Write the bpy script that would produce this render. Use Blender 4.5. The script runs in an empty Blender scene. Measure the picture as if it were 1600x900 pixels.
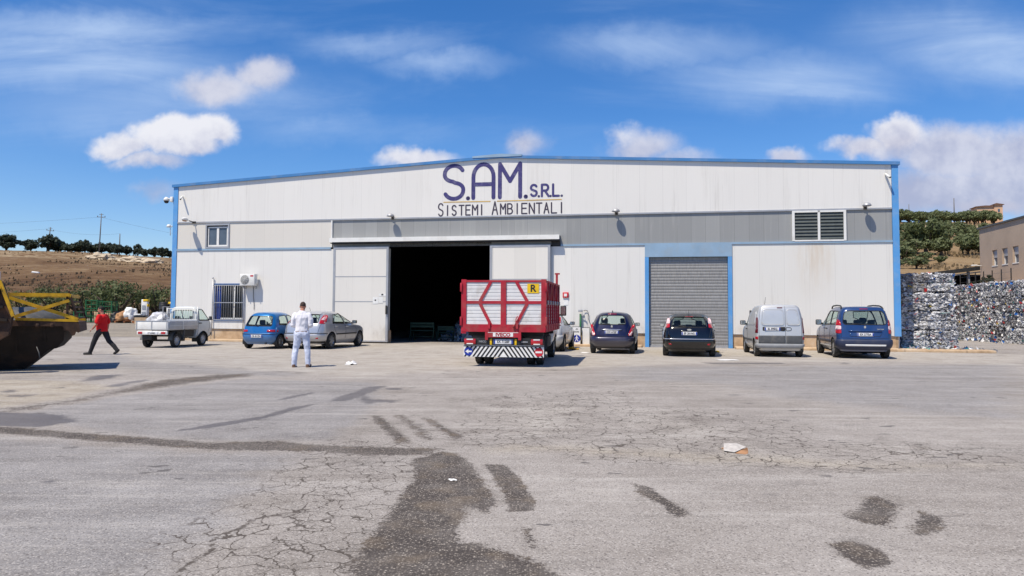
import bpy, bmesh, math, random
import numpy as np
from mathutils import Vector, Matrix, noise as mnoise
R = math.radians
random.seed(7); RNG = np.random.default_rng(7)
scene = bpy.context.scene
COL = scene.collection

# ------------------------------------------------------------------ objects
def tag(o, label=None, cat=None, group=None, kind=None):
    if label: o['label'] = label
    if cat: o['category'] = cat
    if group: o['group'] = group
    if kind: o['kind'] = kind
    return o

def thing(name, label, cat, loc=(0, 0, 0), rz=0.0, group=None):
    o = bpy.data.objects.new(name, None)
    o.empty_display_size = .2
    COL.objects.link(o); o.location = loc; o.rotation_euler = (0, 0, rz)
    return tag(o, label, cat, group)

def node_empty(name, parent, loc=(0, 0, 0), rot=(0, 0, 0)):
    o = bpy.data.objects.new(name, None); o.empty_display_size = .1
    COL.objects.link(o); o.parent = parent; o.location = loc; o.rotation_euler = rot
    return o

def link_mesh(name, me, parent=None, loc=(0, 0, 0), rot=(0, 0, 0)):
    o = bpy.data.objects.new(name, me); COL.objects.link(o)
    o.parent = parent; o.location = loc; o.rotation_euler = rot
    return o

def copy_tree(o, parent=None):
    c = o.copy(); COL.objects.link(c)
    if parent is not None: c.parent = parent
    for ch in list(o.children): copy_tree(ch, c)
    return c

class MB:
    """collects shapes; build() links them as one mesh object"""
    def __init__(s): s.v = []; s.f = []; s.m = []; s.sm = []; s.mats = []; s.cur = 0; s.smooth = False
    def mat(s, m):
        if m not in s.mats: s.mats.append(m)
        s.cur = s.mats.index(m); return s
    def add(s, vs, fs, smooth=None):
        b = len(s.v); s.v += [tuple(float(c) for c in v) for v in vs]
        for f in fs:
            s.f.append([b + i for i in f]); s.m.append(s.cur); s.sm.append(s.smooth if smooth is None else smooth)
        return s
    def box(s, x0, x1, y0, y1, z0, z1):
        vs = [(x, y, z) for x in (x0, x1) for y in (y0, y1) for z in (z0, z1)]
        return s.add(vs, [(0, 1, 3, 2), (4, 6, 7, 5), (0, 4, 5, 1), (2, 3, 7, 6), (0, 2, 6, 4), (1, 5, 7, 3)], False)
    def rbox(s, x0, x1, y0, y1, z0, z1, r=.02, seg=2):
        bm = bmesh.new(); bmesh.ops.create_cube(bm, size=1)
        for v in bm.verts:
            v.co = ((x0+x1)/2 + v.co.x*(x1-x0), (y0+y1)/2 + v.co.y*(y1-y0), (z0+z1)/2 + v.co.z*(z1-z0))
        bmesh.ops.bevel(bm, geom=bm.edges[:], offset=min(r, .49*min(x1-x0, y1-y0, z1-z0)), segments=seg, affect='EDGES', profile=.5)
        return s.bm(bm, True)
    def bm(s, bm, smooth=None, M=None):
        bm.verts.index_update()
        vs = [(M @ v.co) if M is not None else v.co for v in bm.verts]
        s.add([tuple(v) for v in vs], [[v.index for v in f.verts] for f in bm.faces], smooth); bm.free(); return s
    def quad(s, a, b, c, d): return s.add([a, b, c, d], [(0, 1, 2, 3)])
    def bar(s, a, b, w, h=None, up=(0, 0, 1)):
        h = h or w; a = Vector(a); b = Vector(b); d = (b-a).normalized(); u = Vector(up)
        if abs(d.dot(u)) > .98: u = Vector((0, 1, 0))
        r = d.cross(u).normalized(); u = r.cross(d)
        vs = []
        for p in (a, b):
            for sx, sz in ((-1, -1), (1, -1), (1, 1), (-1, 1)): vs.append(tuple(p + r*sx*w/2 + u*sz*h/2))
        return s.add(vs, [(3, 2, 1, 0), (4, 5, 6, 7), (0, 1, 5, 4), (1, 2, 6, 5), (2, 3, 7, 6), (3, 0, 4, 7)], False)
    def tube(s, pts, r, n=8, cap=True):
        pts = [Vector(p) for p in pts]; rs = r if hasattr(r, '__len__') else [r]*len(pts)
        vs = []; fs = []; prev = None
        for i, p in enumerate(pts):
            d = (pts[min(i+1, len(pts)-1)] - pts[max(i-1, 0)]).normalized()
            if prev is None:
                u = Vector((0, 0, 1)) if abs(d.z) < .9 else Vector((1, 0, 0)); u = (u - d*u.dot(d)).normalized()
            else:
                u = prev - d*prev.dot(d); u = u.normalized() if u.length > 1e-6 else d.orthogonal().normalized()
            prev = u; w = d.cross(u)
            for k in range(n):
                a = 2*math.pi*k/n; vs.append(tuple(p + (u*math.cos(a) + w*math.sin(a))*rs[i]))
        for i in range(len(pts)-1):
            for k in range(n):
                fs.append((i*n+k, i*n+(k+1) % n, (i+1)*n+(k+1) % n, (i+1)*n+k))
        if cap: fs.append(tuple(range(n))[::-1]); fs.append(tuple((len(pts)-1)*n+k for k in range(n)))
        return s.add(vs, fs, True)
    def lathe(s, prof, axis='Z', n=24, c=(0, 0, 0)):
        """prof: list of (radius, height)"""
        vs = []; fs = []
        for r, h in prof:
            for k in range(n):
                a = 2*math.pi*k/n; p = (r*math.cos(a), r*math.sin(a), h)
                if axis == 'X': p = (h, p[0], p[1])
                elif axis == 'Y': p = (p[0], h, p[1])
                vs.append((p[0]+c[0], p[1]+c[1], p[2]+c[2]))
        for i in range(len(prof)-1):
            for k in range(n): fs.append((i*n+k, i*n+(k+1) % n, (i+1)*n+(k+1) % n, (i+1)*n+k))
        return s.add(vs, fs, True)
    def disc(s, c, r, n=20, axis='Y'):
        vs = []
        for k in range(n):
            a = 2*math.pi*k/n; p = (r*math.cos(a), r*math.sin(a))
            vs.append({'Y': (c[0]+p[0], c[1], c[2]+p[1]), 'X': (c[0], c[1]+p[0], c[2]+p[1]), 'Z': (c[0]+p[0], c[1]+p[1], c[2])}[axis])
        return s.add(vs, [tuple(range(n))], False)
    def prism(s, poly, y0, y1):
        """poly (x,z) extruded along y"""
        n = len(poly); vs = [(x, y0, z) for x, z in poly] + [(x, y1, z) for x, z in poly]
        fs = [tuple(range(n)), tuple(range(2*n-1, n-1, -1))] + [((i+1) % n, i, n+i, n+(i+1) % n) for i in range(n)]
        return s.add(vs, fs, False)
    def stroke(s, pts, w, y, th=.004, nround=6, closed=False):
        """flat ribbon with round ends through (x,z) points at depth y (front at y-th)"""
        P = [np.array(p, float) for p in pts]; P = [P[0]]+[q for a, q in zip(P, P[1:]) if np.linalg.norm(q-a) > 1e-5]
        for i in range(1, len(P)-1):
            d0 = P[i]-P[i-1]; d1 = P[i+1]-P[i]
            if d0 @ d1 < .55*np.linalg.norm(d0)*np.linalg.norm(d1):
                s.stroke(P[:i+1], w, y, th); return s.stroke(P[i:], w, y, th+.0004)
        def cap(c):
            vs = [(c[0]+w/2*math.cos(2*math.pi*k/12), y-th, c[1]+w/2*math.sin(2*math.pi*k/12)) for k in range(12)]
            s.add(vs, [tuple(range(12))], False)
        n = len(P); L = []; Rr = []
        for i in range(n):
            d = P[min(i+1, n-1)] - P[max(i-1, 0)]; d = d/np.linalg.norm(d); q = np.array([-d[1], d[0]])
            k = 1.0
            if 0 < i < n-1:
                d1 = (P[i]-P[i-1])/np.linalg.norm(P[i]-P[i-1]); k = 1/max(.5, abs(d1 @ d))
            L.append(P[i]+q*w/2*k); Rr.append(P[i]-q*w/2*k)
        vs = [(p[0], y-th, p[1]) for p in L] + [(p[0], y-th, p[1]) for p in Rr]
        s.add(vs, [(i, i+1, n+i+1, n+i) for i in range(n-1)], False)
        th0 = th
        for c, dd in ((P[0], 0), (P[-1], 0)):
            th = th0 + .0007; cap(c); th = th0
        return s
    def build(s, name, m=None, parent=None, loc=(0, 0, 0), rot=(0, 0, 0), bevel=0, autosmooth=True):
        us = sorted({i for f in s.f for i in f})
        if len(us) < len(s.v): mp = {i: k for k, i in enumerate(us)}; s.v = [s.v[i] for i in us]; s.f = [[mp[i] for i in f] for f in s.f]
        me = bpy.data.meshes.new(name); me.from_pydata(s.v, [], s.f)
        mats = s.mats or [m]
        for mm in mats: me.materials.append(mm)
        me.polygons.foreach_set('material_index', s.m if s.mats else [0]*len(s.f))
        me.polygons.foreach_set('use_smooth', s.sm)
        me.update()
        return link_mesh(name, me, parent, loc, rot)

def merge_normals(o, dist=1e-4):
    bm = bmesh.new(); bm.from_mesh(o.data); bmesh.ops.remove_doubles(bm, verts=bm.verts[:], dist=dist)
    bmesh.ops.recalc_face_normals(bm, faces=bm.faces[:]); bm.to_mesh(o.data); bm.free(); return o

def text_mb(mb, txt, size, M, align='CENTER', bold=0.0, xs=1.0):
    cu = bpy.data.curves.new('txt', 'FONT'); cu.body = txt; cu.size = size; cu.align_x = align; cu.align_y = 'CENTER'; cu.offset = bold; cu.resolution_u = 3
    o = bpy.data.objects.new('txt', cu); COL.objects.link(o)
    dg = bpy.context.evaluated_depsgraph_get(); dg.update()
    me = bpy.data.meshes.new_from_object(o.evaluated_get(dg))
    vs = [M @ Vector((v.co.x*xs, v.co.y, 0)) for v in me.vertices]
    mb.add([tuple(v) for v in vs], [list(p.vertices) for p in me.polygons], False)
    bpy.data.objects.remove(o); bpy.data.meshes.remove(me); bpy.data.curves.remove(cu)
# text facing -Y (x right, z up) at x,y,z
def TM(x, y, z): return Matrix.Translation((x, y, z)) @ Matrix.Rotation(R(90), 4, 'X')

# ------------------------------------------------------------------ shader DSL
class S:
    def __init__(s, t, sock): s.t = t; s.k = sock
    def _m(s, op, o=None, p=None, clamp=False):
        n = s.t.nodes.new('ShaderNodeMath'); n.operation = op; n.use_clamp = clamp
        s.t.links.new(s.k, n.inputs[0])
        for i, q in ((1, o), (2, p)):
            if q is None: continue
            if isinstance(q, S): s.t.links.new(q.k, n.inputs[i])
            else: n.inputs[i].default_value = q
        return S(s.t, n.outputs[0])
    def __add__(s, o): return s._m('ADD', o)
    __radd__ = __add__
    def __mul__(s, o): return s._m('MULTIPLY', o)
    __rmul__ = __mul__
    def __sub__(s, o): return s._m('SUBTRACT', o)
    def __rsub__(s, o): return (s*-1.0)+o
    def __truediv__(s, o): return s._m('DIVIDE', o)
    def pow(s, o): return s._m('POWER', o)
    def max(s, o): return s._m('MAXIMUM', o)
    def min(s, o): return s._m('MINIMUM', o)
    def floor(s): return s._m('FLOOR')
    def fract(s): return s._m('FRACT')
    def abs(s): return s._m('ABSOLUTE')
    def gt(s, o): return s._m('GREATER_THAN', o)
    def lt(s, o): return s._m('LESS_THAN', o)
    def clamp(s): return s._m('ADD', 0.0, clamp=True)
    def sqrt(s): return s._m('SQRT')

class NT:
    def __init__(s, tree): s.t = tree
    def new(s, typ): return s.t.nodes.new(typ)
    def put(s, inp, v):
        if isinstance(v, S): s.t.links.new(v.k, inp)
        elif hasattr(v, 'links') and hasattr(v, 'node'): s.t.links.new(v, inp)
        else:
            if inp.type == 'RGBA' and len(v) == 3: v = (*v, 1)
            inp.default_value = v
    def coord(s, which='Object'): return s.new('ShaderNodeTexCoord').outputs[which]
    def xyz(s, vec):
        n = s.new('ShaderNodeSeparateXYZ'); s.put(n.inputs[0], vec); return tuple(S(s.t, o) for o in n.outputs)
    def vec(s, x, y, z):
        n = s.new('ShaderNodeCombineXYZ')
        for i, v in enumerate((x, y, z)): s.put(n.inputs[i], v)
        return n.outputs[0]
    def scaled(s, vec, sx, sy, sz, loc=(0, 0, 0), rot=(0, 0, 0)):
        n = s.new('ShaderNodeMapping'); s.put(n.inputs[0], vec); n.inputs['Scale'].default_value = (sx, sy, sz)
        n.inputs['Location'].default_value = loc; n.inputs['Rotation'].default_value = rot; return n.outputs[0]
    def noise(s, vec, scale, detail=3, rough=.55, dist=0.0, color=False):
        n = s.new('ShaderNodeTexNoise'); s.put(n.inputs['Vector'], vec); n.inputs['Scale'].default_value = scale
        n.inputs['Detail'].default_value = detail; n.inputs['Roughness'].default_value = rough; n.inputs['Distortion'].default_value = dist
        return n.outputs['Color'] if color else S(s.t, n.outputs['Fac'])
    def voro(s, vec, scale, feature='F1', out='Distance', rnd=1.0):
        n = s.new('ShaderNodeTexVoronoi'); n.feature = feature; s.put(n.inputs['Vector'], vec); n.inputs['Scale'].default_value = scale
        n.inputs['Randomness'].default_value = rnd
        return S(s.t, n.outputs[out]) if out != 'Color' else n.outputs['Color']
    def white(s, val):
        n = s.new('ShaderNodeTexWhiteNoise'); n.noise_dimensions = '1D'; s.put(n.inputs['W'], val); return S(s.t, n.outputs['Value'])
    def step(s, x, a, b, lo=0.0, hi=1.0, smooth=True):
        n = s.new('ShaderNodeMapRange'); n.interpolation_type = 'SMOOTHSTEP' if smooth else 'LINEAR'
        s.put(n.inputs['Value'], x); n.inputs['From Min'].default_value = a; n.inputs['From Max'].default_value = b
        n.inputs['To Min'].default_value = lo; n.inputs['To Max'].default_value = hi; return S(s.t, n.outputs[0])
    def mix(s, f, a, b, mode='MIX'):
        n = s.new('ShaderNodeMix'); n.data_type = 'RGBA'; n.blend_type = mode; n.clamp_factor = True
        s.put(n.inputs[0], f); s.put(n.inputs[6], a); s.put(n.inputs[7], b); return n.outputs[2]
    def ramp(s, f, stops, interp='LINEAR'):
        n = s.new('ShaderNodeValToRGB'); s.put(n.inputs[0], f); cr = n.color_ramp; cr.interpolation = interp
        while len(cr.elements) < len(stops): cr.elements.new(.5)
        for e, (p, c) in zip(cr.elements, stops): e.position = p; e.color = (*c, 1)
        return n.outputs[0]
    def attr(s, name):
        n = s.new('ShaderNodeAttribute'); n.attribute_name = name; return S(s.t, n.outputs['Fac'])
    def bump(s, h, strength=.3, dist=.01, normal=None):
        n = s.new('ShaderNodeBump'); s.put(n.inputs['Height'], h); n.inputs['Strength'].default_value = strength; n.inputs['Distance'].default_value = dist
        if normal is not None: s.put(n.inputs['Normal'], normal)
        return n.outputs[0]

def new_mat(name):
    m = bpy.data.materials.new(name); m.use_nodes = True; t = m.node_tree
    b = t.nodes['Principled BSDF']; return m, NT(t), b

def col(r, g=None, b=None):
    """sRGB 0-255 to linear"""
    f = lambda c: (c/255/12.92 if c/255 < .04045 else ((c/255+.055)/1.055)**2.4)
    if g is None: g = b = r
    return (f(r), f(g), f(b))

def pmat(name, base, rough=.5, metal=0.0, var=.15, scale=3.0, dirt=None, dirt_amt=.3, dirt_scale=1.5, bump=0, bscale=40, coat=0.0, ior=1.45, zdirt=None):
    """principled material with uneven tone, optional dirt colour and bump; base is linear"""
    m, n, b = new_mat(name); co = n.coord('Object')
    nz = n.noise(co, scale, 4)
    k = n.step(nz, .3, .7, 1-var, 1+var*.6, False)
    mul = n.new('ShaderNodeVectorMath'); mul.operation = 'SCALE'; mul.inputs[0].default_value = base
    n.put(mul.inputs['Scale'], k); c = mul.outputs[0]
    if dirt is not None:
        d = n.step(n.noise(co, dirt_scale, 6, .65), .45, .72, 0, dirt_amt)
        if zdirt:
            _, _, z = n.xyz(co); d = (d + n.step(z, zdirt[0], zdirt[1], zdirt[2], 0)).clamp()
        c = n.mix(d, c, dirt)
        b.inputs['Roughness'].default_value = rough
        n.put(b.inputs['Roughness'], d*(.9-rough)+rough)
    else: b.inputs['Roughness'].default_value = rough
    n.put(b.inputs['Base Color'], c); b.inputs['Metallic'].default_value = metal
    b.inputs['Coat Weight'].default_value = coat; b.inputs['Coat Roughness'].default_value = .08; b.inputs['IOR'].default_value = ior
    if bump: n.put(b.inputs['Normal'], n.bump(n.noise(co, bscale, 4), bump, .01))
    return m

def glass_mat(name, tint=(.75, .85, .82), trans=.75, rough=.03):
    m, n, b = new_mat(name); t = m.node_tree
    tr = n.new('ShaderNodeBsdfTransparent'); tr.inputs[0].default_value = (*tint, 1)
    gl = n.new('ShaderNodeBsdfGlossy'); gl.inputs['Roughness'].default_value = rough; gl.inputs['Color'].default_value = (1, 1, 1, 1)
    lw = n.new('ShaderNodeLayerWeight'); lw.inputs['Blend'].default_value = .5; fr = S(t, lw.outputs['Facing']).pow(4.0)*.5+.035
    df = n.new('ShaderNodeBsdfDiffuse'); df.inputs['Color'].default_value = (.02, .025, .025, 1)
    m1 = n.new('ShaderNodeMixShader'); m1.inputs[0].default_value = trans; t.links.new(df.outputs[0], m1.inputs[1]); t.links.new(tr.outputs[0], m1.inputs[2])
    m2 = n.new('ShaderNodeMixShader'); t.links.new(fr.k, m2.inputs[0]); t.links.new(m1.outputs[0], m2.inputs[1]); t.links.new(gl.outputs[0], m2.inputs[2])
    t.links.new(m2.outputs[0], t.nodes['Material Output'].inputs[0]); t.nodes.remove(b)
    return m

def solve_skin(verts, edges, radii, sub=2, root=0):
    """skin-modifier surface as a plain bmesh"""
    me = bpy.data.meshes.new('sk'); me.from_pydata([tuple(v) for v in verts], edges, [])
    o = bpy.data.objects.new('sk', me); COL.objects.link(o)
    o.modifiers.new('s', 'SKIN'); ss = o.modifiers.new('u', 'SUBSURF'); ss.levels = sub; ss.render_levels = sub
    sv = me.skin_vertices[0].data
    for i, r in enumerate(radii):
        sv[i].radius = (r if hasattr(r, '__len__') else (r, r)); sv[i].use_root = (i == root)
    dg = bpy.context.evaluated_depsgraph_get(); dg.update()
    m2 = bpy.data.meshes.new_from_object(o.evaluated_get(dg)); bm = bmesh.new(); bm.from_mesh(m2)
    bpy.data.objects.remove(o); bpy.data.meshes.remove(m2); bpy.data.meshes.remove(me)
    return bm
# stains, patches and cracks of the yard: (strength, edge width, outline on the ground in metres)
MASKS = {
 'agg': [
  (1,0.1,[(-1.03,7.94),(-0.9,8.14),(-0.77,8.42),(-0.6,8.29),(-0.42,7.83),(-0.28,7.06),(-0.18,6.51),(-0.11,6.19),(-0.18,5.89),(-0.36,6.09),(-0.37,5.63),(-0.36,5.16),(-0.22,5.11),(-0.01,4.92),(0.17,4.73),(0.28,4.5),(0.26,4.15),(-0.94,4.14),(-0.95,4.51),(-0.96,5.1),(-0.92,5.88),(-0.91,6.33),(-0.89,7.25)]),
  (1,0.06,[(-0.26,7.72),(-0.07,7.72),(0.07,7.17),(0.13,6.69),(0.19,6.27),(0.18,5.97),(-0.01,5.93),(-0.05,6.51),(-0.16,7.16)]),
  (0.62,0.12,[(0.07,5.57),(0.14,5.57),(0.18,5.23),(0.22,5.02),(0.13,5.02),(0.06,5.17)]),
  (0.45,0.12,[(-0.1,5.63),(-0.03,5.57),(0.0,5.07),(-0.08,5.06)]),
  (0.85,0.12,[(-2.1,11.26),(-1.92,11.22),(-1.14,8.94),(-1.34,8.94)]),
  (0.78,0.15,[(-1.71,11.27),(-1.57,11.28),(-0.9,9.2),(-1.04,9.11)]),
  (0.8,0.12,[(-1.31,11.04),(-1.19,11.04),(-0.57,9.38),(-0.62,9.04)]),
  (0.5,0.2,[(0.34,9.98),(0.53,9.89),(0.74,9.0),(0.59,9.0)]),
  (0.85,0.07,[(1.11,6.92),(1.23,6.8),(1.29,6.37),(1.37,6.03),(1.39,5.85),(1.24,5.78),(1.2,6.14),(1.08,6.58)]),
  (0.55,0.06,[(1.51,6.34),(1.57,6.3),(1.58,6.03),(1.53,6.07)]),
  (0.8,0.1,[(2.54,5.88),(3.07,6.53),(3.17,6.25),(2.75,5.56),(2.64,5.62),(2.51,5.81)]),
  (0.8,0.1,[(2.79,5.41),(3.19,6.03),(3.3,5.82),(3.07,5.47),(2.9,5.36)]),
  (0.95,0.06,[(2.13,5.18),(2.31,5.23),(2.42,5.1),(2.38,4.81),(2.31,4.72),(2.15,4.68),(2.1,4.9)]),
  (0.55,0.15,[(4.45,9.45),(4.7,9.64),(4.39,8.79),(4.22,8.78)]),
  (0.6,0.15,[(4.73,9.12),(5.04,9.21),(4.73,8.65),(4.5,8.57)]),
  (0.55,0.08,[(1.16,4.84),(1.23,4.89),(1.12,4.54),(1.03,4.51)]),
  (0.74,0.12,[(-6.97,10.14),(-5.7,9.68),(-4.78,9.38),(-3.47,8.9),(-2.76,9.06),(-2.19,8.78),(-1.41,8.68),(-0.8,8.61),(-0.69,8.77),(-0.92,8.21),(-1.42,8.14),(-2.08,8.34),(-3.28,8.42),(-4.49,8.81),(-5.36,9.11),(-6.52,9.5)]),
  (0.7,0.35,[(-7.93,11.85),(-7.46,12.65),(-7.54,14.56),(-7.74,16.56),(-7.04,17.97),(-6.28,18.58),(-6.0,17.77),(-6.76,15.3),(-7.12,13.75),(-7.11,12.67),(-7.31,11.59),(-7.56,11.31)]),
 ],
 'sand': [
  (1,0.5,[(-11.05,16.49),(-9.16,16.2),(-7.77,15.01),(-7.56,12.82),(-7.93,11.85),(-8.8,11.53),(-13.85,18.09)]),
  (0.75,0.5,[(0.65,8.83),(1.46,8.67),(2.73,8.38),(3.61,8.0),(5.34,7.98),(5.15,7.71),(3.5,7.49),(2.27,7.72),(1.35,8.0),(0.6,8.18)]),
  (0.6,0.4,[(-0.52,8.65),(-0.09,9.14),(0.59,9.0),(1.46,8.71),(1.37,8.14),(0.28,8.24),(-0.39,8.16)]),
 ],
 'wet_dark': [
  (0.9,0.18,[(-7.95,11.57),(-7.21,11.32),(-6.43,11.09),(-5.9,10.47),(-6.13,9.92),(-6.94,10.1)]),
  (0.75,0.25,[(-9.06,15.94),(-9.77,17.67),(-9.01,18.05),(-8.76,16.8)]),  # dark wedge, drawn with the damp stains
  (0.7,0.3,[(-8.09,14.9),(-8.18,15.99),(-8.01,17.14),(-7.79,16.45),(-7.73,15.11)]),
  (0.9,0.12,[(-4.3,9.63),(-4.05,10.31),(-3.64,11.13),(-3.5,12.09),(-3.17,12.77),(-3.31,11.7),(-3.49,10.79),(-3.89,9.98)]),
  (0.8,0.15,[(-4.01,12.8),(-3.97,13.71),(-3.74,14.49),(-3.62,14.12),(-3.84,13.26)]),
  (0.7,0.2,[(-9.68,14.46),(-9.29,14.57),(-9.09,13.98),(-9.27,13.85)]),
  (0.7,0.2,[(-9.14,13.66),(-8.43,13.77),(-8.36,13.24),(-8.85,13.22)]),
  (0.8,0.05,[(-4.27,6.85),(-4.11,6.97),(-4.04,6.89),(-4.12,6.78)]),
  (0.95,0.2,[(-3.09,12.91),(-3.03,14.03),(-2.88,15.36),(-2.56,15.62),(-2.64,13.89),(-2.79,12.92)]),
  (0.95,0.2,[(-2.51,15.19),(-2.15,15.21),(-2.11,14.75),(-2.42,14.82)]),
  (0.85,0.25,[(-2.72,13.21),(-2.7,13.96),(-2.36,13.29),(-1.84,13.18),(-1.98,12.73),(-2.25,12.88),(-2.35,12.55)]),
  (0.9,0.25,[(5.75,23.2),(8.28,23.28),(8.13,22.64),(5.93,22.48)]),
  (0.8,0.25,[(9.96,23.41),(10.6,23.68),(9.85,22.47)]),
  (0.7,0.25,[(10.99,23.06),(11.67,23.12),(10.98,22.45)]),
  (0.8,0.2,[(4.06,14.36),(4.35,14.29),(4.07,14.08)]),
  (0.5,0.2,[(6.56,11.78),(6.92,11.68),(6.51,11.56)]),
 ],
 'pale': [
  (1,0.8,[(-7.0,34.79),(16.18,31.01),(19.24,28.59),(15.23,22.65),(12.01,23.8),(6.89,23.41),(3.68,21.81),(1.21,20.45),(-1.61,19.4),(-3.5,17.44),(-6.85,19.47),(-11.45,23.13),(-15.94,29.21),(-12.72,32.24)]),
  (0.55,1.2,[(-1.05,11.43),(-0.39,13.31),(2.54,15.07),(1.41,8.41),(0.56,8.53),(-0.24,8.3),(-0.56,9.3)]),
  (0.5,1.2,[(0.96,13.02),(3.28,12.46),(3.67,9.43),(5.91,8.83),(5.17,7.73),(2.78,7.79),(0.61,8.25)]),
 ],
 'tar': [
  (0.8,0.5,[(-6.84,9.36),(-5.33,9.06),(-4.45,8.75),(-3.26,8.37),(-2.18,8.28),(-2.17,6.82),(-1.99,4.84),(-1.82,4.12),(-3.09,4.11)]),
  (0.9,0.4,[(-7.26,11.4),(-6.92,13.38),(-6.66,15.07),(-5.99,16.96),(-4.14,16.49),(-2.87,16.28),(-2.2,12.55),(-2.05,9.08),(-3.5,8.99),(-4.83,9.48),(-5.57,9.88)]),
  (0.7,1.0,[(2.62,21.65),(7.91,22.03),(16.0,23.66),(7.41,10.99),(6.04,11.7),(4.85,13.54),(4.25,16.14),(2.07,17.13)]),
  (0.7,0.8,[(-14.77,26.27),(-8.06,24.03),(-4.08,20.31),(-5.08,17.35),(-8.3,18.01),(-11.5,20.47)]),
  (0.8,1.5,[(-36.69,65.11),(-31.06,61.57),(-20.25,40.16),(-22.43,39.84)]),
 ],
 'crack': [
  (1,0.7,[(-2.17,6.82),(-2.28,7.91),(-2.05,8.24),(-0.96,7.94),(-0.93,5.88),(-0.94,4.49),(-0.93,4.14),(-1.94,4.12),(-1.93,4.57),(-1.99,5.24),(-1.96,5.86)]),
  (0.75,1.0,[(-0.76,12.61),(-0.14,14.08),(2.62,15.55),(1.41,8.41),(0.56,8.53),(-0.39,8.22),(-0.74,9.29)]),
  (0.8,0.8,[(1.3,12.38),(3.2,12.16),(3.96,10.87),(3.6,9.25),(5.91,8.83),(5.01,7.5),(2.74,7.67),(0.85,8.12)]),
  (0.9,0.3,[(-2.31,9.24),(-0.71,8.96),(-0.63,7.95),(-2.0,8.04)]),
 ],
 'line': [
  (1,0.02,[(-1.93,4.49),(-1.96,4.61),(-1.95,4.75),(-1.93,4.86),(-1.92,4.97),(-1.99,5.16),(-1.98,5.33),(-1.91,5.47),(-1.9,5.55),(-1.9,5.69),(-1.8,5.78),(-1.7,5.83)]),
  (0.6,0.012,[(-1.92,4.97),(-1.84,5.09),(-1.79,5.27),(-1.78,5.39)]),
  (0.6,0.012,[(-1.98,6.0),(-1.94,6.19),(-1.97,6.35),(-1.8,6.35),(-1.81,6.47)]),
  (0.6,0.02,[(3.54,7.58),(3.61,7.47),(3.8,7.56),(4.07,7.46),(4.48,7.55),(4.74,7.58)]),
 ],
}
M = {}
M['red_paint'] = pmat('red_paint', col(168, 26, 46), .55, 0, .28, 3, col(128, 96, 84), .5, 2.2)
M['alu'] = pmat('bright_aluminium', (.72, .72, .715), .5, .0, .16, 2.0, (.30, .275, .24), .6, 2.0)
M['white_paint'] = pmat('white_paint', (.74, .74, .71), .5, 0, .06, 3, (.4, .36, .3), .25, 2)
M['grey_metal'] = pmat('grey_metal', (.42, .43, .45), .45, .4, .15, 3, (.2, .17, .14), .3)
M['dark_metal'] = pmat('dark_metal', (.035, .035, .036), .6, .3, .3, 5, (.12, .1, .08), .4)
M['black_plastic'] = pmat('black_plastic', (.018, .018, .019), .5, 0, .25, 6, (.14, .13, .11), .25, 3)
M['grey_plastic'] = pmat('grey_plastic', (.075, .08, .085), .6, 0, .2, 6, (.2, .18, .15), .4, 3)
M['rubber'] = pmat('tyre_rubber', (.022, .021, .02), .85, 0, .3, 8, (.16, .14, .12), .55, 6, .3, 60)
M['rim_metal'] = pmat('rim_metal', (.35, .36, .37), .35, .7, .15, 6, (.12, .1, .08), .5, 5)
M['red_light'] = pmat('red_lens', (.42, .012, .02), .12, 0, .2, 14, coat=.5)
M['dark_red_light'] = pmat('dark_red_lens', (.12, .006, .012), .15, 0, .2, 14, coat=.5)
M['clear_light'] = pmat('clear_lens', (.75, .55, .55), .12, 0, .15, 14, coat=.5)
M['amber'] = pmat('amber_lens', (.7, .25, .02), .2)
M['chrome'] = pmat('chrome', (.75, .75, .76), .15, .9, .08, 5)
M['plate'] = pmat('plate_white', (.72, .73, .74), .4, 0, .08, 9)
M['plate_blue'] = pmat('plate_blue', col(30, 60, 150), .4)
M['ink'] = pmat('ink_black', (.015, .015, .018), .6)
M['seat'] = pmat('seat_cloth', (.05, .052, .055), .9)
M['interior'] = pmat('cabin_dark', (.03, .03, .032), .85)
M['glass'] = glass_mat('car_glass', (.86, .95, .91), .96)
M['dark_glass'] = glass_mat('tinted_glass', (.50, .56, .56), .9)
M['pane'] = pmat('window_pane', (.09, .12, .16), .12, 0, .25, 2)
M['blue_trim'] = pmat('sky_blue_trim', col(86, 150, 208), .5, 0, .1, .8, (.35, .4, .45), .25, 2)
M['pale_blue'] = pmat('pale_blue_paint', col(138, 165, 188), .55, 0, .12, 1.2, (.3, .3, .28), .25, 2)
M['yellow'] = pmat('yellow_paint', col(226, 186, 20), .55, 0, .15, 6, (.08, .05, .03), .3, 5)
M['old_yellow'] = pmat('worn_yellow_paint', col(205, 158, 18), .6, 0, .25, 6, (.05, .03, .02), .7, 4)
M['rust'] = pmat('rusty_steel', (.055, .03, .02), .85, .1, .5, 6, (.13, .06, .03), .6, 4, .4, 30)
M['dark_steel'] = pmat('shade_dark_steel', (.018, .012, .009), .85, 0, .5, 3, (.055, .028, .015), .75, 2, .2, 30)  # near-black base puts the skip hull's shade into the steel colour
M['green_paint'] = pmat('green_paint', col(20, 92, 52), .55, 0, .25, 4, (.05, .06, .04), .4)
M['dark_green'] = pmat('shaded_green_paint', (.012, .045, .028), .7, 0, .3, 4)  # green darkened so the benches' doorway shade sits in the colour
M['cardboard'] = pmat('cardboard', col(166, 124, 88), .9, 0, .2, 4)
M['timber'] = pmat('timber', col(150, 96, 62), .85, 0, .25, 5)
M['blue_sign'] = pmat('sign_blue', col(28, 52, 150), .45)
M['red_sign'] = pmat('sign_red', col(196, 40, 52), .45)
M['sign_navy'] = pmat('lettering_navy', col(58, 54, 110), .6, 0, .15, 2.5, (.5, .5, .55), .2, 3)
M['sign_dark'] = pmat('lettering_dark', col(62, 56, 72), .6, 0, .15, 3)
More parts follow.
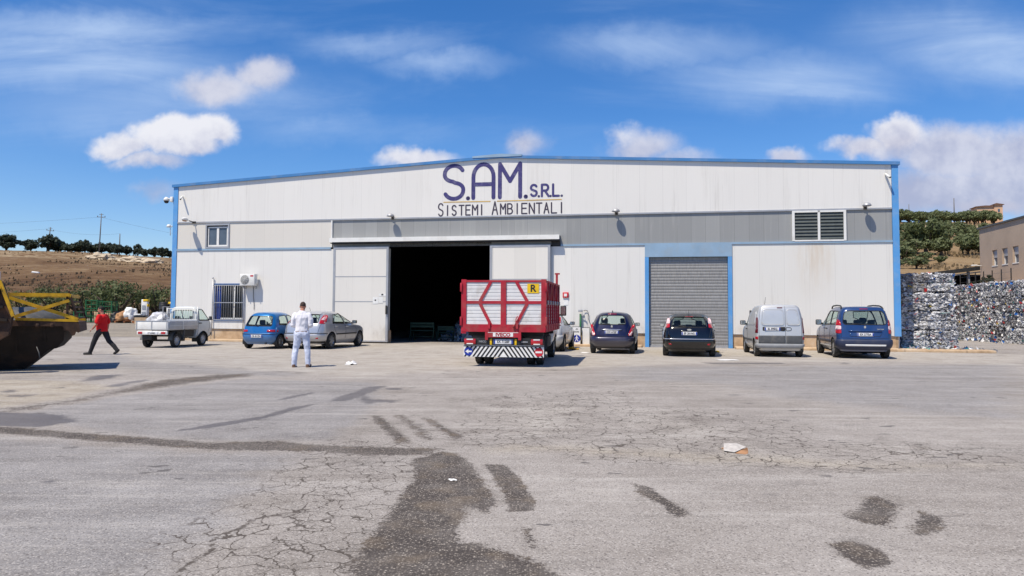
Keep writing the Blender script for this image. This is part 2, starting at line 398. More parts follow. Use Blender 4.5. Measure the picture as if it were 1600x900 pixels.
M['sign_yellow'] = pmat('lettering_ochre', col(205, 170, 90), .6)
M['plaster_beige'] = pmat('beige_render', col(176, 156, 136), .9, 0, .08, .6, (.25, .2, .16), .3, .35, .1, 20)
M['house_orange'] = pmat('house_render', col(210, 172, 140), .9, 0, .08, .5)
M['roof_tile'] = pmat('roof_tiles', col(120, 92, 78), .9, 0, .2, 2)
M['bark'] = pmat('bark', (.075, .055, .04), .95, 0, .35, 6)
M['wood_pole'] = pmat('pole_wood', (.16, .15, .14), .9, 0, .2, 2)
M['wire'] = pmat('wire', (.1, .1, .1), .6)
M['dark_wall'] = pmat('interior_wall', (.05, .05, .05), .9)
M['rock'] = pmat('pale_rubble', col(188, 172, 148), .95, 0, .25, 1.5, bump=.5, bscale=4)
M['paper'] = pmat('white_paper', (.75, .75, .73), .8, 0, .1, 10)
M['red_cloth'] = pmat('red_cotton', col(205, 18, 26), .9, 0, .12, 8, bump=.3, bscale=18)
M['white_cloth'] = pmat('white_cotton', (.74, .73, .77), .9, 0, .06, 8, bump=.4, bscale=14)
M['jeans'] = pmat('pale_denim', col(198, 205, 224), .9, 0, .12, 9, bump=.4, bscale=16)
M['black_cloth'] = pmat('black_trousers', (.022, .022, .024), .9, 0, .25, 8)
M['skin'] = pmat('skin', col(176, 122, 98), .55, 0, .1, 12)
M['hair'] = pmat('cropped_hair', (.055, .035, .028), .9, 0, .3, 40)
M['hair_dark'] = pmat('dark_hair', (.015, .012, .01), .8, 0, .3, 40)
M['brown_shoe'] = pmat('brown_leather', col(104, 78, 62), .6, 0, .2, 10)
M['black_shoe'] = pmat('black_leather', (.02, .018, .017), .5, 0, .2, 10)
M['plastic_film'] = pmat('plastic_film', (.62, .63, .66), .35, 0, .3, 5, (.15, .15, .17), .6, 3, .6, 8)

def paint(name, base, rough=.28, metal=.0, dust=.15):
    m = pmat(name, base, rough, metal, .06, 2, (.30, .27, .23), dust, 1.2, coat=.6, zdirt=(.15, .75, .35 if dust > .06 else .04))
    return m
M['p_seicento'] = paint('metallic_azure_paint', col(28, 112, 176), .3, .35)
M['p_silver'] = paint('silver_paint', (.52, .53, .55), .32, .55)
M['p_navy'] = paint('navy_paint', col(17, 20, 58), .28, .25, .1)
M['p_black'] = paint('black_paint', (.004, .004, .0055), .15, 0, .02)
M['p_kangoo'] = paint('pale_silver_paint', (.58, .59, .59), .38, .4)
M['p_partner'] = paint('steel_blue_paint', col(40, 70, 118), .3, .35)
M['p_porter'] = paint('dusty_white_paint', (.60, .62, .60), .45, 0)
M['p_white'] = paint('plain_white_paint', (.66, .66, .64), .4, 0)

# sandwich-panel cladding: joints every metre, run-off streaks, panels of slightly different tone
def cladding(name, base, dirt, streak=.25, joint=1.0, tone=.035, jdark=.86, stain=None):
    m, n, b = new_mat(name); co = n.coord('Object'); x, y, z = n.xyz(co)
    u = x*(1/joint)
    tn = n.white(u.floor())*tone + (1-tone*.6)
    f = (u.fract()-.5).abs()
    j = n.step(f, .488, .499, 1, jdark)
    ribs = n.step(((x*10.0).fract()-.5).abs(), .40, .5, 1.0, .985)
    st = n.noise(n.scaled(co, 5.0, 1, .22), 1.0, 6, .7)
    st2 = n.noise(n.scaled(co, 1.2, 1, .5, (3, 0, 1)), .6, 4)
    d = n.step(st, .5, .8, 0, 1)*n.step(st2, .35, .7, .15, 1)*streak
    d2 = n.step(n.noise(n.scaled(co, 14.0, 1, .5), 1.0, 4, .6), .62, .8, 0, streak*.8)*n.step(st2, .45, .65)
    mul = n.new('ShaderNodeVectorMath'); mul.operation = 'SCALE'; mul.inputs[0].default_value = base
    n.put(mul.inputs['Scale'], tn*j*ribs)
    c = n.mix(d, mul.outputs[0], dirt); c = n.mix(d2, c, (dirt[0]*.6, dirt[1]*.6, dirt[2]*.6))
    if name != 'grey_glazing':
        bd = n.step(z, 1.15, .6)*n.step(n.noise(n.scaled(co, 1.6, 1, .8), 1.0, 5, .7), .38, .68); c = n.mix(bd*.45, c, (.36, .31, .24))
    if stain:
        sx, sw, sc_ = stain; q = n.step((x-sx).abs(), sw, 0)*n.step(z, 1.5, 4.2)*n.step(n.noise(n.scaled(co, 2.2, 1, .3), 1.0, 5, .65), .35, .65)
        c = n.mix(q*.6, c, sc_)
    n.put(b.inputs['Base Color'], c); b.inputs['Roughness'].default_value = .5
    n.put(b.inputs['Normal'], n.bump(j+ribs*.6+n.noise(n.scaled(co, .8, 1, .5), 1.0, 2)*1.6, .2, .02))
    return m
M['clad'] = cladding('cream_cladding', (.715, .70, .66), (.36, .335, .29), .62)
M['clad_stained'] = cladding('stained_cladding', (.70, .685, .64), (.36, .335, .29), .62, stain=(30.2, 1.3, (.56, .45, .32)))
M['clad_warm'] = cladding('warm_cladding', (.645, .615, .555), (.44, .40, .34), .30)
M['clad_door'] = cladding('door_cladding', (.70, .675, .62), (.42, .39, .35), .30, .97, .06, .9)
M['band'] = cladding('grey_glazing', (.285, .29, .285), (.46, .455, .43), .8, .6, .16, .55)

def shutter_mat():
    m, n, b = new_mat('shutter_slats'); co = n.coord('Object'); x, y, z = n.xyz(co)
    k = (z*7.2); tn = n.white(k.floor())*.15+.85
    st = n.noise(n.scaled(co, 30, 1, 3), 1.0, 3)
    mul = n.new('ShaderNodeVectorMath'); mul.operation = 'SCALE'; mul.inputs[0].default_value = (.30, .295, .285)
    n.put(mul.inputs['Scale'], tn*n.step(st, .3, .7, .85, 1.12)); n.put(b.inputs['Base Color'], mul.outputs[0])
    b.inputs['Metallic'].default_value = .3; b.inputs['Roughness'].default_value = .5
    return m
M['shutter'] = shutter_mat()

def plinth_mat():
    m, n, b = new_mat('concrete_plinth'); co = n.coord('Object')
    c = n.ramp(n.noise(co, 1.3, 6, .65), [(.3, col(150, 124, 96)), (.5, col(186, 160, 128)), (.7, col(196, 178, 154))])
    x, y, z = n.xyz(co); j = n.step(((x*.45).fract()-.5).abs(), .48, .495, 1, .6)
    c = n.mix((1-j), c, (.1, .08, .06)); n.put(b.inputs['Base Color'], c); b.inputs['Roughness'].default_value = .95
    n.put(b.inputs['Normal'], n.bump(n.noise(co, 12, 5), .4, .02)); return m
M['plinth'] = plinth_mat()

def leaf_mat(name, c1, c2):
    m, n, b = new_mat(name); co = n.coord('Object')
    nz = n.noise(co, 1.1, 3); n2 = n.noise(co, 7, 2)
    c = n.mix(n.step(nz*.6+n2*.4, .35, .65), c1, c2); n.put(b.inputs['Base Color'], c); b.inputs['Roughness'].default_value = .7
    tl = n.new('ShaderNodeBsdfTranslucent'); n.put(tl.inputs[0], c); mx = n.new('ShaderNodeMixShader'); mx.inputs[0].default_value = .3
    t = m.node_tree; t.links.new(b.outputs[0], mx.inputs[1]); t.links.new(tl.outputs[0], mx.inputs[2]); t.links.new(mx.outputs[0], t.nodes['Material Output'].inputs[0])
    return m
M['leaf_olive'] = leaf_mat('olive_leaves', (.085, .11, .04), (.175, .20, .085))
M['leaf_dark'] = leaf_mat('dark_leaves', (.022, .034, .02), (.055, .072, .038))
M['leaf_green'] = leaf_mat('shrub_leaves', (.05, .07, .022), (.12, .145, .05))

def bale_mat():
    m, n, b = new_mat('pressed_plastic'); co = n.coord('Object')
    oi = n.new('ShaderNodeObjectInfo'); off = S(m.node_tree, oi.outputs['Random'])
    x, y, z = n.xyz(co); v = n.vec(x+off*37.0, y+off*11.0, z*1.9)
    wob = n.new('ShaderNodeVectorMath'); wob.operation = 'MULTIPLY_ADD'; n.put(wob.inputs[0], n.noise(v, 6, 3, .6, 0, True)); wob.inputs[1].default_value = (.16,)*3; n.put(wob.inputs[2], v)
    cell = n.voro(wob.outputs[0], 7, 'F1', 'Color'); cx, cy, cz = n.xyz(cell)
    c = n.ramp(cx, [(0, (.03, .03, .035)), (.13, (.13, .135, .145)), (.31, (.34, .345, .36)), (.48, (.74, .74, .755)), (.74, (.50, .515, .54)), (.89, (.30, .27, .25)), (.935, (.12, .2, .38)), (.955, (.2, .36, .34)), (.972, (.42, .10, .09)), (.985, (.5, .44, .2))], 'CONSTANT')
    cell2 = n.voro(wob.outputs[0], 22, 'F1', 'Color'); ax, ay, az = n.xyz(cell2)
    c2 = n.ramp(ax, [(0, (.05, .05, .055)), (.22, (.24, .24, .25)), (.44, (.72, .72, .735)), (.8, (.50, .505, .52))], 'CONSTANT')
    c = n.mix(n.step(ay, .45, .55), c, c2)
    # the whole bale may be darker film
    dk = n.step(off, .74, .76, 0, .62)
    c = n.mix(dk, c, (.075, .065, .07)); lay = n.step(((z*5.0+(ax-.5)*.25).fract()-.5).abs(), .40, .48, 0, .55)
    c = n.mix(lay, c, (.05, .045, .04))
    e = n.voro(wob.outputs[0], 9, 'DISTANCE_TO_EDGE')
    c = n.mix(n.step(e, 0, .05, .55, 0), c, (.03, .03, .03))
    n.put(b.inputs['Base Color'], c); b.inputs['Roughness'].default_value = .45
    n.put(b.inputs['Normal'], n.bump(n.noise(wob.outputs[0], 18, 5), .9, .05)); return m
M['bale'] = bale_mat()
scr = [(.56, .56, .57), (.33, .335, .35), (.64, .64, .65), (.15, .15, .16), (.05, .05, .06), col(30, 90, 160), col(60, 150, 150), col(170, 40, 40), col(190, 165, 60)]
M['scraps'] = [pmat('scrap_film', c, .45, 0, .2, 5) for c in scr]
# ------------------------------------------------------------------ warehouse (local x along the front, y into the building)
A0 = Vector((-16.943, 37.742, 0)); WRZ = math.atan2(-.20309, .97916); WL = 33.489; EAVE = 7.684; PEAK = 8.56; WD = 44.0
MID = WL/2
def F(x, z, out=0.0):
    """world point on the front, out metres proud of it"""
    c, s = math.cos(WRZ), math.sin(WRZ)
    return Vector((A0.x + c*x + s*out, A0.y + s*x - c*out, z))
def top(x): return EAVE + (PEAK-EAVE)*(1-abs(x-MID)/MID)
wh = thing('warehouse', 'long cream industrial warehouse with sky blue corner trims and a painted company name', 'warehouse', A0, WRZ)

def wall(name, m, x0, x1, z0, z1, holes=(), t=.14, y=0.0, topf=None):
    xs = sorted({x0, x1, *[h[0] for h in holes], *[h[1] for h in holes]} | ({MID} if topf and x0 < MID < x1 else set()))
    zs = sorted({z0, z1, *[h[2] for h in holes], *[h[3] for h in holes]})
    b = MB()
    Z = lambda x, z: topf(x) if (topf and z == z1) else z
    for i in range(len(xs)-1):
        for k in range(len(zs)-1):
            cx, cz = (xs[i]+xs[i+1])/2, (zs[k]+zs[k+1])/2
            if any(h[0] < cx < h[1] and h[2] < cz < h[3] for h in holes): continue
            a, c = xs[i], xs[i+1]
            for yy in (y, y+t):
                q = [(a, yy, zs[k]), (c, yy, zs[k]), (c, yy, Z(c, zs[k+1])), (a, yy, Z(a, zs[k+1]))]
                b.quad(*(q if yy == y else q[::-1]))
    def rev(h, inner):
        a, c, e, g = h
        P = [(a, e), (c, e), (c, g), (a, g)]
        for i in range(4):
            p, q = P[i], P[(i+1) % 4]
            pz = Z(p[0], p[1]) if not inner else p[1]; qz = Z(q[0], q[1]) if not inner else q[1]
            b.quad((p[0], y, pz), (p[0], y+t, pz), (q[0], y+t, qz), (q[0], y, qz))
    for h in holes: rev(h, True)
    rev((x0, x1, z0, z1), False)
    return b.build(name, m, wh)

wall('upper_cladding', M['clad'], .26, WL-.26, 5.86, EAVE-.02, topf=lambda x: top(x)-.06)
wall('mid_cladding', M['clad_warm'], .26, 8.5, 4.52, 5.80, [(1.83, 3.13, 4.53, 5.73)], y=.01)
wall('glazing_band', M['band'], 8.56, 29.33, 4.50, 5.80, y=.03)['label'] = 'grey translucent glazing band'
wall('glazing_band', M['band'], 31.46, WL-.26, 4.50, 5.80, y=.03)
wall('lower_cladding', M['clad'], .26, 11.44, .60, 4.42, [(2.44, 3.94, 1.05, 2.74)])
wall('lower_cladding', M['clad'], 16.34, 23.22, .60, 4.42)
wall('lower_cladding', M['clad_stained'], 26.88, WL-.26, .60, 4.42)
for a, c in ((.1, 11.44), (16.34, 23.3), (26.8, WL-.1)):
    MB().box(a, c, .04, .34, -.1, .597).build('plinth', M['plinth'], wh)
    MB().box(a-.05 if a > 1 else a, c+.05, -.02, .038, .585, .60).build('base_flashing', M['grey_metal'], wh)
# cut-outs over the door (wall between band and door head is the rail cover)
b = MB(); b.box(11.44, 16.34, .03, .17, 4.66, 4.498); b.build('door_lintel', M['dark_metal'], wh)
# corner posts and trims
for x in (0, WL-.25):
    b = MB(); b.box(x, x+.25, -.03, .22, .58, EAVE+.0); b.build('corner_post', M['blue_trim'], wh)
b = MB()
for x0, x1 in ((-.06, MID), (MID, WL+.06)):
    q = [(x0, top(x0)-.07), (x1, top(x1)-.07), (x1, top(x1)+.06), (x0, top(x0)+.06)]
    b.prism(q, -.10, .20)
b.build('eaves_trim', pmat('eaves_blue', col(66, 124, 180), .5, 0, .12, .6, (.3, .33, .36), .3, 1.5), wh)
b = MB(); b.prism([(MID-1.3, top(MID-1.3)+.03), (MID+1.0, top(MID+1.0)+.03), (MID+1.0, top(MID+1)+.11), (MID, PEAK+.12), (MID-1.3, top(MID-1.3)+.11)], -.125, .3)
b.build('ridge_cap', M['pale_blue'], wh)
b = MB(); b.box(.26, WL-.26, -.035, .05, 5.795, 5.862); b.build('upper_flashing', M['grey_metal'], wh)
for x0, x1 in ((.26, 8.5), (19.52, WL-.26)): b = MB(); b.box(x0, x1, -.04, .05, 4.425, 4.51); b.build('lower_flashing', M['pale_blue'], wh)
b = MB(); b.box(8.50, 8.56, -.04, .06, 4.51, 5.79); b.build('cover_strip', M['white_paint'], wh)
# roof and hidden walls
b = MB()
for x0, x1 in ((0, MID), (MID, WL)):
    b.prism([(x0, top(x0)-.06), (x1, top(x1)-.06), (x1, top(x1)), (x0, top(x0))], .20, WD)
b.build('roof', M['grey_metal'], wh)
b = MB(); b.box(.0, .15, .22, WD, 0, EAVE-.1); b.build('side_wall', M['clad'], wh)
b = MB(); b.box(WL-.15, WL, .22, WD, 0, EAVE-.1); b.build('side_wall', M['clad'], wh)
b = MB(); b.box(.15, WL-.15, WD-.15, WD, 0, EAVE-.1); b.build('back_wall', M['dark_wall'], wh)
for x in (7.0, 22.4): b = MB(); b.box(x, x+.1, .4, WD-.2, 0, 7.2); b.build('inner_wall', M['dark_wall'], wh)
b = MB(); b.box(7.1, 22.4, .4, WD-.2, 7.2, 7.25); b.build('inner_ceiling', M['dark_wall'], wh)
# sliding doors on a top rail
def sliding_door(x0, x1, seams):
    y0 = -.20
    b = MB(); b.box(x0+.11, x1-.11, y0, y0+.08, .12, 4.40); d = b.build('sliding_door', M['clad_door'], wh)
    b = MB()
    for a, c, e, g in ((x0, x0+.11, .06, 4.50), (x1-.11, x1, .06, 4.50), (x0+.11, x1-.11, 4.40, 4.50), (x0+.11, x1-.11, .06, .12)):
        b.box(a, c, y0-.015, y0+.09, e, g)
    b.build('door_frame', M['grey_metal'], d)
    b = MB()
    for z in seams: b.box(x0+.11, x1-.11, y0-.006, y0-.001, z-.018, z+.018)
    b.build('seam', M['grey_metal'], d)
    return d
d = sliding_door(8.72, 11.48, (1.93, 3.1)); b = MB(); b.rbox(11.38, 11.46, -.29, -.22, 1.35, 1.75, .01); b.build('door_handle', M['dark_metal'], d)
d = sliding_door(16.32, 19.08, (1.93, 2.95))
MB().box(8.6, 19.5, -.30, .02, 4.66, 4.70).build('rail_channel', M['dark_metal'], wh)
b = MB(); b.box(8.55, 19.5, -.34, -.31, 4.72, 4.90); b.box(8.55, 19.5, -.34, .02, 4.90, 4.92); b.build('rail_cover', M['white_paint'], wh)
b = MB(); b.box(19.1, 19.5, -.03, .025, 4.45, 4.70); b.build('rail_end', M['dark_metal'], wh)
# upper left window
w = MB(); 
for a, c, e, g in ((1.83, 1.90, 4.53, 5.73), (3.06, 3.13, 4.53, 5.73), (1.90, 3.06, 5.66, 5.73), (1.90, 3.06, 4.53, 4.60)): w.box(a, c, -.035, .03, e, g)
w = w.build('window', M['grey_metal'], wh)
b = MB()
for a in (1.92, 2.47):
    for q in ((a, a+.06, 4.62, 5.60), (a+.49, a+.55, 4.62, 5.60), (a+.06, a+.49, 5.54, 5.60), (a+.06, a+.49, 4.62, 4.70)): b.box(q[0], q[1], .04, .09, q[2], q[3])
b.build('sash', M['white_paint'], w)
for a in (1.98, 2.53):
    b = MB(); b.box(a, a+.43, .075, .085, 4.70, 5.54); b.build('pane', M['pane'], w)
MB().box(1.92, 3.04, .11, .13, 4.6, 5.62).build('blind', pmat('blind_cloth', (.35, .4, .48), .9), w)
# barred window downstairs
w = MB()
for a, c, e, g in ((2.36, 2.44, 1.0, 2.80), (3.94, 4.02, 1.0, 2.80), (2.44, 3.94, 2.74, 2.80), (2.36, 4.02, .97, 1.05)): w.box(a, c, -.02, .14, e, g)
w = w.build('barred_window', pmat('reveal_blue', col(92, 118, 160), .5), wh)
MB().box(2.44, 3.94, .09, .11, 1.05, 2.74).build('pane', pmat('dark_pane', (.006, .008, .012), .25), w)
MB().box(2.45, 2.72, .05, .085, 1.06, 2.73).build('shutter', pmat('deep_blue_shutter', col(26, 52, 120), .4), w)
b = MB(); b.box(3.42, 3.47, .045, .088, 1.06, 2.73); b.box(2.72, 3.93, .045, .088, 1.06, 1.12); b.build('sash', M['white_paint'], w)
b = MB()
for i in range(13):
    x = 2.46 + i*1.46/12; b.tube([(x, -.06, 1.02), (x, -.06, 2.72)], .0085, 6)
for z in (1.03, 1.86, 2.70): b.bar((2.3, -.06, z), (4.05, -.06, z), .014, .035)
b.build('grille', M['grey_metal'], w)
for x in (2.34, 4.02):
    b = MB(); b.tube([(x, -.08, .25), (x, -.08, 3.05)], .024, 8); b.lathe([(.0, 3.12), (.04, 3.09), (.04, 3.05), (.0, 3.03)], 'Z', 10, (x, -.08, 0)); b.build('grille_post', M['grey_metal'], w)
# louvred window at the right end of the band
w = MB()
for a, c in ((29.33, 29.43), (30.345, 30.44), (31.36, 31.46)): w.box(a, c, -.05, .05, 4.52, 5.795)
w.box(29.43, 31.36, -.05, .05, 5.72, 5.795); w.box(29.43, 31.36, -.055, .05, 4.505, 4.57)
w = w.build('louvre_window', M['white_paint'], wh)
for a, c in ((29.44, 30.34), (30.45, 31.35)):
    b = MB()
    for i in range(8):
        z = 4.60+i*.14; b.add([(a, -.03, z), (c, -.03, z), (c, .035, z+.15), (a, .035, z+.15), (a, -.018, z-.005), (c, -.018, z-.005), (c, .047, z+.145), (a, .047, z+.145)],
              [(0, 1, 2, 3), (7, 6, 5, 4), (0, 4, 5, 1), (3, 2, 6, 7), (0, 3, 7, 4), (1, 5, 6, 2)])
    b.build('louvre', pmat('louvre_slats', (.06, .075, .075), .5, 0, .2, 5, (.1, .1, .09), .3), w)
MB().box(29.4, 31.4, .07, .1, 4.5, 5.8).build('backing', M['interior'], w)
# roller shutter with blue surround
rs = MB()
n = 30; z0, z1 = 0.0, 3.9
prof = []
for i in range(n*4+1):
    z = z0+(z1-z0)*i/(n*4); ph = (i % 4)/4; prof.append((.10 - .010*math.sin(math.pi*ph)**.6, z))
vs = [(23.40, y, z) for y, z in prof]+[(26.70, y, z) for y, z in prof]; k = len(prof)
rs.add(vs, [(i, k+i, k+i+1, i+1) for i in range(k-1)], False)
rs = rs.build('roller_shutter', M['shutter'], wh)
for x in (23.22, 26.71): b = MB(); b.box(x, x+.17, -.05, .14, 0, 3.9); b.build('guide_rail', M['blue_trim'], rs)
b = MB(); b.box(23.22, 26.88, -.05, .14, 3.905, 4.424); b.build('shutter_box', M['pale_blue'], rs)
b = MB(); b.box(23.40, 26.70, .05, .11, .0, .07); b.build('bottom_bar', M['grey_metal'], rs)

# painted company name
def arc(cx, cz, rx, rz, a0, a1, n=14): return [(cx+rx*math.cos(R(a0+(a1-a0)*i/n)), cz+rz*math.sin(R(a0+(a1-a0)*i/n))) for i in range(n+1)]
def glyph(ch):
    g = {
     'S': [arc(.5, .75, .46, .25, 25, 180, 10)+arc(.5, .72, .46, .2, 180, 262, 6)+arc(.5, .28, .46, .2, 82, 0, 6)+arc(.5, .25, .46, .25, 0, -155, 10)],
     'O': [arc(.5, .5, .46, .5, 0, 360, 20)],
     'A': [[(0, 0), (.5, 1), (1, 0)], [(.2, .36), (.8, .36)]],
     'a': [[(0, 0), (0, .62)]+arc(.5, .62, .5, .38, 180, 0, 14)+[(1, .62), (1, 0)], [(0, .40), (1, .40)]],
     'M': [[(0, 0), (0, 1), (.5, .48), (1, 1), (1, 0)]],
     'R': [[(0, 0), (0, 1), (.5, 1)]+arc(.55, .74, .40, .26, 90, -90, 8)+[(0, .48)], [(.45, .48), (1, 0)]],
     'L': [[(0, 1), (0, 0), (1, 0)]], 'I': [[(.5, 0), (.5, 1)]],
     'T': [[(0, 1), (1, 1)], [(.5, 1), (.5, 0)]],
     'E': [[(1, 1), (0, 1), (0, 0), (1, 0)], [(0, .52), (.85, .52)]],
     'B': [[(0, 0), (0, 1), (.5, 1)]+arc(.5, .76, .42, .24, 90, -90, 8)+[(0, .52)], [(.45, .52)]+arc(.5, .26, .5, .26, 90, -90, 8)+[(0, 0)]],
     'N': [[(0, 0), (0, 1), (1, 0), (1, 1)]],
     '.': [[(.4, 0), (.6, 0)]],
    }
    return g[ch]
def letters(name, m, items, w, yy):
    b = MB(); k = 0
    for ch, x0, x1, za, zb in items:
        for s in glyph(ch):
            b.stroke([(x0+(x1-x0)*x, za+(zb-za)*z) for x, z in s], w, -.002, .004+.0012*(k % 3)); k += 1
    return b.build(name, m, wh)
ww = .185
letters('lettering', M['sign_navy'], [('S', 14.06, 15.03, 6.68, 8.22), ('a', 15.47, 16.42, 6.70, 8.24), ('M', 16.72, 17.66, 6.70, 8.22)], ww, 0)
letters('lettering', M['sign_navy'], [('.', 15.20, 15.24, 6.69, 6.8)], .19, 0)
letters('lettering', M['sign_navy'], [('.', 17.90, 17.94, 6.70, 6.8)], .19, 0)
letters('lettering', M['sign_navy'], [('S', 18.15, 18.43, 6.72, 7.22), ('R', 18.66, 18.96, 6.70, 7.22), ('L', 19.17, 19.43, 6.70, 7.22), ('.', 18.50, 18.54, 6.70, 6.8), ('.', 19.03, 19.07, 6.70, 6.8), ('.', 19.54, 19.58, 6.70, 6.8)], .105, 0)
X = lambda v: 13.0525 + v*.005317
it = [('S', X(142), X(185), 5.90, 6.47)]
for ch, a, c in (('I', 215, 235), ('S', 266, 303), ('T', 330, 372), ('E', 390, 428), ('M', 449, 494), ('I', 520, 540)): it.append((ch, X(a), X(c), 5.92, 6.37))
letters('lettering', M['sign_dark'], it, .062, 0); it = []
it.append(('A', X(624), X(670), 5.92, 6.50))
for ch, a, c in (('M', 697, 740), ('B', 759, 800), ('I', 832, 852), ('E', 882, 925), ('N', 947, 990), ('T', 1008, 1054), ('A', 1074, 1114), ('L', 1137, 1180), ('I', 1212, 1232)): it.append((ch, X(a), X(c), 5.93, 6.39))
letters('lettering', M['sign_dark'], it, .062, 0)
b = MB(); b.stroke([(14.06, 6.535), (16.27, 6.525)], .04, -.002, .0085); b.stroke([(16.60, 6.525), (19.55, 6.535)], .04, -.002, .0085); b.build('underline', M['sign_yellow'], wh)

# ------------------------------------------------------------------ fittings on the front
def wall_lamp(x, z, label, tilt=0):
    t = thing('wall_lamp', label, 'wall lamp', F(x, z), WRZ, 'floodlights on the warehouse front')
    b = MB(); b.tube([(0, -.03, .02), (0, -.12, .05), (0, -.22, .07)], .03, 8); b.box(-.07, .07, -.05, -.034, -.06, .12); b.build('bracket', M['dark_metal'], t)
    b = MB(); prof = [(.0, .14), (.08, .13), (.14, .09), (.175, .03), (.18, 0), (.155, -.005)]
    b.lathe(prof, 'Z', 20, (0, -.32, .05)); b.build('lamp_shade', M['grey_metal'], t)
    b = MB(); b.lathe([(.0, -.03), (.11, -.02), (.15, .0), (.0, .0)], 'Z', 16, (0, -.32, .05)); b.build('lens', M['grey_metal'], t)
    return t
def street_head(x, z, label):
    t = thing('wall_lamp', label, 'wall lamp', F(x, z), WRZ, 'floodlights on the warehouse front')
    b = MB(); b.tube([(0, -.03, 0), (-.03, -.2, .03), (-.08, -.34, .05)], .025, 8); b.box(-.1, .1, -.055, -.036, -.05, .05); b.build('bracket', M['dark_metal'], t)
    b = MB(); bm = bmesh.new(); bmesh.ops.create_uvsphere(bm, u_segments=16, v_segments=10, radius=.5)
    for v in bm.verts: v.co = (v.co.x*.28, v.co.y*.62, v.co.z*.20)
    b.bm(bm, True, Matrix.Translation((-.14, -.56, .09)) @ Matrix.Rotation(R(20), 4, 'Z')); b.build('lamp_head', M['alu'], t)
    b = MB(); bm = bmesh.new(); bmesh.ops.create_uvsphere(bm, u_segments=14, v_segments=8, radius=.5)
    for v in bm.verts: v.co = (v.co.x*.22, v.co.y*.45, v.co.z*.10)
    b.bm(bm, True, Matrix.Translation((-.14, -.58, .035)) @ Matrix.Rotation(R(20), 4, 'Z')); b.build('lens', M['cardboard'], t)
street_head(1.19, 5.83, 'long lamp head on an arm above the small upper window at the left end')
wall_lamp(11.59, 5.84, 'dome floodlight on the flashing above the left edge of the big open doorway')
wall_lamp(21.99, 5.84, 'dome floodlight on the grey glazing band to the right of the painted name')
wall_lamp(32.2, 5.86, 'dome floodlight above the grey band between the louvred window and the right corner')

t = thing('dome_camera', 'white dome camera on a bracket at the top left warehouse corner', 'security camera', F(0.0, 7.0), WRZ)
b = MB(); b.rbox(-.16, -.005, -.1, .1, -.12, .14, .02); b.tube([(-.15, 0, .02), (-.30, 0, .06), (-.38, 0, .05)], .03, 8); b.build('bracket', M['white_paint'], t)
b = MB(); b.lathe([(0, .16), (.06, .16), (.13, .06), (.14, -.03), (.0, -.03)], 'Z', 16, (-.42, 0, -.02)); b.build('housing', M['white_paint'], t)
b = MB(); b.lathe([(.115, -.03), (.11, -.09), (.07, -.14), (0, -.16)], 'Z', 16, (-.42, 0, -.02)); b.build('dome', M['black_plastic'], t)
t = thing('corner_camera', 'small white camera on the left corner post beside the upper window', 'security camera', F(0.0, 5.55), WRZ)
b = MB(); b.lathe([(0, .1), (.07, .1), (.11, .03), (.11, -.04), (0, -.04)], 'Z', 14, (-.2, -.05, .1)); b.build('housing', M['white_paint'], t)
b = MB(); b.tube([(-.02, 0, .1), (-.12, -.03, .12)], .025, 8); b.tube([(-.14, -.02, .04), (-.13, -.02, -.35)], .02, 6); b.build('bracket', M['white_paint'], t)
for x, z, lab in ((.52, 7.02, 'slim bullet camera on the cream wall just inside the top left corner'), (33.0, 7.12, 'slim bullet camera on the cream wall just inside the top right corner')):
    t = thing('bullet_camera', lab, 'security camera', F(x, z), WRZ)
    b = MB(); b.tube([(0, -.02, .10), (0, -.10, .10)], .03, 8); b.build('bracket', M['white_paint'], t)
    b = MB(); b.tube([(0, -.07, .12), (.05, -.22, .02), (.09, -.34, -.06)], .045, 10); b.build('housing', M['white_paint'], t)
    b = MB(); b.tube([(.092, -.343, -.062), (.098, -.36, -.074)], .035, 10); b.build('lens', M['black_plastic'], t)

# air conditioner
t = thing('air_conditioner', 'white outdoor air conditioner unit bolted above the barred window', 'air conditioner', F(4.37, 2.68, .12), WRZ)
b = MB(); b.rbox(-.39, .39, -.28, 0, 0, .56, .015); ac = b.build('casing', M['white_paint'], t)
b = MB()
for r in (.06, .10, .14, .18, .22): b.lathe([(r-.006, -.291), (r+.006, -.291), (r+.006, -.283), (r-.006, -.283)], 'Y', 28, (-.12, 0, .28))
for k in range(8): b.bar((-.12, -.287, .28), (-.12+.225*math.cos(k*math.pi/4), -.287, .28+.225*math.sin(k*math.pi/4)), .006)
b.build('fan_grille', M['white_paint'], ac)
MB().disc((-.12, -.2815, .28), .232, 28).build('fan_opening', M['grey_plastic'], ac)
b = MB(); b.box(.17, .33, -.284, -.281, .43, .50); b.build('badge', M['red_sign'], ac)
MB().rbox(.36, .43, -.16, -.04, .08, .30, .01).build('valve_cover', M['white_paint'], ac)
b = MB()
for x in (-.27, .27): b.bar((x, .11, -.02), (x, -.30, -.02), .035); b.bar((x, .10, -.02), (x, .10, -.14), .03); b.bar((x, .1, -.13), (x, -.2, -.03), .012)
b.build('bracket', M['grey_metal'], t)
b = MB(); b.tube([(.12, .10, 0), (.13, .10, -.5), (.16, .10, -.75), (.19, .09, -.95), (.185, .09, -1.15)], .011, 6); b.build('drain_pipe', M['black_plastic'], t)

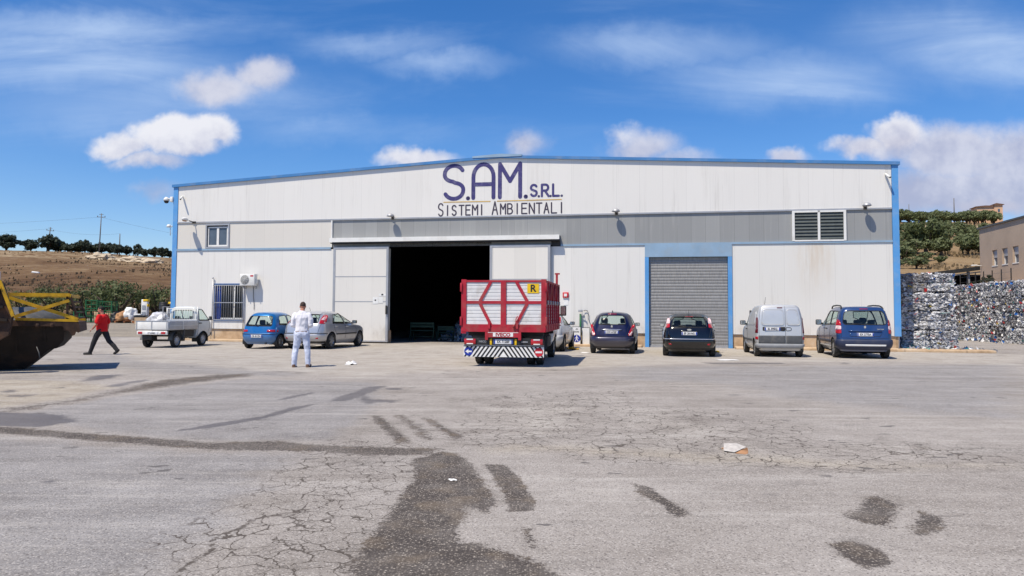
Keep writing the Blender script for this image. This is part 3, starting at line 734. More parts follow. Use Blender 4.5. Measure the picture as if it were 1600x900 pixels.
# notices, alarm box, meter
def plate(name, cat, x, z, w, h, lab, out=.24, m=None, extra=None):
    o = MB(); o.box(-w/2, w/2, -.008, 0, -h/2, h/2); 
    if extra: extra(o, w, h)
    else: o.mats = []
    o = o.build(name, m or M['paper'], None, F(x, z, out), (0, 0, WRZ)); return tag(o, lab, cat)
def notice_marks(o, w, h):
    o.mats = []; o.mat(M['paper']); o.m = [0]*len(o.f); o.mat(M['ink'])
    o.box(-w*.14, w*.14, -.011, -.009, -.02, .05)
plate('door_notice', 'notice', 10.86, 1.98, .26, .30, 'square white notice with a dark mark taped to the left sliding door', .205, None, notice_marks)
plate('door_notice', 'notice', 11.12, 2.0, .22, .28, 'blank pale sheet taped beside the marked notice on the sliding door', .205, M['white_paint'])
plate('door_notice', 'notice', 11.2, 2.24, .34, .10, 'narrow white strip above the notices on the sliding door', .205, None, notice_marks)
t = thing('alarm_box', 'small red framed box on the cream wall right of the red truck', 'alarm box', F(19.75, 2.25), WRZ)
MB().rbox(-.13, .13, -.07, -.003, -.12, .12, .015).build('housing', M['red_sign'], t); MB().box(-.07, .06, -.076, -.071, -.06, .06).build('face', M['paper'], t)
plate('wall_notice', 'notice', 19.76, 1.93, .20, .26, 'small white sheet below the red alarm box', .004)
# ------------------------------------------------------------------ car bodies: horizontal rings lofted bottom to top
def pchip(x, y, xq):
    x = np.asarray(x, float); y = np.asarray(y, float); h = np.diff(x); d = np.diff(y)/h; m = np.zeros_like(y)
    m[0] = d[0]; m[-1] = d[-1]
    for i in range(1, len(x)-1):
        if d[i-1]*d[i] > 0:
            w1 = 2*h[i]+h[i-1]; w2 = h[i]+2*h[i-1]; m[i] = (w1+w2)/(w1/d[i-1]+w2/d[i])
    i = np.clip(np.searchsorted(x, xq)-1, 0, len(x)-2); t = (xq-x[i])/h[i]
    return (2*t**3-3*t**2+1)*y[i]+(t**3-2*t**2+t)*h[i]*m[i]+(-2*t**3+3*t**2)*y[i+1]+(t**3-t**2)*h[i]*m[i+1]

class Shell:
    """ring: (z, half width, rear y, front y). rr/rf corner radii, br rear bow, bar: narrowing at the ends"""
    def __init__(s, rings, rr=.22, rf=.45, br=.06, bf=.18, bar=.04):
        s.r = rings; s.rr = rr; s.rf = rf; s.br = br; s.bf = bf; s.bar = bar
        a = np.array(rings, float); d = np.sqrt((np.diff(a[:, 0])*2)**2+np.diff(a[:, 1])**2+np.diff(a[:, 2])**2+(np.diff(a[:, 3])*.5)**2)
        s.k = np.concatenate([[0], np.cumsum(d)]); s.q = np.linspace(0, s.k[-1], 90)
        s.T = np.stack([pchip(s.k, a[:, i], s.q) for i in range(4)], 1)
        s.T[:, 0] = np.maximum.accumulate(s.T[:, 0]+np.arange(90)*1e-6)
    def ring(s, z): return [float(np.interp(z, s.T[:, 0], s.T[:, i])) for i in (1, 2, 3)]
    def geo(s, w, yr, yf):
        we = max(w-s.bar, w*.9); rr = min(s.rr, we*.8); rf = min(s.rf, we*.8)
        br = s.br*min(1, w/.5); bf = s.bf*min(1, w/.5); L = yf-yr
        y0 = yr+br*((we-rr)/we)**2; ry = min(rr*1.15, L*.4); y1 = yf-bf*((we-rf)/we)**2; rfy = min(rf*1.2, L*.4)
        return we, rr, rf, br, bf, y0, ry, y1, rfy
    def x_at(s, y, z):
        w, yr, yf = s.ring(z); we, rr, rf, br, bf, y0, ry, y1, rfy = s.geo(w, yr, yf)
        ya, yb = y0+ry, y1-rfy
        if y < ya:
            t = min(1, (ya-y)/ry); return we-rr+rr*math.sqrt(max(0, 1-t*t))
        if y > yb:
            t = min(1, (y-yb)/rfy); return we-rf+rf*math.sqrt(max(0, 1-t*t))
        u = 2*(y-ya)/(yb-ya)-1; return w-(w-we)*u*u
    def rear(s, x, z):
        w, yr, yf = s.ring(z); we, rr, rf, br, bf, y0, ry, y1, rfy = s.geo(w, yr, yf); x = abs(x)
        if x <= we-rr: return yr+br*(x/we)**2
        t = min(1, (x-(we-rr))/rr); return y0+ry*(1-math.sqrt(max(0, 1-t*t)))
    def front(s, x, z):
        w, yr, yf = s.ring(z); we, rr, rf, br, bf, y0, ry, y1, rfy = s.geo(w, yr, yf); x = abs(x)
        if x <= we-rf: return yf-bf*(x/we)**2
        t = min(1, (x-(we-rf))/rf); return y1-rfy*(1-math.sqrt(max(0, 1-t*t)))
    def outline(s, z, n=(12, 10, 46, 10, 8), wyy=None):
        w, yr, yf = s.ring(z) if wyy is None else wyy; we, rr, rf, br, bf, y0, ry, y1, rfy = s.geo(w, yr, yf); P = []
        for i in range(n[0]): x = (we-rr)*i/n[0]; P.append((x, yr+br*(x/we)**2, 'r'))
        for i in range(n[1]): a = math.pi/2*i/n[1]; P.append((we-rr+rr*math.sin(a), y0+ry*(1-math.cos(a)), 'c'))
        ya, yb = y0+ry, y1-rfy
        for i in range(n[2]):
            y = ya+(yb-ya)*i/n[2]; u = 2*i/n[2]-1; P.append((w-(w-we)*u*u, y, 's'))
        for i in range(n[3]): a = math.pi/2*i/n[3]; P.append((we-rf+rf*math.cos(a), yb+rfy*math.sin(a), 'd'))
        for i in range(n[4]+1): x = (we-rf)*(1-i/n[4]); P.append((x, yf-bf*(x/we)**2, 'f'))
        return P

def inpoly(P, a, b):
    c = False; n = len(P); j = n-1
    for i in range(n):
        if (P[i][1] > b) != (P[j][1] > b) and a < (P[j][0]-P[i][0])*(b-P[i][1])/(P[j][1]-P[i][1])+P[i][0]: c = not c
        j = i
    return c
def nearest(P, a, b):
    best = None
    for i in range(len(P)):
        p, q = P[i], P[(i+1) % len(P)]; dx, dy = q[0]-p[0], q[1]-p[1]; l = dx*dx+dy*dy
        t = max(0, min(1, ((a-p[0])*dx+(b-p[1])*dy)/l)) if l > 0 else 0
        c = (p[0]+t*dx, p[1]+t*dy); d = (c[0]-a)**2+(c[1]-b)**2
        if best is None or d < best[0]: best = (d, c)
    return best[1]
def roundpoly(P, r=.06, n=5):
    """polygon with rounded corners"""
    out = []; m = len(P)
    for i in range(m):
        p = np.array(P[i-1], float); c = np.array(P[i], float); q = np.array(P[(i+1) % m], float)
        a = p-c; b = q-c; la, lb = np.linalg.norm(a), np.linalg.norm(b); k = min(r, la*.45, lb*.45)
        A = c+a/la*k; B = c+b/lb*k
        for j in range(n+1):
            t = j/n; out.append(tuple((1-t)**2*A+2*t*(1-t)*c+t*t*B))
    return out
def mirrorx(P): return [(-x, z) for x, z in P][::-1]
def circle(cy, cz, r, n=28): return [(cy+r*math.cos(2*math.pi*i/n), cz+r*math.sin(2*math.pi*i/n)) for i in range(n)]
def grow(P, d):
    c = np.mean(np.array(P), 0); out = []
    n = len(P); A = sum(P[i][0]*P[(i+1) % n][1]-P[(i+1) % n][0]*P[i][1] for i in range(n)); sg = 1 if A > 0 else -1
    for i in range(n):
        p, q = np.array(P[i-1]), np.array(P[(i+1) % n]); t = q-p; l = np.linalg.norm(t) or 1; nn = np.array([t[1], -t[0]])/l*sg
        out.append(tuple(np.array(P[i])+nn*d))
    return out

class Car:
    def __init__(s, name, label, cat, shell, paint, loc, heading, group=None):
        s.sh = shell; s.paint = paint; s.root = thing(name, label, cat, (loc[0], loc[1], 0), -heading, group)
    # --- patches lying on the surface
    def patch(s, mode, poly, off, thick, res=.035):
        """mesh builder of a patch: mode 'rear','front' poly (x,z); 'right','left' poly (y,z)"""
        f = {'rear': lambda a, b, o: (a, s.sh.rear(a, b)-o, b), 'front': lambda a, b, o: (a, s.sh.front(a, b)+o, b),
             'right': lambda a, b, o: (s.sh.x_at(a, b)+o, a, b), 'left': lambda a, b, o: (-s.sh.x_at(a, b)-o, a, b)}[mode]
        P = np.array(poly); lo = P.min(0)-.001; hi = P.max(0)+.001; nx = max(2, int((hi[0]-lo[0])/res)+1); nz = max(2, int((hi[1]-lo[1])/res)+1)
        cell = {}; used = {}
        for i in range(nx):
            for k in range(nz):
                a = lo[0]+(hi[0]-lo[0])*(i+.5)/nx; b = lo[1]+(hi[1]-lo[1])*(k+.5)/nz
                if inpoly(poly, a, b): cell[i, k] = 1
        cnt = {}
        for i, k in cell:
            for q in ((i, k), (i+1, k), (i+1, k+1), (i, k+1)): cnt[q] = cnt.get(q, 0)+1
        idx = {}; pts = []
        for q, c in cnt.items():
            a = lo[0]+(hi[0]-lo[0])*q[0]/nx; b = lo[1]+(hi[1]-lo[1])*q[1]/nz
            if c < 4: a, b = nearest(poly, a, b)
            idx[q] = len(pts); pts.append((a, b))
        quads = [[idx[i, k], idx[i+1, k], idx[i+1, k+1], idx[i, k+1]] for i, k in cell]
        if mode in ('front', 'left'): quads = [q[::-1] for q in quads]
        mb = MB(); n = len(pts); vs = [f(a, b, off) for a, b in pts]
        if thick:
            vs += [f(a, b, off-thick) for a, b in pts]; ed = {}
            for q in quads:
                for i in range(4):
                    e = (q[i], q[(i+1) % 4]); ed[e] = 1
            rim = [(b, a, a+n, b+n) for (a, b) in ed if (b, a) not in ed]
            mb.add(vs, quads, True); mb.add([], [], True)
            mb.f += [list(r) for r in rim]; mb.m += [0]*len(rim); mb.sm += [False]*len(rim)
        else: mb.add(vs, quads, True)
        return mb
    def piece(s, name, mode, poly, m, off=.008, thick=.02, parent=None, res=.035):
        return s.patch(mode, poly, off, thick, res).build(name, m, parent or s.root)
    def seal(s, mode, poly, r, m, parent, name='window_seal', off=.0):
        f = {'rear': lambda a, b: (a, s.sh.rear(a, b)-off, b), 'front': lambda a, b: (a, s.sh.front(a, b)+off, b),
             'right': lambda a, b: (s.sh.x_at(a, b)+off, a, b), 'left': lambda a, b: (-s.sh.x_at(a, b)-off, a, b)}[mode]
        P = []
        for i in range(len(poly)):
            p, q = poly[i], poly[(i+1) % len(poly)]; k = max(1, int(math.hypot(q[0]-p[0], q[1]-p[1])/.08))
            for j in range(k): P.append(f(p[0]+(q[0]-p[0])*j/k, p[1]+(q[1]-p[1])*j/k))
        P.append(P[0]); b = MB(); b.tube(P, r, 6, False); return b.build(name, m, parent)
    def band(s, name, z0, z1, m, off=.015, ymax=None, ymin=None, nz=8, parent=None, thick=.02, puff=.0, arches=()):
        """strip of the shell between two heights, standing proud: rear bumper (ymax) or front bumper (ymin) or both sides"""
        mb = MB(); rows = []
        for k in range(nz+1):
            z = z0+(z1-z0)*k/nz; P = s.sh.outline(z); pf = off+puff*math.sin(math.pi*k/nz); row = []
            xy = np.array([(p[0], p[1]) for p in P]); t = np.gradient(xy, axis=0); t /= np.linalg.norm(t, axis=1)[:, None]+1e-9
            nn = np.stack([t[:, 1], -t[:, 0]], 1)
            for j in range(len(P)): row.append((xy[j][0]+nn[j][0]*pf, xy[j][1]+nn[j][1]*pf, z, xy[j][1], nn[j]))
            rows.append(row)
        J = len(rows[0])
        for sx in (1, -1):
            vs = [(sx*p[0], p[1], p[2]) for r in rows for p in r]; fs = []
            nvs = len(vs); vs += [(sx*(p[0]-p[4][0]*(off+thick)), p[1]-p[4][1]*(off+thick), p[2]) for p in rows[0]] + [(sx*(p[0]-p[4][0]*(off+thick)), p[1]-p[4][1]*(off+thick), p[2]) for p in rows[-1]]
            ok = {}
            for j in range(J-1):
                yc = (rows[0][j][3]+rows[0][j+1][3])/2
                if ymax is not None and yc > ymax: continue
                if ymin is not None and yc < ymin: continue
                for k in range(nz):
                    zc = (rows[k][0][2]+rows[k+1][0][2])/2
                    if any((yc-a)**2+(zc-b)**2 < r*r for a, b, r in arches): continue
                    fs.append((k*J+j, k*J+j+1, (k+1)*J+j+1, (k+1)*J+j))
                fs.append((nvs+j, nvs+j+1, j+1, j)) if not any((yc-a)**2 < (r*r-(z0-b)**2) for a, b, r in arches) else 0
                fs.append((nz*J+j, nz*J+j+1, nvs+J+j+1, nvs+J+j))
            if sx < 0: fs = [f[::-1] for f in fs]
            mb.add(vs, fs, True)
        return mb.build(name, m, parent or s.root)
    # --- main body with openings
    def body(s, openings, underside=.16):
        """openings: list of (mode, poly)"""
        sh = s.sh; T = sh.T; NR = len(T); rows = []
        for i in range(NR): rows.append(sh.outline(0, wyy=T[i, 1:]))
        J = len(rows[0]); V = []; F = []
        for sx in (1, -1):
            base = len(V)
            for i in range(NR):
                for p in rows[i]: V.append([sx*p[0], p[1], T[i, 0]])
            for i in range(NR-1):
                for j in range(J-1):
                    q = [base+i*J+j, base+i*J+j+1, base+(i+1)*J+j+1, base+(i+1)*J+j]
                    F.append((q if sx > 0 else q[::-1], rows[i][j][2], sx))
        dead = set(); bverts = {}
        for mode, poly in openings:
            gone = []
            P = np.array(poly); lo = P.min(0).tolist(); hi = P.max(0).tolist()
            for fi, (q, seg, sx) in enumerate(F):
                if mode == 'rear' and seg not in 'rc' or mode == 'front' and seg not in 'fd': continue
                if mode == 'right' and (sx < 0 or seg not in 'csd') or mode == 'left' and (sx > 0 or seg not in 'csd'): continue
                c = [(V[q[0]][k]+V[q[1]][k]+V[q[2]][k]+V[q[3]][k])/4 for k in range(3)]; a, b = (c[0], c[2]) if mode in ('rear', 'front') else (c[1], c[2])
                if a < lo[0] or a > hi[0] or b < lo[1] or b > hi[1]: continue
                if inpoly(poly, a, b): gone.append(fi)
            gs = set(gone); dead |= gs; inv = {}
            for fi in gone:
                for i in F[fi][0]: inv[i] = inv.get(i, 0)+1
            tot = {}
            for fi, (q, seg, sx) in enumerate(F):
                if fi in gs: continue
                for i in q:
                    if i in inv: tot[i] = 1
            for i in tot:
                v = V[i]; a, b = nearest(poly, *((v[0], v[2]) if mode in ('rear', 'front') else (v[1], v[2])))
                if mode == 'rear': V[i] = [a, sh.rear(a, b), b]
                elif mode == 'front': V[i] = [a, sh.front(a, b), b]
                elif mode == 'right': V[i] = [sh.x_at(a, b), a, b]
                else: V[i] = [-sh.x_at(a, b), a, b]
        mb = MB(); n0 = (NR-1)*J; n1 = NR*J+n0
        mb.add(V, [f[0] for i, f in enumerate(F) if i not in dead]+[(n0+j, n1+j, n1+j+1, n0+j+1)[::-1] for j in range(J-1)], True)
        o = mb.build('body', s.paint, s.root); merge = bmesh.new(); merge.from_mesh(o.data)
        bmesh.ops.remove_doubles(merge, verts=merge.verts[:], dist=5e-4); merge.to_mesh(o.data); merge.free()
        P = sh.outline(underside); b = MB(); ring = [(p[0]*.97, p[1], underside) for p in P]+[(-p[0]*.97, p[1], underside) for p in P[::-1]]
        b.add(ring, [tuple(range(len(ring)))], False)
        b.build('underbody', M['dark_metal'], s.root); s.b = o
        return o
    def wheel(s, x, y, r=.29, w=.19, style=0, rim=M['rim_metal']):
        e = node_empty('wheel', s.root, (x, y, r)); sg = 1 if x > 0 else -1
        b = MB(); h = w/2; rr = r*.66
        b.lathe([(rr, -h*.9), (r*.80, -h), (r*.93, -h*.95), (r*.985, -h*.8), (r, -h*.5), (r, 0), (r, h*.5), (r*.985, h*.8), (r*.93, h*.95), (r*.80, h), (rr, h*.9)], 'X', 32); b.build('tyre', M['rubber'], e)
        b = MB(); o = sg*h*.8
        b.lathe([(rr, o), (rr*.93, o-sg*.012), (rr*.9, o-sg*.05), (.05, o-sg*.05), (0, o-sg*.05)], 'X', 28)
        if style == 0:
            for k in range(7):
                a = 2*math.pi*k/7; c, d = math.cos(a), math.sin(a); b.bar((o-sg*.012, c*.03, d*.03), (o-sg*.014, c*rr*.96, d*rr*.96), .05, .03, up=(1, 0, 0))
        else:
            b.lathe([(rr*.62, o-sg*.02), (rr*.5, o+sg*.005), (0, o+sg*.01)], 'X', 20)
            for k in range(10):
                a = 2*math.pi*k/10; c, d = math.cos(a), math.sin(a); b.bar((o-sg*.02, c*rr*.5, d*rr*.5), (o-sg*.02, c*rr*.94, d*rr*.94), .035, .02, up=(1, 0, 0))
        b.lathe([(.045, o-sg*.03), (.045, o+sg*.004), (0, o+sg*.008)], 'X', 12); b.build('rim', rim, e)
        return e
    def wells(s, ws, r, depth=.34, m=None):
        for x, y, z in ws:
            b = MB(); sg = 1 if x > 0 else -1; xo = abs(x)+.085; n = 16; vs = []; fs = []
            for xx in (xo, xo-depth):
                for k in range(n+1): a = math.pi*(k/n)*1.2-math.pi*.1; vs.append((sg*xx, y+r*math.cos(a), z+r*math.sin(a)))
            fs = [(k, k+1, n+2+k, n+1+k) for k in range(n)]+[tuple(range(n+1, 2*n+2))]
            b.add(vs, fs, True); b.build('wheel_arch', M['black_plastic'], s.root)
    def plate(s, x, z, txt, y=None, tilt=0.0, w=.52, h=.11, parent=None):
        if y is None: y = s.sh.rear(x, z)-.022
        o = MB(); o.rbox(-w/2, w/2, -.004, .010, -h/2, h/2, .006); p = o.build('number_plate', M['plate'], parent or s.root, (x, y, z), (tilt, 0, 0))
        b = MB(); b.box(-w/2+.004, -w/2+.045, -.0062, -.0045, -h/2+.004, h/2-.004); b.box(w/2-.045, w/2-.004, -.0062, -.0045, -h/2+.004, h/2-.004); b.build('plate_band', M['plate_blue'], p)
        b = MB(); text_mb(b, txt, .098, TM(0, -.0062, 0), bold=.003, xs=.86); b.build('plate_number', M['ink'], p); return p
    def mirror(s, side, y, z, m, w=.17, h=.12, x=None, d=.10):
        x0 = s.sh.x_at(y, z) if x is None else x; b = MB(); b.rbox(x0+.05, x0+.05+w, y-.03, y+d, z-h/2+.02, z+h/2+.02, .035, 3); b.bar((x0-.02, y+.05, z-.03), (x0+.09, y+.05, z-.01), .05)
        if side < 0: b.v = [(-a, c, e) for a, c, e in b.v]; b.f = [f[::-1] for f in b.f]
        o = b.build('mirror', m, s.root)
        b = MB(); g = [(x0+.065, y-.032, z-h/2+.035), (x0+.035+w, y-.032, z-h/2+.035), (x0+.035+w, y-.032, z+h/2+.005), (x0+.065, y-.032, z+h/2+.005)]
        if side < 0: g = [(-a, c, e) for a, c, e in g][::-1]
        b.quad(*g); b.build('mirror_glass', M['chrome'], o); return o
    def seats(s, rows, m=M['seat']):
        for y, xs, zt in rows:
            for x in xs:
                b = MB(); b.rbox(x-.23, x+.23, y+.05, y+.5, .30, .48, .06); b.rbox(x-.22, x+.22, y-.05, y+.09, .42, zt-.16, .05); b.rbox(x-.12, x+.12, y-.07, y+.03, zt-.15, zt+.04, .04); b.build('seat', m, s.root)
    def cabin(s, y0, y1, w, zdash, floor=.3):
        b = MB(); b.box(-w, w, y0, y1, floor-.02, floor); b.rbox(-w, w, y1-.35, y1+.15, floor, zdash, .08); b.build('dashboard', M['interior'], s.root)
        b = MB(); pts = [(-.36+.17*math.cos(a), y1-.45-.06*math.sin(a), zdash-.02+.16*math.sin(a)) for a in np.linspace(0, 2*math.pi, 20)]; b.tube(pts, .014, 6, False); b.build('steering_wheel', M['black_plastic'], s.root)
    def wiper(s, x0, z0, x1, z1, off=.015, m=M['black_plastic']):
        pts = []
        for t in np.linspace(0, 1, 8):
            x, z = x0+(x1-x0)*t, z0+(z1-z0)*t; pts.append((x, s.sh.rear(x, z)-off, z))
        b = MB(); b.tube(pts, .011, 5); b.tube([pts[0], (pts[0][0], pts[0][1]+.03, pts[0][2])], .022, 6); b.build('wiper', m, s.root)
    def badge(s, x, z, w, h, m, off=.012):
        b = MB(); n = 18
        b.add([(x+w/2*math.cos(2*math.pi*k/n), s.sh.rear(x, z)-off, z+h/2*math.sin(2*math.pi*k/n)) for k in range(n)], [tuple(range(n))], False)
        b.build('badge', m, s.root)
    def lettering(s, x, z, txt, size, m, off=.012, xs=1.0, name='lettering'):
        b = MB(); text_mb(b, txt, size, TM(x, s.sh.rear(x, z)-off, z), bold=.001, xs=xs); return b.build(name, m, s.root)
    def windows(s, openings, seals=True, glass=None):
        """openings: list of (name, mode, poly, glass or None)"""
        for name, mode, poly, g in openings:
            o = s.piece(name, mode, poly, g or M['glass'], -.004, 0, None, .06)
            if seals: s.seal(mode, poly, .013, M['black_plastic'], o)
    def handle(s, side, y, z, m):
        x = s.sh.x_at(y, z); b = MB(); b.rbox(x-.005, x+.03, y-.1, y+.1, z-.018, z+.018, .012)
        if side < 0: b.v = [(-a, c, e) for a, c, e in b.v]; b.f = [f[::-1] for f in b.f]
        b.build('handle', m, s.root)
    def gaps(s, lines, m=M['ink'], r=.006):
        """panel gaps: (mode, pts)"""
        b = MB()
        for mode, P in lines:
            pts = []
            for i in range(len(P)-1):
                k = max(2, int(math.dist(P[i], P[i+1])/.06))
                for j in range(k+(i == len(P)-2)): 
                    t = j/k; a, c = P[i][0]+(P[i+1][0]-P[i][0])*t, P[i][1]+(P[i+1][1]-P[i][1])*t
                    pts.append({'rear': (a, s.sh.rear(a, c), c), 'right': (s.sh.x_at(a, c), a, c), 'left': (-s.sh.x_at(a, c), a, c)}[mode] if mode != 'rear' else (a, s.sh.rear(a, c), c))
            b.tube(pts, r, 5)
        b.build('panel_gap', m, s.root)

def hatchback(name, label, loc, heading, paint, P):
    """P: dict of one car's shapes"""
    sh = Shell(P['rings'], P.get('rr', .22), P.get('rf', .45), P.get('br', .06), P.get('bf', .18), P.get('bar', .05))
    c = Car(name, label, P.get('cat', 'car'), sh, paint, loc, heading)
    yw0, yw1, wr, tx = P['wheels']; ar = wr+.055
    arch = [(yw0, wr, ar), (yw1, wr, ar)]
    wins = []
    rw = roundpoly(P['rear_window'], P.get('rw_r', .08)); wins.append(('rear_window', 'rear', rw, P.get('rear_glass')))
    if 'windscreen' in P: wins.append(('windscreen', 'front', roundpoly(P['windscreen'], .08), None))
    for poly in P['side_windows']:
        pr = roundpoly(poly, .05)
        for md in ('right', 'left'): wins.append(('side_window', md, pr, P.get('side_glass')))
    ops = [(md, pl) for _, md, pl, _ in wins if not P.get('panel_van') or md != 'rear']
    for a in arch:
        for md in ('right', 'left'): ops.append((md, circle(a[0], a[1], a[2])))
    c.body(ops, P.get('under', .19))
    if P.get('panel_van'): wins = [w for w in wins if w[1] != 'rear']
    c.windows(wins)
    c.wells([(sx*tx, y, wr) for sx in (1, -1) for y in (yw0, yw1)], ar)
    for sx in (1, -1):
        for y in (yw0, yw1): c.wheel(sx*tx, y, wr, P.get('tw', .19), P.get('rim', 0))
    c.arch = arch
    if 'gaps' in P: c.gaps(P['gaps'])
    return c
# metal arch and wheels etc. are parts of every car; the rest is added per car below
HD = R(11.7)
def place(ax, ay, h, yw0): return (ax-math.sin(h)*yw0, ay-math.cos(h)*yw0)
X2 = lambda P: [(-x, z) for x, z in P][::-1]

# ---- small azure three-door
P = dict(rings=[(.19, .64, .12, 3.15), (.34, .715, .03, 3.26), (.52, .752, 0, 3.3), (.68, .755, .02, 3.27), (.80, .745, .05, 3.08), (.90, .725, .08, 2.55), (1.10, .66, .17, 2.22), (1.28, .585, .27, 1.95), (1.37, .51, .36, 1.8), (1.42, .37, .52, 1.6), (1.44, .012, .9, 1.4)],
  wheels=(.56, 2.76, .275, .655), tw=.16, rim=1, rr=.24, rf=.4, br=.07,
  rear_window=[(-.56, .89), (.56, .89), (.475, 1.28), (-.475, 1.28)], windscreen=[(-.58, .95), (.58, .95), (.45, 1.32), (-.45, 1.32)],
  side_windows=[[(1.20, .91), (2.28, .91), (1.82, 1.28), (1.24, 1.31)], [(.50, .94), (1.12, .91), (1.14, 1.31), (.66, 1.27)]])
c = hatchback('small_car', 'small azure blue three-door car parked between the white pickup and the silver hatchback', place(-9.80, 30.12, HD, .56), HD, M['p_seicento'], P)
lt = [(.40, .665), (.735, .655), (.735, .745), (.42, .755)]
for p in (lt, X2(lt)): c.piece('tail_light', 'rear', roundpoly(p, .03), M['red_light'], .008, .02)
bp = c.band('rear_bumper', .24, .615, M['p_seicento'], .016, ymax=.30, puff=.014)
c.band('bumper_strip', .575, .60, M['black_plastic'], .034, ymax=.26, nz=2, parent=bp); c.band('front_bumper', .22, .58, M['p_seicento'], .016, ymin=3.0, puff=.012)
c.plate(0, .50, 'CB 451ZN', c.sh.rear(0, .5)-.045)
c.wiper(.02, .885, -.36, .93); c.mirror(1, 2.02, .96, M['black_plastic'], .14, .11); c.mirror(-1, 2.02, .96, M['black_plastic'], .14, .11)
c.seats([(1.0, (-.32, .32), 1.08), (.72, (-.35, .35), .82)]); c.cabin(.25, 2.3, .6, .86)
c.handle(1, 1.3, .80, M['black_plastic']); c.handle(-1, 1.3, .80, M['black_plastic'])
b = MB(); b.tube([(.35, c.sh.rear(.35, .22)+.05, .22), (.35, .02, .21)], .025, 8); b.build('exhaust', M['dark_metal'], c.root)

# ---- five-door hatchbacks (the silver and the black one are the same shape)
F5 = dict(rings=[(.20, .78, .16, 4.16), (.36, .875, .05, 4.28), (.55, .912, 0, 4.34), (.72, .92, .02, 4.31), (.86, .905, .05, 4.08), (.97, .88, .09, 3.4), (1.10, .82, .18, 3.0), (1.28, .72, .36, 2.58), (1.40, .635, .55, 2.32), (1.465, .5, .72, 2.1), (1.50, .012, 1.2, 1.85)],
  wheels=(.82, 3.46, .315, .79), tw=.205, rr=.30, rf=.5, br=.07, bar=.06,
  rear_window=[(-.60, 1.01), (.60, 1.01), (.52, 1.34), (-.52, 1.34)], windscreen=[(-.70, 1.02), (.70, 1.02), (.55, 1.40), (-.55, 1.40)],
  side_windows=[[(2.02, .98), (3.06, .98), (2.50, 1.34), (2.06, 1.385)], [(.92, 1.00), (1.94, .98), (1.97, 1.385), (1.25, 1.34)]])
def five_door(label, ax, ay, h, paint, txt, black):
    c = hatchback('hatchback', label, place(ax, ay, h, .82), h, paint, F5)
    lt = [(.655, 1.00), (.80, .985), (.735, 1.30), (.66, 1.33), (.60, 1.355), (.625, 1.22)]
    lo = [(.655, 1.00), (.80, .985), (.775, 1.12), (.645, 1.13)]; hi = [(.65, 1.135), (.772, 1.125), (.735, 1.30), (.66, 1.335), (.64, 1.22)]
    for p, m in ((lo, 'red_light'), (hi, 'clear_light')) if black else ((lt, 'red_light'),):
        for q in (p, X2(p)): c.piece('tail_light', 'rear', roundpoly(q, .02), M[m], .01, .025, None, .02)
    if not black:
        q = [(.655, 1.14), (.735, 1.13), (.715, 1.26), (.66, 1.29)]
        for q in (q, X2(q)): c.piece('reverse_lamp', 'rear', roundpoly(q, .02), M['clear_light'], .016, .01, None, .02)
    bp = c.band('rear_bumper', .27, .62, paint, .022, ymax=.46, puff=.02)
    c.band('bumper_skirt', .24, .36, M['black_plastic'], .03, ymax=.46, nz=3, parent=bp)
    c.band('bumper_strip', .60, .625, M['chrome'] if black else M['black_plastic'], .03, ymax=.44, nz=2, parent=bp)
    rf = [(.58, .405), (.80, .41), (.78, .47), (.60, .455)]
    for q in (rf, X2(rf)): c.piece('reflector', 'rear', roundpoly(q, .02), M['red_light'], .048, .02)
    c.band('front_bumper', .25, .6, paint, .018, ymin=4.05, puff=.015)
    c.plate(0, .80, txt); c.badge(0, .925, .15, .065, M['chrome'])
    b = MB(); b.rbox(-.30, .30, c.sh.rear(0, .89)-.03, c.sh.rear(0, .89)+.02, .865, .895, .012); b.build('boot_handle', paint, c.root)
    # roof spoiler
    b = MB(); vs = []; 
    for x in np.linspace(-.52, .52, 13):
        y = c.sh.rear(x, 1.38); vs += [(x, y-.13, 1.375-.05*x*x), (x, y+.08, 1.43-.06*x*x), (x, y+.06, 1.375-.05*x*x)]
    fs = []
    for i in range(12):
        for k in range(3): fs.append((3*i+k, 3*i+(k+1) % 3, 3*i+3+(k+1) % 3, 3*i+3+k))
    fs += [(0, 1, 2), (38, 37, 36)]; b.add(vs, fs, False); sp = b.build('spoiler', paint, c.root)
    b = MB(); b.rbox(-.14, .14, c.sh.rear(0, 1.38)-.14, c.sh.rear(0, 1.38)-.10, 1.362, 1.378, .006); b.build('brake_light', M['red_light'], sp)
    c.wiper(.0, 1.0, -.36, 1.07); 
    for sd in (1, -1):
        c.mirror(sd, 2.78, 1.02, paint if black else M['black_plastic'], .19, .14); c.handle(sd, 2.15, .86, paint); c.handle(sd, 1.2, .88, paint)
    mid = .58
    c.gaps([('right', [(2.0, .97), (2.0, .40)]), ('right', [(3.02, .94), (3.05, .42)]), ('right', [(1.0, .96), (1.05, .75), (1.2, .6)]), ('left', [(2.0, .97), (2.0, .40)]), ('left', [(3.02, .94), (3.05, .42)]), ('rear', [(-.72, .98), (-.66, .64), (0, .635), (.66, .64), (.72, .98)])])
    for sd in ('right', 'left'): c.piece('door_moulding', sd, [(1.18, .55), (3.08, .55), (3.08, .60), (1.18, .60)], M['black_plastic'] if not black else paint, .016, .02)
    b = MB(); b.tube([(0, .72, 1.48), (0, .60, 1.62)], .006, 5); b.build('aerial', M['black_plastic'], c.root)
    c.seats([(1.75, (-.38, .38), 1.18), (.98, (-.42, 0, .42), 1.05)]); c.cabin(.45, 3.1, .72, .92)
    return c
c = five_door('silver five-door hatchback parked behind the man in white beside the open doorway', -7.97, 30.30, R(13), M['p_silver'], 'DB 318KW', False)
c = five_door('glossy black five-door hatchback parked in front of the grey roller shutter', 6.20, 26.64, HD, M['p_black'], 'EP 281NG', True)

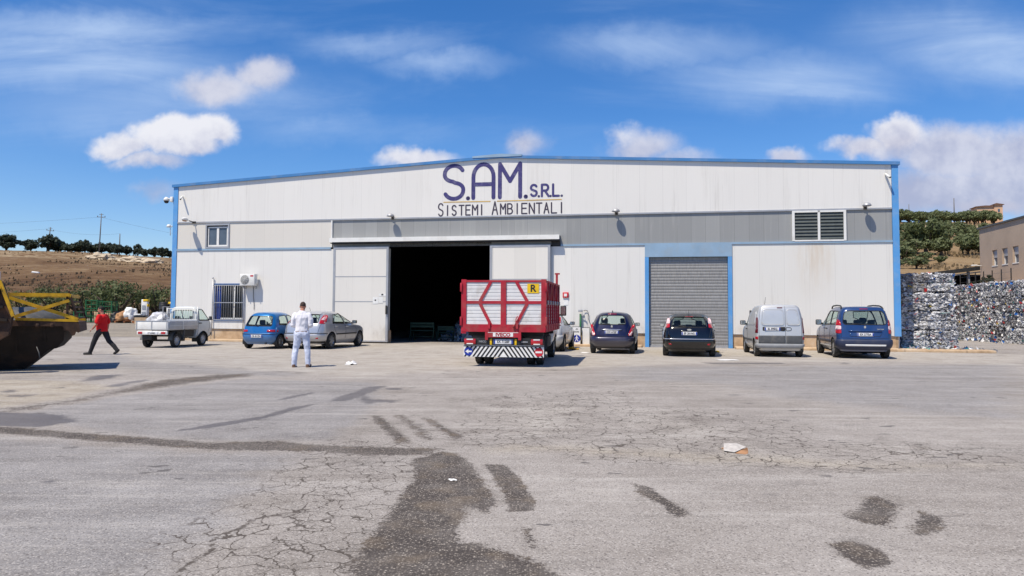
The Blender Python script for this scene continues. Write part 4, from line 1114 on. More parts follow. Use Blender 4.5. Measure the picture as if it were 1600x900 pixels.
# ---- navy three-door with slanted pink-red lamps
P = dict(rings=[(.20, .70, .13, 3.6), (.34, .79, .04, 3.72), (.50, .84, 0, 3.77), (.64, .85, .02, 3.74), (.78, .845, .06, 3.6), (.92, .81, .11, 2.95), (1.10, .745, .18, 2.62), (1.30, .655, .28, 2.25), (1.42, .57, .38, 2.02), (1.49, .44, .52, 1.85), (1.53, .012, 1.0, 1.6)],
  wheels=(.62, 3.0, .29, .715), tw=.18, rr=.34, rf=.5, br=.08, bar=.06,
  rear_window=[(-.50, 1.06), (.50, 1.06), (.43, 1.385), (-.43, 1.385)], windscreen=[(-.62, 1.0), (.62, 1.0), (.48, 1.40), (-.48, 1.40)],
  side_windows=[[(1.45, .96), (2.6, .96), (2.1, 1.36), (1.5, 1.41)], [(.72, 1.02), (1.36, .98), (1.40, 1.40), (.86, 1.34)]])
c = hatchback('small_car', 'navy blue rounded small car with slanted pink-red lamps beside the pedestrian sign', place(3.72, 28.0, HD, .62), HD, M['p_navy'], P)
lt = [(.815, 1.05), (.74, 1.07), (.585, .70), (.60, .655), (.72, .65)]
for p in (lt, X2(lt)): o = c.piece('tail_light', 'rear', roundpoly(p, .04), M['red_light'], .01, .03)
l2 = [(.745, .80), (.715, .83), (.615, .70), (.62, .67), (.70, .665)]
for p in (l2, X2(l2)): c.piece('reverse_lamp', 'rear', roundpoly(p, .02), M['clear_light'], .014, .01)
bp = c.band('rear_bumper', .26, .62, M['p_navy'], .022, ymax=.32, puff=.03); c.band('front_bumper', .22, .6, M['p_navy'], .016, ymin=3.5, puff=.012)
c.band('bumper_skirt', .22, .30, M['black_plastic'], .016, ymax=.32, nz=2, parent=bp)
c.plate(0, .79, 'CW 673JP')
b = MB(); pts = [(x, c.sh.rear(x, .885)-.022, .885-.06*x*x) for x in np.linspace(-.36, .36, 9)]; b.tube(pts, .017, 6); b.build('chrome_bar', M['chrome'], c.root)
c.badge(.0, .99, .07, .10, M['chrome']); c.wiper(-.02, 1.055, -.34, 1.075);
b = MB(); b.rbox(-.16, .16, c.sh.rear(0, 1.44)-.015, c.sh.rear(0, 1.44)+.03, 1.425, 1.455, .01); b.build('brake_light', M['red_light'], c.root)
b = MB(); b.tube([(0, .62, 1.50), (0, .58, 1.56)], .02, 6); b.build('aerial', M['black_plastic'], c.root)
for sd in (1, -1): c.mirror(sd, 2.35, 1.02, M['black_plastic'] if sd > 0 else M['p_navy'], .19, .13); c.handle(sd, 1.6, .84, M['p_navy'])
c.gaps([('right', [(1.42, .95), (1.4, .4)]), ('right', [(2.62, .92), (2.6, .42)]), ('rear', [(-.60, 1.0), (-.52, .64), (0, .635), (.52, .64), (.60, 1.0)])])
c.seats([(1.35, (-.35, .35), 1.24), (.78, (-.38, .38), 1.02)]); c.cabin(.35, 2.7, .64, .93)

# ---- pale silver panel van with twin rear doors
P = dict(cat='van', panel_van=True, rings=[(.22, .70, .09, 3.86), (.38, .79, .02, 3.95), (.55, .822, 0, 3.99), (.80, .83, .015, 3.94), (.95, .828, .025, 3.7), (1.05, .82, .035, 3.25), (1.30, .785, .055, 2.78), (1.55, .735, .09, 2.4), (1.70, .685, .13, 2.18), (1.785, .59, .2, 2.02), (1.82, .012, .55, 1.75)],
  wheels=(.55, 3.15, .30, .70), tw=.185, rim=1, rr=.13, rf=.45, br=.03, bar=.03, rear_window=[(-.6, 1.1), (.6, 1.1), (.55, 1.6), (-.55, 1.6)], windscreen=[(-.68, 1.1), (.68, 1.1), (.6, 1.64), (-.6, 1.64)],
  side_windows=[[(2.05, 1.06), (3.05, 1.06), (2.55, 1.58), (2.1, 1.60)]])
hk = R(9.5)
c = hatchback('panel_van', 'pale silver panel van with blank twin rear doors parked right of the roller shutter', place(9.28, 26.54, hk, .55), hk, M['p_kangoo'], P)
for q in ([(-.62, 1.10), (.12, 1.10), (.11, 1.63), (-.56, 1.63)], [(.22, 1.10), (.66, 1.10), (.56, 1.63), (.21, 1.63)]):
    pl = roundpoly(q, .10); o = c.piece('door_panel', 'rear', pl, M['p_kangoo'], .010, .012); c.seal('rear', pl, .012, M['p_kangoo'], o, 'pressing', .010)
for q in ([(2.0-1.62, 1.1), (1.85, 1.1), (1.80, 1.56), (.45, 1.56)],):
    for sd in ('left', 'right'): pl = roundpoly(q, .10); o = c.piece('side_panel', sd, pl, M['p_kangoo'], .008, .01); c.seal(sd, pl, .010, M['p_kangoo'], o, 'pressing', .008)
c.gaps([('rear', [(.17, .47), (.17, 1.74)]), ('rear', [(-.70, .47), (-.70, 1.2), (-.62, 1.72), (.62, 1.72), (.70, 1.2), (.70, .47)]), ('left', [(2.0, 1.6), (1.95, .45)]), ('left', [(3.1, 1.1), (3.1, .5)]), ('right', [(2.0, 1.6), (1.95, .45)])])
c.piece('lower_panel', 'rear', [(-.72, .47), (.155, .47), (.155, .74), (-.72, .74)], M['grey_plastic'], .012, .02); c.piece('lower_panel', 'rear', [(.185, .47), (.72, .47), (.72, .74), (.185, .74)], M['grey_plastic'], .012, .02)
lt = [(.735, .82), (.812, .82), (.765, 1.36), (.725, 1.36)]
for p in (lt, X2(lt)): c.piece('tail_light', 'rear', roundpoly(p, .02), M['dark_red_light'], .012, .03, None, .02)
lt = [(.735, .60), (.81, .60), (.81, .70), (.735, .70)]
for p in (lt, X2(lt)): c.piece('lower_lamp', 'rear', roundpoly(p, .02), M['red_light'], .014, .03, None, .02)
bm_ = pmat('grey_bumper', (.30, .31, .32), .6, 0, .12, 4, (.2, .18, .15), .3); bp = c.band('rear_bumper', .30, .46, bm_, .03, ymax=.24, puff=.02); c.band('front_bumper', .24, .6, bm_, .016, ymin=3.7, puff=.012)
c.piece('plate_recess', 'rear', roundpoly([(-.58, .90), (.16, .90), (.16, 1.04), (-.58, 1.04)], .03), M['dark_metal'], .004, .004)
c.piece('door_latch', 'rear', roundpoly([(.02, .90), (.155, .90), (.155, 1.03), (.02, 1.03)], .02), M['black_plastic'], .016, .01); c.seal('rear', roundpoly([(.19, .90), (.36, .92), (.36, 1.01), (.19, 1.03)], .05), .012, M['grey_plastic'], c.root, 'latch_surround')
c.plate(-.26, .965, 'BL 898XJ')
b = MB(); b.rbox(-.09, .09, c.sh.rear(0, 1.69)-.012, c.sh.rear(0, 1.69)+.03, 1.67, 1.705, .008); b.build('brake_light', M['dark_red_light'], c.root)
b = MB(); b.tube([(-.2, 2.0, 1.80), (-.2, 1.78, 2.08)], .007, 5); b.build('aerial', M['black_plastic'], c.root)
for sd in (1, -1): c.mirror(sd, 2.78, 1.12, M['black_plastic'], .20, .17); c.handle(sd, 2.15, .93, M['black_plastic'])
for sd in ('left', 'right'): c.piece('side_moulding', sd, [(.92, .52), (2.80, .52), (2.80, .60), (.92, .60)], M['grey_plastic'], .014, .02)
MB().box(-.72, .72, .1, 2.0, .28, .32).build('load_floor', M['interior'], c.root); MB().box(-.74, .74, 1.95, 2.0, .3, 1.6).build('bulkhead', M['interior'], c.root)
c.seats([(2.1, (-.36, .36), 1.2)]); c.cabin(2.0, 3.0, .66, 1.0)

# ---- blue people carrier with roof rails
P = dict(cat='car', rings=[(.24, .76, .12, 4.2), (.40, .86, .03, 4.32), (.60, .90, 0, 4.37), (.80, .905, .02, 4.3), (.95, .895, .04, 4.05), (1.08, .878, .06, 3.5), (1.30, .83, .09, 3.02), (1.52, .77, .14, 2.62), (1.65, .715, .20, 2.4), (1.725, .61, .28, 2.25), (1.76, .012, .7, 2.0)],
  wheels=(.76, 3.49, .325, .775), tw=.205, rr=.20, rf=.5, br=.05, bar=.04, rear_glass=M['dark_glass'],
  rear_window=[(-.70, 1.14), (.70, 1.14), (.61, 1.60), (-.61, 1.60)], rw_r=.14, windscreen=[(-.74, 1.14), (.74, 1.14), (.62, 1.62), (-.62, 1.62)],
  side_windows=[[(2.10, 1.10), (3.2, 1.10), (2.68, 1.56), (2.15, 1.60)], [(1.18, 1.12), (2.02, 1.10), (2.06, 1.60), (1.22, 1.60)], [(.40, 1.14), (1.10, 1.12), (1.13, 1.60), (.52, 1.58)]])
c = hatchback('people_carrier', 'steel blue people carrier with black roof rails, last vehicle by the right warehouse corner', place(11.93, 26.06, HD, .76), HD, M['p_partner'], P)
for z0, z1, m in ((.84, .97, 'red_light'), (.975, 1.10, 'clear_light'), (1.105, 1.30, 'red_light')):
    k = lambda z: (.90-.10*max(0, z-.95))
    q = [(.735-.02*(z0-.84), z0), (k(z0)-.02, z0), (k(z1)-.025-.02*(z1 > 1.2), z1), (.735+.03*(z1 > 1.2), z1)]
    for p in (q, X2(q)): c.piece('tail_light', 'rear', roundpoly(p, .03), M[m], .012, .03, None, .025)
dk = pmat('dark_blue_bumper', col(40, 48, 72), .5, 0, .1, 4, (.2, .18, .15), .2)
bp = c.band('rear_bumper', .30, .64, dk, .03, ymax=.40, puff=.03); c.band('front_bumper', .26, .64, dk, .016, ymin=4.0, puff=.012)
c.piece('skid_strip', 'rear', roundpoly([(-.62, .42), (.62, .42), (.64, .48), (-.64, .48)], .02), M['alu'], .075, .03)
b = MB(); pts = [(x, c.sh.rear(x, .93)-.022, .93) for x in np.linspace(-.52, .52, 9)]; b.tube(pts, .022, 6); b.build('boot_handle', M['p_partner'], c.root)
b = c.piece('plate_recess', 'rear', roundpoly([(-.48, .74), (.48, .74), (.52, .88), (-.52, .88)], .06), M['p_partner'], .006, .006)
c.plate(0, .81, 'EX 277SA'); c.badge(0, 1.06, .07, .09, M['chrome']); c.wiper(.0, 1.14, -.40, 1.18)
b = MB(); b.rbox(-.13, .13, c.sh.rear(0, 1.66)-.012, c.sh.rear(0, 1.66)+.03, 1.65, 1.675, .008); b.build('brake_light', M['red_light'], c.root)
for sx in (1, -1):
    b = MB(); b.tube([(sx*.66, .42, 1.66), (sx*.64, .50, 1.73), (sx*.62, .7, 1.77), (sx*.60, 1.4, 1.79), (sx*.59, 2.0, 1.775), (sx*.585, 2.2, 1.74), (sx*.58, 2.28, 1.68)], .026, 8); b.build('roof_rail', M['black_plastic'], c.root)
for sd in (1, -1): c.mirror(sd, 2.9, 1.16, M['black_plastic'], .20, .20); c.handle(sd, 2.2, .98, M['p_partner']); c.handle(sd, 1.75, .98, M['black_plastic'])
for sd in ('left', 'right'): c.piece('side_moulding', sd, [(1.14, .50), (3.1, .50), (3.1, .60), (1.14, .60)], dk, .014, .02); c.piece('sill_strip', sd, [(1.14, .36), (3.1, .36), (3.1, .40), (1.14, .40)], M['alu'], .014, .02)
c.gaps([('left', [(2.06, 1.1), (2.06, .42)]), ('left', [(3.15, 1.08), (3.1, .42)]), ('left', [(1.14, 1.12), (1.16, .62)]), ('rear', [(-.72, 1.6), (-.745, .70), (0, .655), (.745, .70), (.72, 1.6)])])
c.seats([(2.0, (-.38, .38), 1.32), (1.15, (-.45, 0, .45), 1.25)]); c.cabin(.35, 3.2, .74, 1.04)
c.lettering(.48, .985, 'PARTNER', .05, M['chrome'], .014); 

# ---- white car mostly hidden in front of the truck
P = dict(F5); P['side_windows'] = F5['side_windows']
c = hatchback('hatchback', 'white car mostly hidden in front of the red truck, only its right side showing', place(1.18, 29.4, HD, .82), HD, M['p_white'], P)
lt = [(.655, 1.00), (.80, .985), (.735, 1.30), (.66, 1.33)]
for p in (lt, X2(lt)): c.piece('tail_light', 'rear', roundpoly(p, .02), M['red_light'], .01, .025)
c.band('rear_bumper', .25, .62, M['p_white'], .02, ymax=.46, puff=.02); c.band('front_bumper', .25, .6, M['p_white'], .018, ymin=4.05, puff=.015)
c.plate(0, .80, 'BN 204RC')
for sd in (1, -1): c.mirror(sd, 2.78, 1.02, M['black_plastic'], .19, .14); c.handle(sd, 2.15, .86, M['p_white'])
c.seats([(1.75, (-.38, .38), 1.18)]); c.cabin(.45, 3.1, .72, .92)
# ------------------------------------------------------------------ red-framed tipper truck
HT = R(9.0); loc = place(-.04, 22.10, HT, 1.22)
t = thing('flatbed_truck', 'truck with high red framed body and silver slatted sides parked before the open doorway', 'truck', (*loc, 0), -HT)
W = 1.165; BL = 3.9; ZB, ZT = 1.10, 2.385
RD = M['red_paint']
def slats(mb, x0, x1, z0, z1, f, n):
    """ribbed aluminium infill; f(x,z,d) -> point"""
    prof = []
    for i in range(n):
        a = z0+(z1-z0)*i/n; h = (z1-z0)/n
        prof += [(a, .0), (a+h*.08, .016), (a+h*.80, .016), (a+h*.92, .0)]
    prof.append((z1, 0)); vs = [f(x0, z, d) for z, d in prof]+[f(x1, z, d) for z, d in prof]; k = len(prof)
    mb.add(vs, [(i, k+i, k+i+1, i+1) for i in range(k-1)], False)
# tailgate
tg = MB(); slats(tg, -W+.06, W-.06, ZB+.06, ZT-.05, lambda x, z, d: (x, .035-d+.004*math.sin(x*7+z*5), z), 12)
tg.add([(-W+.06, .05, ZB), (W-.06, .05, ZB), (W-.06, .05, ZT-.04), (-W+.06, .05, ZT-.04)], [(3, 2, 1, 0)]); tg = tg.build('tailgate', M['alu'], t)
b = MB(); zm = (ZB+ZT)/2+.03
for x0, x1, z0, z1 in ((-W, W, ZT-.055, ZT), (-W, W, ZB-.01, ZB+.065), (-W, W, zm-.04, zm+.04), (-W-.02, -W+.12, ZB-.19, ZT+.02), (W-.12, W+.02, ZB-.08, ZT+.02), (-.075, .075, ZB, ZT)):
    big = abs(x1-x0) > 1; b.box(x0, x1, -.004-(0 if big else .006), .03, z0, z1)
b.box(-W, W, -.02, .04, ZB-.14, ZB-.01)
for sx in (-1, 1):
    b.bar((sx*.36, .014, ZT-.05), (sx*.66, .014, zm+.03), .085, .034, up=(0, 1, 0)); b.bar((sx*.66, .014, zm-.03), (sx*.34, .014, ZB+.03), .085, .034, up=(0, 1, 0))
b.build('gate_frame', RD, tg)
b = MB()
for sx in (-1, 1):
    for z in (ZT-.20, ZB+.15): h_ = MB(); h_.rbox(sx*(W+.02)-.03, sx*(W+.02)+.03, -.05, .05, z-.12, z+.12, .01); h_.build('hinge', RD, tg)
for x in (-.42, .36): h_ = MB(); h_.box(x, x+.06, -.06, -.022, ZB-.05, ZB+.12); h_.build('gate_catch', RD, tg)
b.tube([(.33, -.05, ZB-.05), (.35, -.06, ZB+.10), (.36, -.055, ZB+.22), (.40, -.05, ZB+.3)], .012, 6); b.tube([(.30, -.05, ZB-.02), (.30, -.07, ZB+.06)], .03, 8)
b.build('gate_latch', RD, tg)
b = MB(); b.box(.66, .98, .004, .012, ZT-.36, ZT-.10); sg = b.build('letter_sign', M['yellow'], tg)
b = MB(); text_mb(b, 'R', .27, TM(.82, .002, ZT-.235), bold=.008); b.build('letter', M['ink'], sg)
# sides
for sx in (-1, 1):
    nm = 'side_panel'; b = MB(); f = lambda y, z, d: (sx*(W-.045+d), y, z)
    slats(b, .06, BL, ZB+.06, ZT-.05, f, 12)
    if sx < 0: b.f = [q[::-1] for q in b.f]
    b.add([(sx*(W-.06), .06, ZB), (sx*(W-.06), BL, ZB), (sx*(W-.06), BL, ZT), (sx*(W-.06), .06, ZT)], [(0, 1, 2, 3) if sx < 0 else (3, 2, 1, 0)])
    sp = b.build(nm, M['alu'], t); b = MB()
    for z0, z1 in ((ZT-.055, ZT), (ZB-.14, ZB+.065), (zm-.04, zm+.04)): b.box(*sorted((sx*(W-.06), sx*(W+.01))), .04, BL, z0, z1)
    for i in range(7):
        y = .06+(BL-.12)*i/6; b.box(*sorted((sx*(W-.06), sx*(W+.022))), y-.035, y+.035, ZB-.12, ZT)
    for i in range(6):
        y0 = .06+(BL-.12)*i/6; y1 = .06+(BL-.12)*(i+1)/6
        b.bar((sx*W, y0+.05, zm+(-.0 if i % 2 else .5)), (sx*W, y1-.05, zm+(.5 if i % 2 else .0)), .035, .06, up=(1, 0, 0))
    b.build('side_frame', RD, sp)
    b = MB()
    for i in range(6): y = .3+(BL-.6)*i/5; b.rbox(*sorted((sx*(W+.02), sx*(W+.06))), y-.05, y+.05, zm-.06, zm+.06, .012)
    b.build('latch', M['grey_metal'], sp)
b = MB(); b.box(-W+.06, W-.06, .06, BL, ZB-.10, ZB-.04); b.box(-W+.05, W-.05, BL-.06, BL, ZB, ZT+.02); b.build('bed', RD, t)
b = MB(); b.box(W-.11, W-.04, BL-.05, BL+.03, ZT, ZT+.36); b.bar((W-.14, BL, ZT+.36), (W+.02, BL, ZT+.36), .05); b.build('stake_post', RD, t)
# chassis, under-run bar, lights
b = MB(); b.box(-.42, -.32, .1, 5.3, .62, .84); b.box(.32, .42, .1, 5.3, .62, .84); b.box(-.5, .5, .9, 1.5, .45, .75)
for y in (.4, 1.8, 3.0): b.box(-W+.1, W-.1, y, y+.08, .84, ZB-.10)
b.build('chassis', M['dark_metal'], t)
b = MB(); b.box(-.50, .50, -.045, -.02, ZB-.29, ZB-.142); b.box(-.50, -.42, -.05, .0, ZB-.36, ZB-.142); b.box(.42, .50, -.05, 0, ZB-.36, ZB-.142); nb = b.build('name_board', RD, t)
b = MB(); b.box(-.28, .28, -.050, -.046, ZB-.268, ZB-.165); b.box(-.44, .44, -.050, -.046, ZB-.163, ZB-.150); nbw = b.build('name_field', M['paper'], nb)
b = MB(); text_mb(b, 'IVECO', .125, TM(0, -.053, ZB-.217), bold=.006, xs=1.15); b.build('name', RD, nb)
b = MB(); b.box(-1.10, 1.10, .02, .10, .595, .79); lb = b.build('light_bar', M['black_plastic'], t)
for sx in (-1, 1):
    b = MB(); b.rbox(sx*.93-.165, sx*.93+.165, -.03, .019, .615, .765, .02); o = b.build('tail_light', M['red_light'], lb)
    b = MB(); b.rbox(sx*.93-.09, sx*.93+.09, -.036, -.029, .735, .765, .006); b.rbox(sx*.93-.09, sx*.93+.09, -.036, -.029, .615, .645, .006); b.build('lens', M['clear_light'], o) if False else b.build('reverse_lamp', M['paper'], t)
    b = MB(); b.rbox(sx*.345-.03, sx*.345+.03, .0, .019, .60, .77, .01); b.build('marker', M['yellow'], lb)
b = MB(); text_mb(b, 'IVECO', .075, TM(-.58, .017, .69), bold=.001); b.build('name', M['grey_metal'], lb)
b = MB(); text_mb(b, '35C15', .06, TM(.60, .017, .69), bold=.001) if False else b.rbox(.50, .68, .012, .019, .675, .70, .003); b.build('badge', M['grey_metal'], lb)
pl = MB(); pl.rbox(-.27, .27, .0, .018, .625, .755, .006); pl = pl.build('number_plate', M['plate'], lb)
b = MB(); b.box(-.266, -.225, -.0025, -.0005, .629, .751); b.box(.225, .266, -.0025, -.0005, .629, .751); b.build('plate_band', M['plate_blue'], pl)
b = MB(); text_mb(b, 'EX 712BF', .105, TM(0, -.0025, .69), bold=.003, xs=.82); b.build('plate_number', M['ink'], pl)
# chevron board
z0, z1 = .27, .56; b = MB(); b.box(-1.12, 1.12, .04, .06, z0, z1); cb = b.build('chevron_board', M['paper'], t)
b = MB()
for sx in (-1, 1):
    P = [(0, z1-(.088/.2)*(z1-z0)), (0, z1-(.033/.2)*(z1-z0)), (.167, z0+.005), (.112, z0+.005)]; P = [(sx*x, z) for x, z in P]; P = P if sx > 0 else P[::-1]; b.add([(x, .037, z) for x, z in P], [(3, 2, 1, 0)], False)
    for i in range(9):
        u = .03+i*.118; 
        q = [(u, z1-.005), (u+.055, z1-.005), (u+.055+.20, z0+.005), (u+.20, z0+.005)] 
        q = [(min(max(x, 0), 1.115), z) for x, z in q]
        if u+.2 > 1.06: q = [(u, z1-.005), (min(u+.055, 1.1), z1-.005), (1.1, z1-.005-(1.1-min(u+.055, 1.1))*1.40), (1.1, z1-.005-(1.1-u)*1.40)]
        if q[0][0] > 1.08: continue
        P = [(sx*x, z) for x, z in q]; P = P if sx > 0 else P[::-1]; b.add([(x, .037, z) for x, z in P], [(3, 2, 1, 0)], False)
b.box(-1.12, 1.12, .034, .062, z1-.004, z1+.018); b.build('chevron_stripe', M['ink'], cb)
b = MB(); b.box(-1.12, 1.12, .03, .065, z1+.02, z1+.034); b.build('board_edge', M['alu'], cb)
b = MB(); b.disc((-.98, .034, (z0+z1)/2), .118, 28); ar = b.build('arrow_sign', M['blue_sign'], cb)
b = MB(); zc = (z0+z1)/2; b.add([(-1.07, .031, zc), (-.98, .031, zc-.06), (-.98, .031, zc-.02), (-.89, .031, zc-.02), (-.89, .031, zc+.02), (-.98, .031, zc+.02), (-.98, .031, zc+.06)], [(0, 1, 2, 3, 4, 5, 6)], False); b.build('arrow', M['paper'], ar)
b = MB(); b.disc((.98, .034, zc), .118, 28); ns = b.build('no_entry_sign', M['red_sign'], cb)
b = MB(); b.box(.89, 1.07, .030, .032, zc-.025, zc+.025); b.build('bar', M['paper'], ns)
# wheels
tc = Car.__new__(Car); tc.root = t
for sx in (1, -1):
    for x in (.62, .88): tc.wheel(sx*x, 1.22, .36, .21, 1, M['red_paint'] if x > .8 else M['dark_metal'])
    tc.wheel(sx*.82, 4.75, .36, .22, 1)
b = MB(); n = 16
for sx in (-1, 1):
    xa, xb = sorted((sx*.50, sx*1.02)); vs = []
    for xx in (xa, xb):
        for k in range(n+1): a = math.pi*k/n; vs.append((xx, 1.22+.47*math.cos(a), .42+.47*math.sin(a)))
    b.add(vs, [(k, k+1, n+2+k, n+1+k) for k in range(n)], True)
    b.box(xa, xb, .72, .735, .42, .95)
b.build('mudguard', M['grey_plastic'], t)
b = MB()
b.rbox(.45, 1.0, 2.0, 3.0, .45, .80, .04); b.build('fuel_tank', M['dark_metal'], t)
# cab
cs = Shell([(.42, .86, 3.98, 5.85), (.6, .95, 3.96, 5.95), (.9, .985, 3.95, 5.98), (1.15, .98, 3.95, 5.80), (1.3, .96, 3.95, 5.45), (1.6, .90, 3.95, 5.12), (1.95, .82, 3.97, 4.85), (2.10, .72, 4.02, 4.72), (2.18, .4, 4.1, 4.6), (2.2, .012, 4.2, 4.5)], .08, .4, .01, .15, .02)
cc = Car.__new__(Car); cc.root = t; cc.sh = cs; cc.paint = M['p_white']
wn = [('windscreen', 'front', roundpoly([(-.85, 1.32), (.85, 1.32), (.72, 1.98), (-.72, 1.98)], .08), None)]
for sd in ('right', 'left'): wn.append(('side_window', sd, roundpoly([(4.2, 1.28), (5.3, 1.28), (4.95, 1.9), (4.2, 1.92)], .06), None))
cc.body([(a, b_) for _, a, b_, _ in wn]+[(sd, circle(4.75, .36, .45)) for sd in ('right', 'left')], .45); cc.windows(wn); cc.b.name = 'cab'
cc.wells([(sx*.85, 4.75, .36) for sx in (1, -1)], .45)
for sd in (1, -1):
    b = MB(); xx = sd*1.2; b.rbox(xx-.10, xx+.10, 4.98, 5.10, 1.38, 1.72, .03); b.bar((sd*.9, 5.05, 1.45), (sd*1.12, 5.05, 1.40), .05); o = b.build('mirror', M['black_plastic'], t)
    b = MB(); b.quad((xx-.075, 4.976, 1.42), (xx+.075, 4.976, 1.42), (xx+.075, 4.976, 1.68), (xx-.075, 4.976, 1.68)); b.build('mirror_glass', M['chrome'], o)
    cc.handle(sd, 4.3, 1.12, M['black_plastic'])

# ------------------------------------------------------------------ little white pickup with drop sides
HP = R(9.0); loc = place(-14.05, 30.55, HP, .62)
t = thing('pickup_truck', 'small dusty white drop-side pickup with an empty bed at the left end of the warehouse', 'pickup', (*loc, 0), -HP)
pp = M['p_porter']; PW = .70
tc = Car.__new__(Car); tc.root = t
for sx in (1, -1): tc.wheel(sx*.60, .62, .275, .16, 1, M['grey_metal']); tc.wheel(sx*.60, 2.48, .275, .16, 1, M['grey_metal'])
b = MB(); b.box(-PW, PW, .0, 2.02, .70, .75); b.build('bed_floor', M['grey_metal'], t)
b = MB(); b.rbox(-PW, PW, -.045, .0, .72, 1.06, .012); tgt = b.build('tailgate', M['white_paint'], t)
b = MB()
for x in (-PW+.05, 0, PW-.05): b.box(x-.02, x+.02, -.058, -.044, .72, 1.05)
b.box(-PW, PW, -.06, -.04, 1.055, 1.075); b.build('rib', M['grey_metal'], tgt)
for sx in (-1, 1):
    b = MB(); b.rbox(*sorted((sx*(PW-.015), sx*(PW+.03))), .0, 2.0, .72, 1.06, .012); o = b.build('drop_side', M['grey_metal'] if sx > 0 else pp, t)  # right side in grey: its shade is put into the colour
    b = MB(); b.box(*sorted((sx*(PW+.028), sx*(PW+.038))), .02, 1.98, .87, .89); b.box(*sorted((sx*(PW+.028), sx*(PW+.04))), .9, .95, .72, 1.06); b.build('rib', pp, o)
b = MB(); b.rbox(-PW, PW, 1.96, 2.02, .75, 1.10, .01)
b.build('headboard', M['grey_metal'], t)
b = MB()
for x in np.linspace(-PW+.02, PW-.02, 13): b.tube([(x, 1.99, 1.1), (x, 1.99, 1.56)], .010, 6)
b.tube([(-PW, 1.99, 1.1), (-PW, 1.99, 1.60)], .018, 6); b.tube([(PW, 1.99, 1.1), (PW, 1.99, 1.64)], .018, 6); b.bar((-PW, 1.99, 1.56), (PW, 1.99, 1.56), .03)
b.build('rack', M['white_paint'], t)
b = MB(); b.box(-.35, -.28, .0, 3.0, .5, .62); b.box(.28, .35, .0, 3.0, .5, .62); b.box(-.6, .6, .58, .66, .24, .32); b.rbox(-.5, -.1, .1, .5, .3, .5, .03); b.box(-.6, .6, .9, 1.9, .42, .68); b.build('chassis', M['dark_metal'], t)
b = MB(); b.rbox(-PW+.05, PW-.05, -.03, .06, .52, .68, .015); lb = b.build('light_bar', M['white_paint'], t)
for sx in (-1, 1): b = MB(); b.rbox(sx*.50-.09, sx*.50+.09, -.05, -.02, .55, .64, .012); b.build('tail_light', M['red_light'], lb)
b = MB(); b.rbox(.33, .40, -.05, -.02, .56, .63, .01); b.build('reverse_lamp', M['paper'], lb)
pl = MB(); pl.rbox(-.26, .26, -.05, -.035, .53, .64, .006); pl = pl.build('number_plate', M['plate'], lb)
b = MB(); text_mb(b, 'CF 620BD', .09, TM(0, -.053, .585), bold=.002, xs=.85); b.build('plate_number', M['ink'], pl)
for sx in (1, -1):
    b = MB(); n = 12; vs = []
    for xx in sorted((sx*.50, sx*.70)):
        for k in range(n+1): a = math.pi*k/n; vs.append((xx, .62+.36*math.cos(a), .30+.36*math.sin(a)))
    b.add(vs, [(k, k+1, n+2+k, n+1+k) for k in range(n)], True); b.bar((sx*.69, 1.0, .3), (sx*.69, 1.08, .72), .04); b.build('mudguard', M['grey_plastic'], t)
cs = Shell([(.34, .58, 2.04, 3.26), (.45, .66, 2.04, 3.34), (.70, .695, 2.04, 3.36), (.95, .70, 2.04, 3.28), (1.08, .69, 2.04, 3.16), (1.3, .655, 2.05, 2.96), (1.5, .60, 2.07, 2.78), (1.60, .52, 2.10, 2.66), (1.645, .35, 2.18, 2.55), (1.66, .012, 2.25, 2.45)], .07, .28, .01, .1, .02)
cc = Car.__new__(Car); cc.root = t; cc.sh = cs; cc.paint = pp
wn = [('windscreen', 'front', roundpoly([(-.58, 1.08), (.58, 1.08), (.50, 1.52), (-.50, 1.52)], .06), None), ('rear_window', 'rear', roundpoly([(-.46, 1.14), (.46, 1.14), (.44, 1.48), (-.44, 1.48)], .05), None)]
for sd in ('right', 'left'): wn.append(('side_window', sd, roundpoly([(2.16, 1.06), (3.02, 1.06), (2.72, 1.50), (2.2, 1.52)], .05), None))
cc.body([(a, b_) for _, a, b_, _ in wn]+[(sd, circle(2.48, .29, .335)) for sd in ('right', 'left')], .34); cc.windows(wn); cc.b.name = 'cab'
cc.wells([(sx*.62, 2.48, .275) for sx in (1, -1)], .335)
for sd in (1, -1): cc.mirror(sd, 2.85, 1.13, M['black_plastic'], .10, .17); cc.handle(sd, 2.22, .95, M['black_plastic'])
cc.gaps([('right', [(2.12, 1.5), (2.10, .45)]), ('right', [(3.0, 1.1), (2.95, .75), (2.85, .6)])])
cc.band('front_bumper', .34, .55, M['black_plastic'], .02, ymin=3.05, puff=.01)
cc.seats([(2.2, (-.32, .32), 1.2)]); 
b = MB(); b.box(-.6, .6, 2.06, 3.1, .42, .45); b.rbox(-.6, .6, 2.85, 3.2, .45, 1.02, .06); b.build('dashboard', M['interior'], t)
